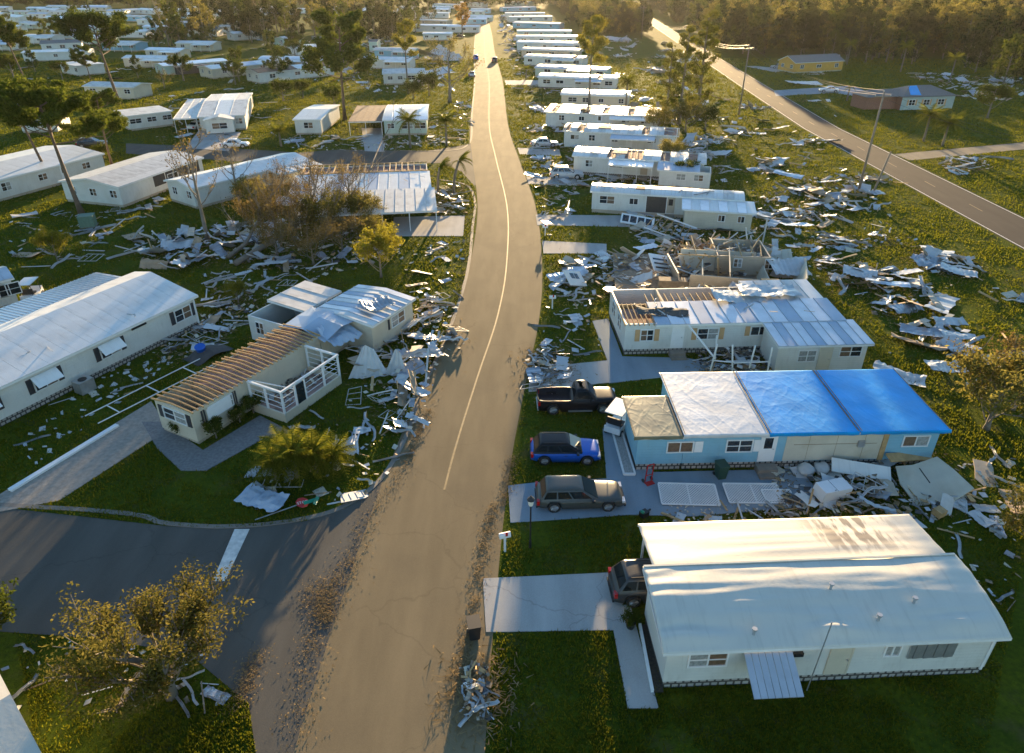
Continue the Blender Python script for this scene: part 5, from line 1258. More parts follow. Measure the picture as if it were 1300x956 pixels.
car('white sedan in the open carport of the gabled-bay home', P(252, 163), R(75), 4.7, 1.8, 1.45, 2.8, .34, 'sedan', P_WHITE)
car('white car covered in scrap beside the carport home driveway', P(299, 187), R(8), 4.6, 1.8, 1.45, 2.8, .34, 'sedan', P_WHITE)
car('dark parked car half hidden behind the twin pines', P(118, 186), R(10), 4.6, 1.8, 1.5, 2.8, .34, 'suv', P_DARK)
# ---------------------------------------------------------------- poles, wires, lamp, small furniture
def utility_pole(label, base, top_z, arm=True, lean=(0, 0), r=.15, mat=None):
    o = tag(empty('utility_pole', base), label, 'utility pole', 'utility poles along the two-lane road')
    tip = Vector((lean[0], lean[1], top_z))
    MB().tube([(0, 0, 0), tip * .5, tip], [r * 1.2, r, r * .75], 8).build('pole', mat or POLEW, o, True)
    if arm:
        MB().bar(tip + Vector((-1.1, .1, -.6)), tip + Vector((1.1, .1, -.6)), .10, .12).build('crossarm', POLEW, o)
        im = cached('ins', lambda: MB().tube([(0, 0, 0), (0, 0, .22)], .05, 6).mesh('insulator', STEEL))
        for x in (-1.0, 0, 1.0): put('insulator', im, o, tip + Vector((x, .1, -.54 if x else 0)))
    return Vector((base[0], base[1], 0)) + tip
tops = [utility_pole('tall grey utility pole rising from the scrap-strewn verge', P(1090, 242), 13.0, True, (.2, 0)),
        utility_pole('utility pole beside the home row, next beyond the tall verge pole', P(938, 146), 13.4, True),
        utility_pole('utility pole rising behind the vine-covered trees', P(868, 95), 13.0, True),
        utility_pole('slim utility pole beside the blue-roofed ruin at the far road', P(814, 50), 13.0, True),
        utility_pole('farther slim utility pole along the two-lane road', P(787, 35), 13.0, True),
        utility_pole('utility pole near the far end of the two-lane road', P(765, 22), 13.0, True),
        utility_pole('farthest visible utility pole at the top of the view', P(740, 20), 12.0, True)]
o = utility_pole('short leaning service pole with a side lamp beside the tall verge pole', P(1108, 246), 5.6, False, (1.3, .6), .13)
wi = 0
for a, b_ in zip(tops[:-2], tops[1:-1]):
    for dx, nm in ((-1.0, 'power line sagging between the poles along the two-lane road'), (0, 'power line sagging between the poles along the two-lane road'), (1.0, 'power line sagging between the poles along the two-lane road')):
        pa_ = a + Vector((dx, .1, -.34 if dx else .2)); pb_ = b_ + Vector((dx, .1, -.34 if dx else .2)); sag = (pb_ - pa_).length * .03
        pts = [pa_.lerp(pb_, t / 10) - Vector((0, 0, sag * 4 * (t / 10) * (1 - t / 10))) for t in range(11)]
        o = MB().tube(pts, .014, 4, cap=False).build('power_line', BLACK); tag(o, nm, 'power line', 'power lines along the two-lane road')
o = MB()
a = tops[0]; pts = [a.lerp(a + Vector((8, -42, 0)), t / 10) - Vector((0, 0, 1.2 * 4 * (t / 10) * (1 - t / 10))) for t in range(11)]
for dx, nm in ((-1.0, 'x'), (1.0, 'x')):
    tag(MB().tube([p + Vector((dx, .1, -.34)) for p in pts], .014, 4, cap=False).build('power_line', BLACK), 'power line leaving the tall verge pole toward the right edge', 'power line', 'power lines leaving the verge pole')
# street lamp
o = tag(empty('street_lamp', P(673, 695)), 'black post lamp with a lantern head beside the station wagon', 'street lamp')
MB().tube([(0, 0, 0), (0, 0, .5), (0, 0, .55), (0, 0, 2.9)], [.07, .07, .045, .04], 8).build('post', BLACK, o)
MB().tube([(0, 0, 2.9), (0, 0, 2.95), (0, 0, 3.25), (0, 0, 3.3)], [.06, .12, .17, .17], 8).build('lantern', M('frosted lamp glass', (.7, .68, .6), .3, .05, 4), o)
MB().tube([(0, 0, 3.3), (0, 0, 3.34), (0, 0, 3.5), (0, 0, 3.58)], [.21, .2, .05, .02], 8).build('lamp_cap', BLACK, o)
# mailboxes
def mailbox(label, loc, rz):
    o = tag(empty('mailbox', loc, rz), label, 'mailbox', 'mailboxes at the kerb')
    MB().box(-.05, -.05, 0, .05, .05, 1.05).build('post', TRIM, o); MB().box(-.3, -.12, 1.05, .3, .12, 1.2).tube([(-.3, 0, 1.2), (.3, 0, 1.2)], .12, 10).build('box', TRIM, o); MB().box(.0, -.16, 1.2, .12, -.13, 1.45).build('flag', LAMP_R, o)
mailbox('white kerbside mailbox on the near lawn beside the street', P(641, 700), .3); mailbox('white mailbox at the kerb before the torn-open home', P(701, 392), .1); mailbox('white mailbox tilting at the kerb near the roofless home driveway', P(692, 300), -.3)
# fallen stop sign with street names
o = tag(empty('stop_sign', P(362, 652), R(18)), 'fallen stop sign with green street name blades at the corner kerb', 'sign')
RED = M('sign red', (.40, .015, .02), .4, .08, 4); GRN = M('sign green', (.0, .22, .13), .4, .08, 4)
octo = [(math.cos(R(22.5 + 45 * i)) * .38, math.sin(R(22.5 + 45 * i)) * .38) for i in range(8)]
pl = MB().poly(octo, 0, .01).build('sign_plate', RED, o); pl.location = (1.0, .25, .32); pl.rotation_euler = (.25, .2, .3)
oc2 = [(x * .96, y * .96) for x, y in octo]
tx = bpy.data.curves.new('lettering', 'FONT'); tx.body = 'STOP'; tx.size = .26; tx.align_x = 'CENTER'; tx.align_y = 'CENTER'; tx.extrude = .002
to = bpy.data.objects.new('lettering_source', tx); col.objects.link(to); bpy.context.view_layer.update()
lm = bpy.data.meshes.new_from_object(to.evaluated_get(bpy.context.evaluated_depsgraph_get())); lm.materials.clear(); lm.materials.append(TRIM); bpy.data.objects.remove(to)
put('lettering', lm, pl, (0, 0, .014))
MB().tube([(-1.6, -.1, .08), (1.0, .25, .28)], .035, 6).build('post', STEEL, o)
for k, (x, y, rz) in enumerate(((1.45, .25, .4), (1.75, .2, 1.3))):
    b_ = MB().box(-.42, -.1, 0, .42, .1, .02).build('street_name_blade', GRN, o); b_.location = (x, y, .3); b_.rotation_euler = (.6, .2, rz)
# wheelie bin, transformer box, trailer, hand truck, bike
def bin_(label, loc, m, s=1):
    o = tag(empty('wheelie_bin', loc, .2), label, 'bin'); o.scale = (s, s, s)
    MB().add([(-.24, -.26, .06), (.24, -.26, .06), (.24, .26, .06), (-.24, .26, .06), (-.3, -.36, 1.0), (.3, -.36, 1.0), (.3, .36, 1.0), (-.3, .36, 1.0)], [(3, 2, 1, 0), (4, 5, 6, 7), (0, 1, 5, 4), (1, 2, 6, 5), (2, 3, 7, 6), (3, 0, 4, 7)]).build('body', m, o)
    MB().box(-.32, -.4, 1.0, .32, .38, 1.07).build('lid', m, o)
    for x in (-.27, .27): MB().tube([(x - .03, .3, .12), (x + .03, .3, .12)], .12, 10).build('wheel', BLACK, o)
bin_('dark green wheelie bin against the pale blue home', P(914, 606), M('dark green plastic', (.02, .06, .04), .5, .1, 4))
bin_('black wheelie bin standing in the scrap at the bottom kerb', P(602, 808), BLACK, .95)
o = tag(empty('transformer_box', P(113, 287), .3), 'green utility transformer box on the shaded lawn beside the pine', 'utility box')
MB().box(-.8, -.7, 0, .8, .7, 1.3).build('cabinet', M('utility green', (.10, .17, .12), .6, .1, 4), o); MB().box(-.85, -.75, 1.3, .85, .75, 1.38).build('lid', M('utility green', ()), o); MB().box(-.9, -.8, 0, .9, .8, .08).build('pad', KERBM, o)
def golf_cart(label, loc, rz, cover):
    o = tag(empty('golf_cart', loc, rz), label, 'golf cart')
    MB().add([(-1.1, -.55, .3), (1.1, -.55, .3), (1.1, .55, .3), (-1.1, .55, .3), (-1.1, -.55, .75), (.5, -.55, .55), (.5, .55, .55), (-1.1, .55, .75), (1.1, -.5, .85), (1.1, .5, .85), (.6, -.52, .6), (.6, .52, .6)], [(0, 3, 2, 1), (4, 5, 6, 7), (0, 1, 10, 5, 4), (3, 7, 6, 11, 2), (1, 2, 9, 8), (1, 8, 10), (2, 11, 9), (5, 10, 11, 6), (10, 8, 9, 11), (0, 4, 7, 3)]).build('body', P_WHITE, o)
    MB().box(-.7, -.5, .7, -.1, .5, .85).box(-.75, -.5, .85, -.65, .5, 1.25).build('seat', BLACK, o)
    for x, y in ((-.95, -.5), (-.95, .5), (.7, -.5), (.7, .5)): MB().bar((x, y, .6), (x * .9, y, 1.75), .04).build('roof_post', BLACK, o)
    MB().box(-1.05, -.6, 1.75, .85, .6, 1.82).build('roof', P_WHITE, o)
    tm, rm_ = cached(('wheel', .24), lambda: wheel_meshes(.24, .18))
    for x in (-.75, .75):
        for y in (-.5, .5): w_ = put('wheel', tm, o, (x, y, .24)); put('rim', rm_, w_)
    return o
golf_cart('white golf cart parked on the shaded lawn at the left edge', P(43, 379), R(100), 0)
golf_cart('white golf cart with a tilted roof at the corner of the pale blue home', P(784, 544), R(60), 0)
o = tag(empty('hand_truck', P(823, 612), .4), 'red hand truck tipped over at the corner of the pale blue home', 'hand truck')
MB().bar((-.25, 0, .1), (-.1, .1, 1.2), .05).bar((.2, 0, .1), (.35, .1, 1.2), .05).bar((-.2, .05, .5), (.25, .05, .5), .04).bar((-.1, .1, 1.2), (.35, .1, 1.2), .05).build('frame', LAMP_R, o)
MB().box(-.3, -.35, .04, .25, 0, .07).build('toe_plate', LAMP_R, o)
for x in (-.32, .27): MB().tube([(x - .03, .1, .13), (x + .03, .1, .13)], .13, 10).build('wheel', BLACK, o)
o = tag(empty('leaf_blower', P(817, 655), .6), 'small green and black yard blower on the slab edge', 'yard tool')
MB().box(-.2, -.18, 0, .25, .18, .32).build('engine', BLACK, o); MB().tube([(.2, 0, .2), (.6, .1, .1)], .06, 8).build('nozzle', BLACK, o); MB().tube([(-.15, 0, .32), (-.1, 0, .42)], .12, 8).build('tank', GRN, o)
# planter strip beside the pale blue home: raised bed with gravel
o = tag(empty('planter', P(790, 600), 0), 'low white-edged gravel bed along the end wall of the pale blue home', 'planter')
q = [P(778, 552), P(790, 552), P(806, 604), P(792, 604)]; q = [p - P(790, 600) for p in q]
MB().poly(q, 0, .14).build('gravel_bed', M('pale gravel', (.33, .32, .30), .9, .35, 18, bump=.5, bscale=30), o)
for i in range(4):
    a, b_ = q[i], q[(i + 1) % 4]; MB().bar((a.x, a.y, .1), (b_.x, b_.y, .1), .1, .2).build('edging', TRIM, o)
# plant pot by the near home
o = tag(empty('plant_pot', P(800, 797)), 'leafy plant in a dark pot by the near home path', 'plant'); MB().tube([(0, 0, 0), (0, 0, .4)], [.16, .24], 12).build('pot', BLACK, o)
c_ = put('foliage', TREES['shrub'][1], o, (0, 0, .1), None, .55)
# narrow flower bed along the near home
o = tag(empty('planter', P(815, 810)), 'narrow timber-edged soil bed along the end of the near white home', 'planter')
q = [P(812, 795), P(826, 795), P(842, 880), P(828, 880)]; q = [p - P(815, 810) for p in q]
MB().poly(q, 0, .12).build('soil', M('dark soil', (.05, .038, .025), .95, .3, 10, bump=.5, bscale=15), o); MB().bar((*q[0], .1), (*q[3], .1), .12, .22).build('edging', TRIM, o)
# ---------------------------------------------------------------- storm debris
SCW = M('scrap white wood', (.48, .48, .46), .6, .1, 2, dirt=.4, dcol=(.28, .25, .2))
DM_W = M('scrap white metal', (.47, .485, .49), .42, .08, 1.5, bump=.1, bscale=6, metal=.15, dirt=.5, dcol=(.34, .33, .31), dscale=1.2)
DM_G = M('scrap grey metal', (.33, .35, .38), .35, .12, 1.5, bump=.1, bscale=6, metal=.5, dirt=.5, dcol=(.2, .2, .2), dscale=1.2)
DM_T = M('scrap tan siding', (.46, .38, .28), .6, .15, 1.5, dirt=.5, dcol=(.2, .15, .1))
DM_P = M('scrap faded plywood', (.34, .25, .16), .8, .2, 2, dirt=.4, dcol=(.16, .11, .07))
DM_B = M('scrap dark felt', (.07, .065, .06), .85, .2, 2)
def crumple(seed, lx, ly, amp, bend, corr, mat, nx=9, ny=5):
    rnd = random.Random(seed); mb = MB(); k = rnd.uniform(0, 50); tear = [rnd.uniform(.75, 1.0) for _ in range(nx + 1)]
    tw = rnd.uniform(-.5, .5) * bend
    for j in range(ny + 1):
        for i in range(nx + 1):
            u, v = i / nx - .5, (j / ny - .5) * tear[i]
            x, y = u * lx, v * ly
            z = amp * (noise.noise(Vector((u * 2.2, v * 1.8, k))) + .35 * noise.noise(Vector((u * 6, v * 5, k + 9))))
            z += bend * (u * u * 2.2 - .15) + tw * u * v * 2
            if corr: z += .035 * (i % 2)
            mb.v.append((x + .15 * amp * math.sin(v * 7 + k), y, z))
    n = (nx + 1) * (ny + 1); zmin = min(v[2] for v in mb.v); mb.v = [(a, b, c - zmin + .03) for a, b, c in mb.v]
    mb.v += [(a, b, c - .022) for a, b, c in mb.v[:n]]
    for j in range(ny):
        for i in range(nx):
            a = j * (nx + 1) + i; q = (a, a + 1, a + nx + 2, a + nx + 1); mb.f.append(q); mb.f.append(tuple(n + t for t in reversed(q)))
    return mb.mesh('metal_sheet', mat)
def stripm(seed, l, w, amp, mat, up=.12):
    rnd = random.Random(seed); mb = MB(); k = rnd.uniform(0, 50); n = 8; prof = ((-w / 2, up), (-w / 2, 0), (w / 2, 0), (w / 2, up * .6))
    for i in range(n + 1):
        u = i / n - .5; dy = amp * 1.3 * noise.noise(Vector((u * 2, k, 0))); dz = abs(amp * noise.noise(Vector((u * 2.5, k, 4)))) + .03
        tw = rnd.uniform(-.2, .2)
        for (y, z) in prof: mb.v.append((u * l, y + dy + z * tw, z + dz))
    for i in range(n):
        for j in range(3): a = i * 4 + j; mb.f.append((a, a + 4, a + 5, a + 1))
    m = len(mb.v); mb.v += [(a, b, c - .015) for a, b, c in mb.v]; mb.f += [tuple(m + t for t in reversed(f)) for f in list(mb.f)]
    return mb.mesh('metal_strip', mat)
def panelm(seed, lx, ly, mat, ribs=True):
    rnd = random.Random(seed); n = 9; pts = []
    base = [(-.5, -.5), (-.1, -.5), (.3, -.5), (.5, -.45), (.5, .1), (.5, .5), (.1, .48), (-.3, .5), (-.5, .2)]
    for (x, y) in base: pts.append((x * lx * rnd.uniform(.85, 1.05), y * ly * rnd.uniform(.8, 1.05)))
    mb = MB().poly(pts, 0, .05)
    if ribs:
        for i in range(4): x = (-.35 + .22 * i) * lx; mb.bar((x, -ly * .35, .07), (x, ly * .33, .07), .05, .04)
    return mb.mesh('wall_panel', mat)
def framem(seed, lx, ly, mat):
    rnd = random.Random(seed); mb = MB(); z = .05; t = .05
    c_ = [(-lx / 2, -ly / 2, z), (lx / 2, -ly / 2, z + rnd.uniform(0, .2)), (lx / 2 * rnd.uniform(.7, 1.1), ly / 2, z), (-lx / 2, ly / 2 * rnd.uniform(.8, 1.1), z + rnd.uniform(0, .15))]
    for i in range(4): mb.bar(c_[i], c_[(i + 1) % 4], t)
    for k in (.33, .66): mb.bar(Vector(c_[0]).lerp(Vector(c_[1]), k), Vector(c_[3]).lerp(Vector(c_[2]), k), t * .8)
    return mb.mesh('pipe_frame', mat)
DB = {'metal_sheet': [crumple(s, random.uniform(1.4, 3.0), random.uniform(.8, 1.5), random.uniform(.05, .24), random.uniform(-.05, .25), s % 2, [DM_W, DM_W, DM_G, DM_T, DM_W, DM_G, DM_P, DM_G][s % 8]) for s in range(24)],
      'metal_strip': [stripm(s, random.uniform(1.8, 4.2), random.uniform(.14, .32), random.uniform(.1, .5), [DM_W, DM_W, DM_G][s % 3]) for s in range(9)],
      'plank': [MB().bar((-l / 2, 0, .04), (l / 2, random.uniform(-.1, .1), .04 + random.uniform(0, .1)), random.uniform(.09, .2), .05).mesh('plank', m) for l, m in ((2.2, WOOD), (3.0, SCW), (1.5, WOOD), (2.6, WOOD_OLD), (3.6, SCW), (1.8, WOOD))],
      'wall_panel': [panelm(s, random.uniform(1.4, 2.6), random.uniform(1.0, 1.5), [DM_W, BARE, DM_T, DM_W, W_WHITE][s % 5], s % 2) for s in range(7)],
      'pipe_frame': [framem(s, random.uniform(1.8, 3.2), random.uniform(1.0, 2.2), SCW) for s in range(5)]}
NOUN = {'metal_sheet': 'crumpled metal sheet', 'metal_strip': 'bent metal strip', 'plank': 'loose plank', 'wall_panel': 'broken wall panel', 'pipe_frame': 'bent aluminium frame'}
CATS = {'metal_sheet': 'metal sheet', 'metal_strip': 'metal strip', 'plank': 'plank', 'wall_panel': 'wall panel', 'pipe_frame': 'frame'}
COLW = {DM_W.name: 'white', DM_G.name: 'grey', DM_T.name: 'tan', DM_P.name: 'plywood-coloured', WOOD.name: 'raw wood', SCW.name: 'white', WOOD_OLD.name: 'weathered', BARE.name: 'cream', W_WHITE.name: 'pale'}
DROPS = {k: [] for k in DB}
def drop(kind, p, z, s, tilt, where, rz=None):
    me = random.choice(DB[kind])
    DROPS[kind].append((me, (p[0], p[1], z), (random.gauss(0, tilt), random.gauss(0, tilt), random.uniform(0, 6.28) if rz is None else rz), s, where))
def flush_drops():
    from mathutils import Euler
    for kind, lst in DROPS.items():
        lst.sort(key=lambda d: -d[3] * max(d[0].vertices[i].co.length for i in (0, len(d[0].vertices) // 2 - 1)) / math.hypot(d[1][0], d[1][1], CAM_H))
        for (me, loc, rot, s, where) in lst[:285]:
            c = COLW.get(me.materials[0].name, 'pale'); big = 'large ' if s > 1.15 else ('small ' if s < .62 else '')
            o = put(kind, me, None, loc, rot, s)
            tag(o, '%s%s %s %s' % (big, c, NOUN[kind], where), CATS[kind], '%ss %s' % (NOUN[kind], where))
        rest = lst[285:]
        if rest:
            mb = MB(); mi = []; mats = []
            for (me, loc, rot, s, where) in rest:
                m4 = Matrix.Translation(loc) @ Euler(rot).to_matrix().to_4x4() @ Matrix.Diagonal((s, s, s, 1)); o0 = len(mb.v)
                mt = me.materials[0]
                if mt not in mats: mats.append(mt)
                mb.v += [tuple(m4 @ v.co) for v in me.vertices]; mb.f += [tuple(o0 + i for i in f.vertices) for f in me.polygons]; mi += [mats.index(mt)] * len(me.polygons)
            me = mb.mesh('scrap', mats); me.polygons.foreach_set('material_index', mi)
            o = put('scrap_debris', me); o['kind'] = 'stuff'; o['label'] = 'farther %ss strewn across the park' % NOUN[kind]; o['category'] = 'debris'
LIT = {}
def inpoly(p, poly):
    c = False; j = len(poly) - 1
    for i in range(len(poly)):
        a, b = poly[i], poly[j]
        if (a[1] > p.y) != (b[1] > p.y) and p.x < (b[0] - a[0]) * (p.y - a[1]) / (b[1] - a[1]) + a[0]: c = not c
        j = i
    return c
def pick(poly):
    x0, x1 = min(p[0] for p in poly), max(p[0] for p in poly); y0, y1 = min(p[1] for p in poly), max(p[1] for p in poly)
    for _ in range(200):
        p = Vector((random.uniform(x0, x1), random.uniform(y0, y1)))
        if inpoly(p, poly): return p
    return p
TWIG = []
def zone(where, poly, mix, bits=0, hgt=0.0, s=(.7, 1.2), tilt=.12, px=True, clump=0, bitm='pale', bs=.16, base=0):
    poly = [tuple(P(*q, base)) for q in poly] if px else poly
    cx = sum(p[0] for p in poly) / len(poly); cy = sum(p[1] for p in poly) / len(poly)
    rad = max(math.hypot(p[0] - cx, p[1] - cy) for p in poly)
    cc = [pick(poly) for _ in range(clump)] if clump else None
    def spot():
        p = pick(poly)
        if cc and random.random() < .85:
            q = random.choice(cc); p = q + Vector((random.gauss(0, 1.7), random.gauss(0, 1.3)))
        return p
    for q in (cc or []):
        for _ in range(140): TWIG.append((q.x + random.gauss(0, 2.0), q.y + random.gauss(0, 1.5)))
    if hgt >= .35 and not cc and not base:
        for _ in range(700): q = pick(poly); TWIG.append((q.x + random.gauss(0, .7), q.y + random.gauss(0, .7)))
    for kind, n in mix:
        for _ in range(n):
            p = spot(); k = max(0, 1 - math.hypot(p.x - cx, p.y - cy) / rad)
            z = random.random() * hgt * k ** .7
            drop(kind, p, base + .02 + z, random.uniform(*s) * random.choice([.6, .8, 1, 1, 1.25]), tilt * .6 + (.2 * min(1, hgt) if hgt else 0), where)
    for _ in range(int(bits * .4)):
        p = spot(); k = max(0, 1 - math.hypot(p.x - cx, p.y - cy) / rad)
        LIT.setdefault(bitm, []).append((p.x, p.y, base + .03 + random.random() * hgt * k ** .7 * .8, bs * random.uniform(.4, 1.8)))

random.seed(77)
MS, MT, PK, WP, PF = 'metal_sheet', 'metal_strip', 'plank', 'wall_panel', 'pipe_frame'
# the strip of wreckage between the home row and the two-lane road
zone('on the grass verge beside the two-lane road', [(30, 46), (55, 46), (55, 78), (30, 78)], [(MS, 20), (MT, 22), (PK, 14), (WP, 6), (PF, 2)], 500, .35, (.6, 1.2), .16, False, 8, bs=.14)
zone('on the verge behind the roofless wreck', [(29, 78), (54, 78), (54, 105), (29, 105)], [(MS, 30), (MT, 36), (PK, 16), (WP, 8)], 700, .35, (.7, 1.3), .18, False, 9)
zone('on the verge beside the vine-covered trees', [(29, 105), (55, 105), (55, 150), (29, 150)], [(MS, 36), (MT, 36), (PK, 16), (WP, 6)], 700, .45, (.8, 1.6), .2, False, 10, bs=.22)
zone('on the far verge toward the sun glint', [(30, 150), (56, 150), (66, 330), (32, 330)], [(MS, 60), (MT, 30), (WP, 10)], 900, .8, (1.0, 2.2), .25, False, 16, bs=.35)
zone('in the scrap heap on the verge below the tall pole', [(1070, 345), (1150, 340), (1210, 395), (1240, 445), (1180, 450), (1110, 400)], [(MS, 22), (MT, 10), (PK, 5)], 260, .6, (.9, 1.4), .22)
zone('in the scrap heap nearest the two-lane road', [(1160, 312), (1215, 325), (1255, 345), (1210, 356), (1170, 340)], [(MS, 14), (MT, 5)], 120, .7, (.9, 1.3), .22)
zone('at the foot of the tall verge pole', [(1020, 225), (1095, 232), (1120, 265), (1060, 270), (1010, 250)], [(MS, 18), (MT, 8)], 160, .6, (1.0, 1.5), .2)
# right row, from near to far
zone('in the wreckage before the pale blue home', [(975, 590), (1190, 585), (1235, 640), (1150, 665), (990, 655)], [(MS, 12), (MT, 12), (PK, 14), (WP, 10), (PF, 4)], 900, .7, (.5, .9), .2, bs=.12, bitm='mixed')
zone('behind the near white home', [(850, 640), (1000, 640), (1010, 662), (840, 664)], [(PK, 8), (MT, 5), (MS, 3)], 350, .25, (.4, .8), .12, bs=.06, bitm='brown')
zone('on the grass beyond the end of the pale blue home', [(1195, 590), (1290, 575), (1300, 780), (1240, 760), (1180, 670)], [(MT, 7), (PK, 6), (MS, 5), (WP, 2)], 160, .05, (.5, .9), .06, bs=.13)
zone('in the porch wreckage of the tan-shuttered home', [(885, 445), (985, 440), (985, 480), (890, 478)], [(PK, 12), (MT, 9), (WP, 4), (MS, 4)], 700, .8, (.4, .8), .3, bs=.13, bitm='dark')
zone('inside the roofless wreck', [(755, 330), (990, 315), (1000, 352), (775, 375)], [(PK, 56), (WP, 16), (MS, 8), (MT, 8)], 1500, 1.6, (.7, 1.2), .6, bs=.18, bitm='mixed')
zone('in front of the roofless wreck by the street', [(705, 335), (790, 318), (800, 360), (740, 392), (705, 372)], [(MS, 12), (MT, 12), (WP, 6), (PK, 6), (PF, 2)], 260, .5, (.6, 1.1), .2)
zone('on the lawn before the tan-shuttered home', [(690, 385), (745, 380), (770, 455), (690, 450)], [(MT, 9), (MS, 5), (PK, 4)], 80, .05, (.5, .8), .08)
zone('in the kerbside heap behind the black pickup', [(668, 448), (715, 440), (725, 480), (672, 500)], [(MS, 8), (MT, 9), (PK, 6), (PF, 2)], 200, .6, (.5, .8), .3, bs=.12)
zone('between the roofless wreck and the next home', [(790, 268), (960, 295), (960, 315), (800, 308)], [(MS, 12), (WP, 8), (PK, 10), (PF, 3), (MT, 8)], 260, .5, (.7, 1.1), .25)
zone('at the kerb before the dented-roof home', [(680, 242), (735, 240), (725, 300), (685, 300)], [(MS, 6), (MT, 7), (PK, 4)], 100, .1, (.6, 1.0), .12)
for k, (y0, y1) in enumerate(((222, 240), (200, 214), (178, 192), (158, 168), (130, 142), (108, 120), (88, 98))):
    w_ = ['beside the dented-roof home', 'around the parked grey van', 'beside the torn-roof home and silver sedan', 'around the ribbed-roof home', 'beside the cream rounded home', 'before the curved-front home', 'around the pale blue-green home'][k]
    zone(w_, [(672 - k * 4, y0), (900 - k * 18, y0 + 6), (900 - k * 18, y1 + 6), (680 - k * 4, y1)], [(MS, 14), (MT, 12), (WP, 4), (PK, 4)], 200, .4, (.8, 1.3), .2, bs=.2)
zone('along the far right kerb among the last homes', [(632, 20), (645, 20), (668, 88), (648, 88)], [(MS, 30), (MT, 12), (WP, 8)], 300, .8, (1.0, 2.0), .3, bs=.4)
# left side
zone('in the heap spilling from the rafter home onto the street', [(465, 398), (560, 385), (592, 440), (555, 470), (540, 545), (480, 560), (455, 470)], [(MS, 26), (MT, 24), (PK, 18), (WP, 12), (PF, 6)], 700, 1.1, (.5, 1.05), .3, bs=.12)
zone('on the corner lawn beside the low palms', [(430, 500), (530, 500), (500, 610), (420, 645), (330, 655), (300, 620)], [(MT, 14), (PK, 10), (MS, 5), (PF, 4), (WP, 4)], 130, .15, (.5, .9), .12, bs=.1)
zone('on the lawn before the truss home', [(500, 310), (590, 305), (585, 400), (530, 390)], [(MS, 7), (MT, 9), (WP, 3), (PF, 2)], 120, .15, (.6, 1.0), .15)
zone('in the crumpled metal heap under the leafless tree', [(170, 300), (250, 292), (330, 285), (330, 330), (235, 345), (180, 338)], [(MS, 44), (MT, 20), (PK, 6)], 500, 1.2, (.7, 1.2), .35, bs=.15)
zone('in the rubble under the felled trees', [(310, 285), (490, 270), (500, 330), (420, 350), (310, 345)], [(MS, 26), (MT, 14), (PK, 14), (WP, 6)], 900, .5, (.6, 1.1), .25, bs=.18, bitm='mixed')
zone('on the grass behind the rafter home', [(255, 345), (420, 345), (350, 385), (270, 420)], [(MT, 16), (MS, 8), (PK, 12), (PF, 2)], 160, .08, (.6, 1.0), .06, bs=.1)
zone('heaped between the long white home and the rafter home', [(200, 430), (320, 370), (335, 400), (215, 470)], [(MS, 10), (MT, 12), (PK, 8), (PF, 3)], 420, .4, (.5, .95), .2, bs=.13, bitm='mixed')
zone('on the shaded lawn along the long white home', [(20, 560), (100, 490), (205, 430), (225, 460), (140, 520), (20, 610)], [(MT, 3), (PK, 3), (WP, 2)], 200, .03, (.35, .7), .03, bs=.13, bitm='white')
zone('on the lawn behind the long white home', [(10, 270), (200, 265), (170, 335), (10, 345)], [(MT, 16), (PK, 10), (MS, 6), (PF, 2)], 120, .05, (.7, 1.2), .06)
zone('around the mottled-roof home', [(60, 262), (110, 275), (205, 250), (200, 262), (100, 290)], [(MT, 6), (PK, 5), (MS, 3)], 60, .05, (.6, 1.0), .06)
zone('before the arched-roof and wide-window homes', [(355, 172), (560, 175), (595, 165), (590, 185), (480, 192), (370, 190)], [(MS, 14), (MT, 20), (PK, 12), (WP, 4)], 260, .15, (.7, 1.2), .1, bs=.18)
zone('along the street edge beside the two palms', [(545, 150), (600, 120), (600, 160), (575, 185), (545, 185)], [(MS, 12), (MT, 12), (PK, 6)], 160, .3, (.7, 1.2), .2, bs=.2)
zone('at the street corner by the wind-bent palms', [(548, 245), (590, 232), (592, 272), (552, 272)], [(MS, 9), (MT, 12), (PF, 2)], 120, .4, (.6, 1.0), .2)
zone('around the many-limbed pine and wrecked homes', [(390, 75), (560, 70), (590, 118), (480, 118), (400, 110)], [(MS, 40), (MT, 24), (WP, 10), (PK, 10)], 420, .5, (.8, 1.6), .25, bs=.28)
zone('among the ruins before the dark grove', [(330, 48), (510, 48), (500, 72), (335, 78)], [(MS, 44), (MT, 18), (WP, 14)], 420, .9, (1.0, 2.0), .3, bs=.4)
zone('on the lawns of the top left rows', [(10, 20), (330, 12), (330, 118), (10, 130)], [(MS, 40), (MT, 34), (WP, 16)], 500, .3, (1.0, 1.8), .1, bs=.3)
zone('around the gabled-bay home', [(190, 120), (370, 108), (375, 185), (190, 180)], [(MS, 12), (MT, 22), (PK, 8)], 200, .1, (.8, 1.3), .08, bs=.2)
zone('below the stripped tree on the corner', [(0, 830), (90, 805), (310, 830), (330, 900), (20, 905)], [(MT, 6), (MS, 2), (PK, 5)], 90, .1, (.4, .7), .12, bs=.09)
zone('in the kerbside heap at the bottom of the street', [(590, 845), (618, 842), (624, 915), (588, 915)], [(MT, 9), (MS, 3), (PK, 6)], 200, .5, (.3, .5), .3, bs=.09, bitm='mixed')
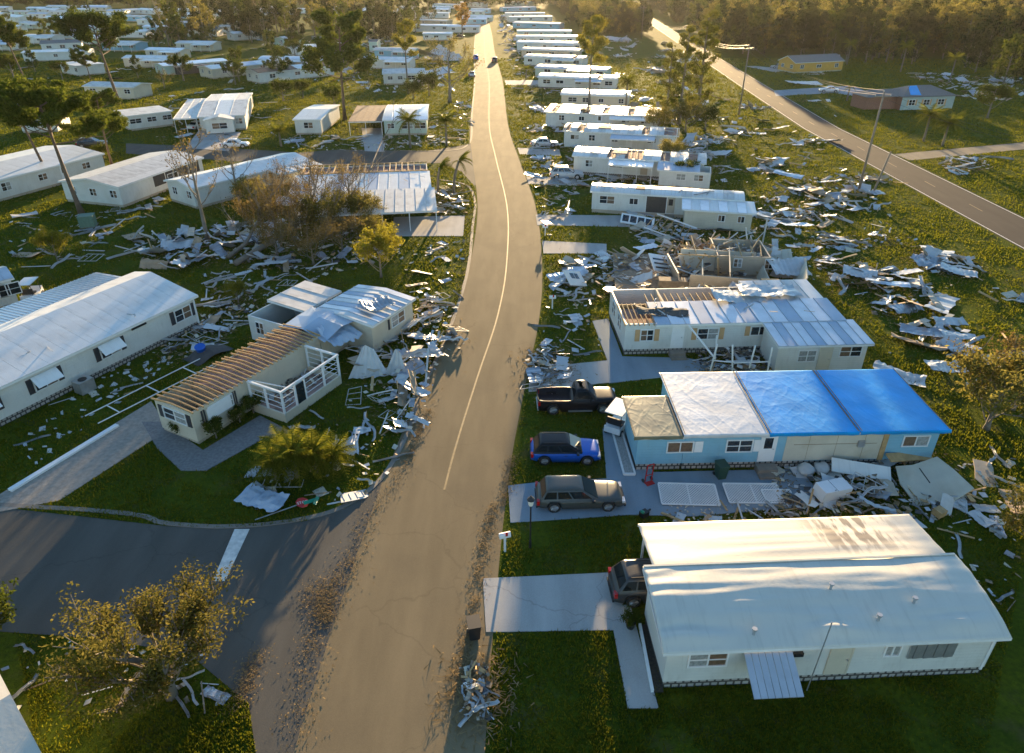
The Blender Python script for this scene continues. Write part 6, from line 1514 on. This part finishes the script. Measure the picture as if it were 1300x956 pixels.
# across the road
zone('on the lawns across the two-lane road', [(66, 100), (110, 100), (140, 230), (70, 230)], [(MS, 10), (MT, 10), (PK, 6)], 160, .1, (.8, 1.3), .1, False, 5, bs=.2)
zone('in the scrap pile by the driveway across the road', [(1190, 205), (1245, 200), (1260, 215), (1215, 225)], [(MS, 10), (PK, 10), (MT, 8)], 120, .5, (.8, 1.2), .2)
zone('in front of the forest right of the brick house', [(1150, 92), (1300, 100), (1300, 130), (1230, 128)], [(MS, 26), (MT, 14), (WP, 8), (PF, 8)], 300, .6, (1.0, 1.6), .25, bs=.3)

zone('in the open rooms of the tan-shuttered home', [(785, 372), (985, 368), (1000, 392), (800, 398)], [(PK, 26), (WP, 8), (MS, 6), (MT, 6)], 500, 1.2, (.5, .95), .4, bs=.14, bitm='mixed', base=.9)
zone('on the porch floor of the rafter home', [(338, 500), (400, 462), (412, 478), (362, 520)], [(PK, 6), (WP, 3)], 420, .5, (.3, .55), .3, bs=.10, bitm='mixed', base=.15)
zone('among the wall stubs of the roofless wreck', [(835, 312), (985, 308), (990, 330), (840, 335)], [(PK, 60), (WP, 10), (MS, 6)], 500, 1.3, (.7, 1.2), .9, bs=.16, bitm='mixed', base=1.2)
random.seed(31)
for h in ROWS[:11]:
    for _ in range(9):
        u, v = random.uniform(.03, .97) * h.L, random.uniform(.1, .9) * h.D; p = h.A + h.d * u + h.n * v
        drop(random.choice([MT, MT, MS, PK, PK]), p, h.z + .34, random.uniform(.4, .85), .07, 'lying on the roofs of the home row')
for h in (L1, L3, R3):
    for _ in range(7):
        u, v = random.uniform(.05, .95) * h.L, random.uniform(.1, .5) * h.D; p = h.A + h.d * u + h.n * v
        drop(random.choice([PK, MT]), p, h.z + .40, random.uniform(.25, .5), .04, 'lying on a roof near the street')
flush_drops()
# hero pieces that can be told apart
def hero(name, label, cat, mb, mat, px, z=0.02, rot=(0, 0, 0), parts=(), smooth=False):
    p = P(*px); o = mb.build(name, mat, None, smooth); o.location = (p.x, p.y, z); o.rotation_euler = rot; tag(o, label, cat)
    for nm, m_, mt in parts: m_.build(nm, mt, o)
    return o
def lattice(w, h_, st=.16):
    mb = MB(); n = int((w + h_) / st)
    for i in range(n):
        a = i * st
        for s_ in (1, -1):
            p0 = (a, 0) if a < w else (w, a - w); p1 = (a - h_, h_) if a > h_ else (0, a)
            x0_, y0_ = p0; x1_, y1_ = p1
            if a >= w and a - w > h_: continue
            if s_ < 0: x0_, x1_ = w - x0_, w - x1_
            mb.bar((x0_, y0_, .02 + .012 * s_), (x1_, y1_, .02 + .012 * s_), .045, .012)
    return mb
def lat(label, px, w, h_, rot, z):
    fr = MB().bar((0, 0, .02), (w, 0, .02), .08, .05).bar((0, h_, .02), (w, h_, .02), .08, .05).bar((0, .04, .02), (0, h_ - .04, .02), .08, .05).bar((w, .04, .02), (w, h_ - .04, .02), .08, .05).bar((w / 2, .04, .03), (w / 2, h_ - .04, .03), .08, .05)
    o = hero('lattice_panel', label, 'lattice panel', fr, TRIM, px, z, rot); l_ = lattice(w, h_).build('slat_lattice', TRIM, o); l_['kind'] = 'stuff'
lat('white lattice fence panel lying on the slab nearest the station wagon', (840, 642), 3.3, 1.6, (.12, 0, -.04), .12)
lat('white lattice fence panel lying beside the other one toward the steps', (926, 640), 3.2, 1.5, (.10, .03, .02), .1)
lat('torn lattice scrap at the edge of the wreckage on the slab', (972, 637), 1.8, .8, (.15, .1, .1), .1)
def cab(w, d, h_): return MB().box(-w / 2, -d / 2, 0, w / 2, d / 2, h_)
hero('cabinet', 'white refrigerator lying on its back in the wreckage before the tarp home', 'refrigerator', cab(2.0, .9, .75), P_WHITE, (1052, 632), .25, (.12, .1, .35), [('door_seam', MB().box(-.12, -.455, .75, -.10, .45, .757), BLACK), ('handle', MB().box(-.3, -.4, .75, -.2, -.34, .80), STEEL)])
def sackmesh(s):
    mb = MB(); n = 8
    for j in range(7):
        t = j / 6; r = .5 * math.sin(math.pi * (.12 + .82 * t)) ** .5
        for i in range(n): a = 6.283 * i / n; k = 1 + .3 * noise.noise(Vector((math.cos(a) * 2, math.sin(a) * 2, t * 3 + s))); mb.v.append((r * k * math.cos(a), r * k * math.sin(a),   .65 * t + .12 * noise.noise(Vector((math.cos(a) * 2 + s, math.sin(a) * 2, t * 2)))))
    for j in range(6):
        for i in range(n): mb.f.append((j * n + i, j * n + (i + 1) % n, (j + 1) * n + (i + 1) % n, (j + 1) * n + i))
    mb.f.append(tuple(48 + i for i in range(8))); return mb
hero('stuffed_bag', 'puffy white bag against the stripped wall beside the front steps', 'bag', sackmesh(1), SCW, (1022, 601), .02, smooth=True); hero('stuffed_bag', 'second puffy white bag, farther from the front steps', 'bag', sackmesh(5), SCW, (1042, 600), .02, smooth=True)
hero('wall_panel', 'large pale broken wall slab leaning over the end of the wreckage', 'wall panel', MB().poly([(-1.9, -1.5), (.2, -1.6), (1.8, -1.0), (1.5, .4), (1.1, 1.5), (-.6, 1.2), (-1.6, 1.3), (-2.0, .1)], 0, .09), BARE, (1182, 618), .5, (.22, -.12, .1), [('crack', MB().box(-.4, -.2, .09, -.33, .9, .096), BLACK)])
hero('wall_panel', 'white wall slab propped between the bags and the scrap', 'wall panel', MB().poly([(-1.8, -.4), (1.7, -.55), (1.8, .4), (-1.7, .5)], 0, .07), W_WHITE, (1090, 605), .55, (.5, .1, -.1))
hero('wall_panel', 'brown-edged wall slab lying against the end of the tarp home', 'wall panel', MB().poly([(-1.6, -.3), (1.7, -.3), (1.6, .35), (-1.6, .3)], 0, .1), WOOD, (1150, 592), .7, (.3, .15, .25))
hero('wall_panel', 'white wall section with a double window tipped over before the roofless wreck', 'wall panel', MB().box(-1.1, -.05, 0, 1.1, .05, 1.9), W_WHITE, (735, 366), .25, (-1.05, .3, .6), [('window', MB().box(-.6, -.08, .8, .6, -.05, 1.6), TRIM), ('pane', MB().box(-.52, -.1, .86, -.04, -.08, 1.54), GLASS), ('pane', MB().box(.04, -.1, .86, .52, -.08, 1.54), GLASS)])
hero('wall_panel', 'white louvred wall section fallen inside the roofless wreck', 'wall panel', MB().box(-1.3, -.05, 0, 1.3, .05, 2.0), TRIM, (842, 352), .6, (-.9, .3, .5), [('louvre', MB().box(-1.0, -.07, .3, 1.0, -.05, .5), GLASS), ('louvre', MB().box(-1.0, -.07, .8, 1.0, -.05, 1.0), GLASS), ('louvre', MB().box(-1.0, -.07, 1.3, 1.0, -.05, 1.5), GLASS)])
st_ = [('stud', MB().bar((-2.2 + i * .75, .1, .05), (-1.6 + i * .68, 1.9, .05), .08, .1), WOOD) for i in range(7)]
hero('wall_frame', 'tilted stud wall frame standing between the roofless wreck and the next home', 'wall frame', MB().bar((-2.4, 0, 0), (3.0, 0, 0), .12, .12).bar((-1.6, 2.0, 0), (3.2, 2.0, 0), .12, .12), TRIM, (842, 303), .5, (.9, .25, -.35), st_)
hero('window_wall', 'white window wall lying on the driveway of the dented-roof home', 'window wall', MB().box(-2.0, -.05, 0, 2.0, .05, 1.5), TRIM, (808, 288), .2, (-1.05, .12, -.2), [('pane', MB().box(-1.8 + i * .92, -.07, .25, -1.05 + i * .92, -.05, 1.25), GLASS) for i in range(4)])
def fan(label, px, w, hgt, lean, rz, n=9):
    mb = MB()
    for i in range(n + 1):
        t = i / n - .5; f_ = .06 if i % 2 else -.06
        mb.v += [(t * w, f_ + .25 * t * t, 0), (t * w * .28 + .12, lean + f_ * .5, hgt * (1 - .25 * abs(t + .2)))]
    for i in range(n): a = 2 * i; mb.f.append((a, a + 2, a + 3, a + 1))
    m = len(mb.v); mb.v += [(x, y + .02, z) for x, y, z in mb.v]; mb.f += [tuple(m + t for t in reversed(f)) for f in list(mb.f)]
    o = put('roof_sheet', mb.mesh('roof_sheet', DM_W), None, (*P(*px), .05), (0, 0, rz)); tag(o, label, 'roof sheet')
def bigsheet(label, px, sx, sy, seed, z, rot, mat=DM_W):
    o = put('roof_sheet', crumple(seed, sx, sy, .3, .3, 1, mat, 16, 6), None, (*P(*px, z), z), rot); tag(o, label, 'roof sheet')
fan('fan-shaped white roof sheet standing against the wing of the rafter home', (468, 480), 3.0, 2.3, .9, .15); fan('narrow pleated roof sheet leaning right of the fan-shaped one', (502, 478), 1.7, 2.0, .6, -.15, 5); bigsheet('crumpled grey sheet below the fan-shaped one', (520, 470), 2.2, 1.6, 6, .2, (.4, -.1, .5), DM_G)
bigsheet('large curled roof sheet on top of the wing of the rafter home', (478, 388), 2.6, 2.0, 9, 2.9, (.1, .05, .6), DM_G); bigsheet('buckled blue-grey sheet hanging off the rafter home roof', (430, 425), 2.8, 2.6, 10, 2.0, (.35, .1, .9), RF_BLUE)
bigsheet('torn roof skin curling off the tan-shuttered home', (935, 378), 4.2, 2.4, 12, 3.0, (.1, .05, .1)); bigsheet('dark roof felt rolled back over the bare rafters of the tan-shuttered home', (840, 398), 4.2, 1.5, 13, 2.85, (.05, .05, 0), DM_B); bigsheet('pale roof skin flapped over the partition of the tan-shuttered home', (975, 372), 5.0, 2.4, 14, 3.1, (.05, 0, .05))
bigsheet('white roof sheet fallen beside the end of the tan-shuttered home', (1140, 478), 3.6, 1.8, 15, .1, (.1, .1, -.5)); bigsheet('curled white sheet on the grass above the torn bush', (1200, 468), 3.2, 1.6, 16, .1, (.2, .1, .1)); bigsheet('small white sheet caught in the torn bush', (1235, 495), 1.8, 1.2, 17, .4, (.4, .1, .5))
bigsheet('blue-streaked roof metal draped over scrap by the far road', (785, 50), 12, 7, 18, .5, (.2, .1, .3)); bigsheet('flung white roof slab beside the slender yellow-green tree', (553, 92), 9, 6, 19, .8, (.2, -.15, .4)); bigsheet('twisted roof skin of the collapsed home by the far street', (565, 72), 11, 7, 20, 1.0, (.5, .3, -.6)); bigsheet('torn roof hanging from the collapsed home by the far street', (545, 70), 9, 5, 21, 1.5, (-.3, .3, .4), DM_G)
bigsheet('white roof slab lying on the lawn between the yellow and brick houses', (1020, 106), 9, 5, 22, .2, (.05, .05, .1)); bigsheet('rust-streaked blue panel lying under the low palms', (335, 636), 2.8, 1.6, 23, .1, (.1, 0, -.4), RF_BLUE); bigsheet('flat grey slab on the corner lawn', (440, 570), 1.6, 2.2, 24, .05, (.0, 0, .15)); bigsheet('fallen white slab beside the roofless wreck annex', (1000, 340), 4, 2.6, 25, 1.4, (.4, .1, .2)); bigsheet('grey slab lying on the grass at the right edge of the verge', (1285, 462), 5, 2.6, 26, .1, (.05, 0, .1), BARE)
BIG = [crumple(60 + i, random.uniform(3.2, 5.0), random.uniform(1.3, 2.0), .22, random.uniform(.1, .35), 1, [DM_W, DM_G, DM_W, RF_METAL][i % 4], 16, 6) for i in range(8)]
for (x, y, lb) in ((1090, 352, 'in the scrap heap below the tall pole'), (1125, 365, 'in the scrap heap below the tall pole'), (1150, 395, 'in the scrap heap below the tall pole'), (1175, 425, 'at the near end of the verge heap'), (1215, 432, 'at the near end of the verge heap'), (1185, 340, 'in the heap nearest the two-lane road'), (1215, 348, 'in the heap nearest the two-lane road'), (1050, 232, 'at the foot of the tall verge pole'), (1035, 262, 'at the foot of the tall verge pole'), (1085, 268, 'at the foot of the tall verge pole'), (985, 205, 'on the verge behind the annexed home'), (1000, 225, 'on the verge behind the annexed home'), (965, 155, 'by the second pole on the verge'), (990, 165, 'by the second pole on the verge'), (1010, 290, 'on the verge behind the dented-roof home'), (1060, 310, 'on the verge behind the dented-roof home'), (200, 322, 'in the metal heap by the leafless tree'), (228, 315, 'in the metal heap by the leafless tree'), (245, 330, 'in the metal heap by the leafless tree'), (300, 312, 'in the metal heap by the leafless tree'), (545, 432, 'spilling onto the street by the rafter home'), (530, 455, 'spilling onto the street by the rafter home'), (525, 500, 'spilling onto the street by the rafter home'), (345, 340, 'in the rubble under the felled trees'), (735, 345, 'before the roofless wreck'), (720, 352, 'before the roofless wreck'), (820, 318, 'beside the roofless wreck'), (930, 340, 'beside the roofless wreck')):
    o = put('roof_sheet', random.choice(BIG), None, (*P(x, y), random.uniform(.1, .45)), (random.gauss(0, .15), random.gauss(0, .12), random.uniform(-.7, .7)), random.uniform(.7, 1.0)); tag(o, 'long buckled roof sheet ' + lb, 'roof sheet', 'long roof sheets ' + lb)
hero('gutter_beam', 'long white gutter beam lying beside the paver driveway', 'gutter', MB().bar((-3.6, 0, .1), (3.6, 0, .1), .35, .16), TRIM, (86, 580), .0, (0, 0, math.atan2(*(lambda v: (v.y, v.x))(P(136, 548) - P(34, 610)))))
hero('pipe_frame', 'long ladder-like white pipe frame on the grass by the rafter home', 'frame', MB().bar((-4.5, -.8, .15), (4.5, -.8, .25), .06).bar((-4.5, .8, .15), (4.5, .8, .3), .06).bar((-3, -.8, .2), (-3, .8, .2), .06).bar((0, -.8, .2), (0, .8, .2), .06).bar((3, -.8, .25), (3, .8, .25), .06), TRIM, (195, 497), .02, (0, 0, 1.0))
hero('cardboard_box', 'brown cardboard box in the heap before the tarp home', 'box', cab(.6, .5, .4), WOOD, (1190, 655), .1, (.1, .05, .5))
hero('blue_bucket', 'blue plastic tub in the dark heap behind the rafter home', 'tub', MB().tube([(0, 0, 0), (0, 0, .5)], [.3, .42], 12), P_BLUE, (257, 452), .45, (.3, .1, 0))
hero('black_sheet', 'black plastic sheet heaped beside the rafter home', 'plastic sheet', MB().add([(x * .55, y * .5, .55 * max(0, 1 - (x * x + y * y) / 8.5) + .12 * noise.noise(Vector((x, y, 3)))) for y in range(-2, 3) for x in range(-3, 4)], [(j * 7 + i, j * 7 + i + 1, j * 7 + i + 8, j * 7 + i + 7) for j in range(4) for i in range(6)]), DM_B, (265, 450), .05, (0, 0, 1.0))
# fallen trunks
for k, (a, b_, r_, lb) in enumerate(((P(300, 338), P(440, 262), .32, 'thick fallen trunk lying through the rubble behind the rafter home'), (P(290, 330), P(345, 300), .24, 'fallen limb beside the crumpled metal heap'), (P(395, 312), P(490, 232), .22, 'bare arching limb rising over the truss home carport'))):
    q = [Vector((*a, .35)), Vector((*a.lerp(b_, .4), .7)), Vector((*a.lerp(b_, .75), 1.6 + k * .8)), Vector((*b_, 2.0 + k * 2.0))]
    mb = MB().tube(q, [r_, r_ * .8, r_ * .5, r_ * .2], 8); rnd = random.Random(k); tips = []
    for t in (1, 2, 2, 3): branch(mb, q[t], Vector((rnd.uniform(-1, 1), rnd.uniform(-.4, 1), .7)), 3.2, r_ * .35, 2, tips, rnd, .8, .2)
    tag(mb.build('fallen_trunk', BARK_G, None, True), lb, 'tree trunk')

# litter too small to count
BITM = {'pale': [DM_W, DM_G, BARE, WOOD_OLD], 'white': [DM_W, SCW, DM_W], 'mixed': [DM_W, WOOD_OLD, WOOD, DM_B, BARE], 'dark': [DM_B, BLACK, WOOD_OLD, DM_W], 'brown': [WOOD_OLD, DM_T, BARE]}
for key, pts in LIT.items():
    mb = MB(); mi = []
    for (x, y, z, s) in pts:
        a = random.uniform(0, 6.28); e = random.uniform(.25, 1); c_, s_ = math.cos(a) * s, math.sin(a) * s; t = random.uniform(-.5, .5) * s; u = random.uniform(-.4, .4) * s; h_ = s * .12 + .01
        c4 = [(x - c_ + s_ * e, y - s_ - c_ * e, z - t + h_), (x + c_ + s_ * e * .8, y + s_ - c_ * e, z + t + h_), (x + c_ * .9 - s_ * e, y + s_ + c_ * e, z + t + u + h_), (x - c_ - s_ * e, y - s_ * .8 + c_ * e, z - t + u + h_)]
        o0 = len(mb.v); mb.v += c4 + [(p[0], p[1], p[2] - h_) for p in c4]
        fs = [(0, 1, 2, 3), (0, 4, 5, 1), (1, 5, 6, 2), (2, 6, 7, 3), (3, 7, 4, 0)]; k = random.randrange(len(BITM[key]))
        mb.f += [tuple(o0 + i for i in f) for f in fs]; mi += [k] * 5
    me = mb.mesh('litter', BITM[key]); me.polygons.foreach_set('material_index', mi)
    o = put('debris_litter', me); o['kind'] = 'stuff'; o['label'] = 'small %s scraps of storm litter strewn over the ground' % key; o['category'] = 'debris'
# dry leaves and twigs swept along the street edges
mb = MB()
def leafband(pts, n, sd):
    w_ = [tuple(P(*q)) for q in pts]
    for _ in range(n):
        i = random.randrange(len(w_) - 1); t = random.random(); x = w_[i][0] + (w_[i + 1][0] - w_[i][0]) * t; y = w_[i][1] + (w_[i + 1][1] - w_[i][1]) * t
        k = .35 + .65 * abs(noise.noise(Vector((x * .9, y * .9, 2)))) * 2
        x += random.gauss(0, sd) * k; y += random.gauss(0, sd) * k
        s = random.uniform(.04, .13); a = random.uniform(0, 6.28); z = .03 + random.random() * .05; q = random.uniform(.15, .6)
        o0 = len(mb.v); mb.v += [(x, y, z), (x + math.cos(a) * s, y + math.sin(a) * s, z + random.uniform(0, .05)), (x + math.cos(a + 1.2) * s * q, y + math.sin(a + 1.2) * s * q, z + .02)]; mb.f.append((o0, o0 + 1, o0 + 2))
leafband([(515, 590), (470, 660), (440, 720), (425, 745), (400, 800), (390, 850), (380, 940)], 2000, .75)
leafband([(545, 520), (515, 590)], 1200, .35)
leafband([(405, 745), (415, 790)], 1500, .55); leafband([(325, 830), (300, 900)], 900, .5)
leafband([(628, 640), (612, 700), (600, 780), (585, 860)], 1900, .35); leafband([(650, 580), (640, 640)], 900, .3); leafband([(590, 240), (592, 300), (588, 350), (570, 410)], 900, .3)
leafband([(1030, 230), (1180, 400)], 2500, 2.0); leafband([(1000, 200), (960, 150)], 1500, 3.0)
for (x, y) in TWIG:
    s = random.uniform(.12, .5); a = random.uniform(0, 6.28); z = .04 + random.random() * .12; w_ = .02 + .0006 * y; o0 = len(mb.v)
    mb.v += [(x - math.sin(a) * w_, y + math.cos(a) * w_, z), (x + math.sin(a) * w_, y - math.cos(a) * w_, z), (x + math.cos(a) * s, y + math.sin(a) * s, z + random.uniform(-.02, .12))]; mb.f.append((o0, o0 + 1, o0 + 2))
o = mb.build('dry_leaves', leaf_mat('dry leaf litter', (.14, .095, .045), (.34, .25, .13), .3)); o['kind'] = 'stuff'; o['label'] = 'dry brown leaves and twigs swept along the street edges'; o['category'] = 'leaves'
# grass blades on the nearer lawns
GRASSL = leaf_mat('grass blades', (.070, .092, .008), (.175, .165, .012), .5)
import numpy as np
rng = np.random.default_rng(4)
hard = []
for ob in col.objects:
    if ob.get('kind') == 'structure' and ob.name.split('.')[0] in ('driveway', 'path', 'side_street', 'cross_street'):
        hard.append([(v.co.x, v.co.y) for v in list(ob.data.vertices)[:len(ob.data.vertices) // (1 if 'street' in ob.name else 2)]])
def in_poly_np(x, y, poly):
    c = np.zeros(len(x), bool); j = len(poly) - 1
    for i in range(len(poly)):
        (xi, yi), (xj, yj) = poly[i], poly[j]
        if yi != yj: c ^= ((yi > y) != (yj > y)) & (x < (xj - xi) * (y - yi) / (yj - yi) + xi)
        j = i
    return c
n = 700000
y = 12 + 240 * rng.random(n) ** 2.0; x = rng.uniform(-1, 1, n) * (.8 * y + 6)
rx = np.interp(y, [p[1] for p in cl], [p[0] for p in cl])
hx = np.where(y < 140, 59.7, 59.7 + (y - 140) * .075)
pt = np.sin(x * .55 + 1.7 * np.sin(y * .31)) * np.sin(y * .47 + 1.3 * np.sin(x * .37)) + .6 * np.sin(x * 1.9 + y * 1.1) * np.sin(y * 1.7 - x * .6)
ok = (rng.random(n) > np.clip((pt - .25) * 1.3, 0, .85)) & (np.abs(x - rx) > 3.8 + .3 * rng.random(n)) & (np.abs(x - hx) > 3.8)
for h_ in hard: ok &= ~in_poly_np(x, y, h_)
x, y = x[ok], y[ok]; n = len(x)
hh = rng.uniform(.05, .15, n) * (1 + y * .006) * (1 + .45 * np.sin(x * .7 + 1.3 * np.sin(y * .5)) * np.sin(y * .6 + np.sin(x * .4))); a = rng.uniform(0, 6.28, n); wd = .022 + y * .00075
dx, dy = np.cos(a) * wd, np.sin(a) * wd
V = np.zeros((n, 3, 3)); V[:, 0, 0] = x - dx; V[:, 0, 1] = y - dy; V[:, 1, 0] = x + dx; V[:, 1, 1] = y + dy
V[:, 2, 0] = x + rng.normal(0, .05, n); V[:, 2, 1] = y + rng.normal(0, .05, n); V[:, 2, 2] = hh
me = bpy.data.meshes.new('grass'); me.vertices.add(3 * n); me.vertices.foreach_set('co', V.ravel())
me.loops.add(3 * n); me.loops.foreach_set('vertex_index', np.arange(3 * n)); me.polygons.add(n); me.polygons.foreach_set('loop_start', np.arange(n) * 3); me.polygons.foreach_set('loop_total', np.full(n, 3)); me.update(); me.materials.append(GRASSL)
o = put('grass', me); o['kind'] = 'stuff'; o['label'] = 'rough lawn grass around the homes and along the street'; o['category'] = 'grass'

# ---------------------------------------------------------------- haze
hz = MB().box(-1400, -60, -1, 1400, 2200, 31).mesh('haze', None)
hm = bpy.data.materials.new('haze'); hm.use_nodes = True; N = hm.node_tree.nodes
for nn in list(N):
    if nn.type != 'OUTPUT_MATERIAL': N.remove(nn)
pv = N.new('ShaderNodeVolumePrincipled'); pv.inputs['Color'].default_value = (.95, .93, .9, 1); pv.inputs['Density'].default_value = .000028; pv.inputs['Anisotropy'].default_value = .6
hm.node_tree.links.new(pv.outputs[0], N['Material Output'].inputs['Volume'])
hz.materials.append(hm); o = put('haze', hz); o['kind'] = 'stuff'; o['label'] = 'thin golden evening haze over the whole park'; o['category'] = 'haze'
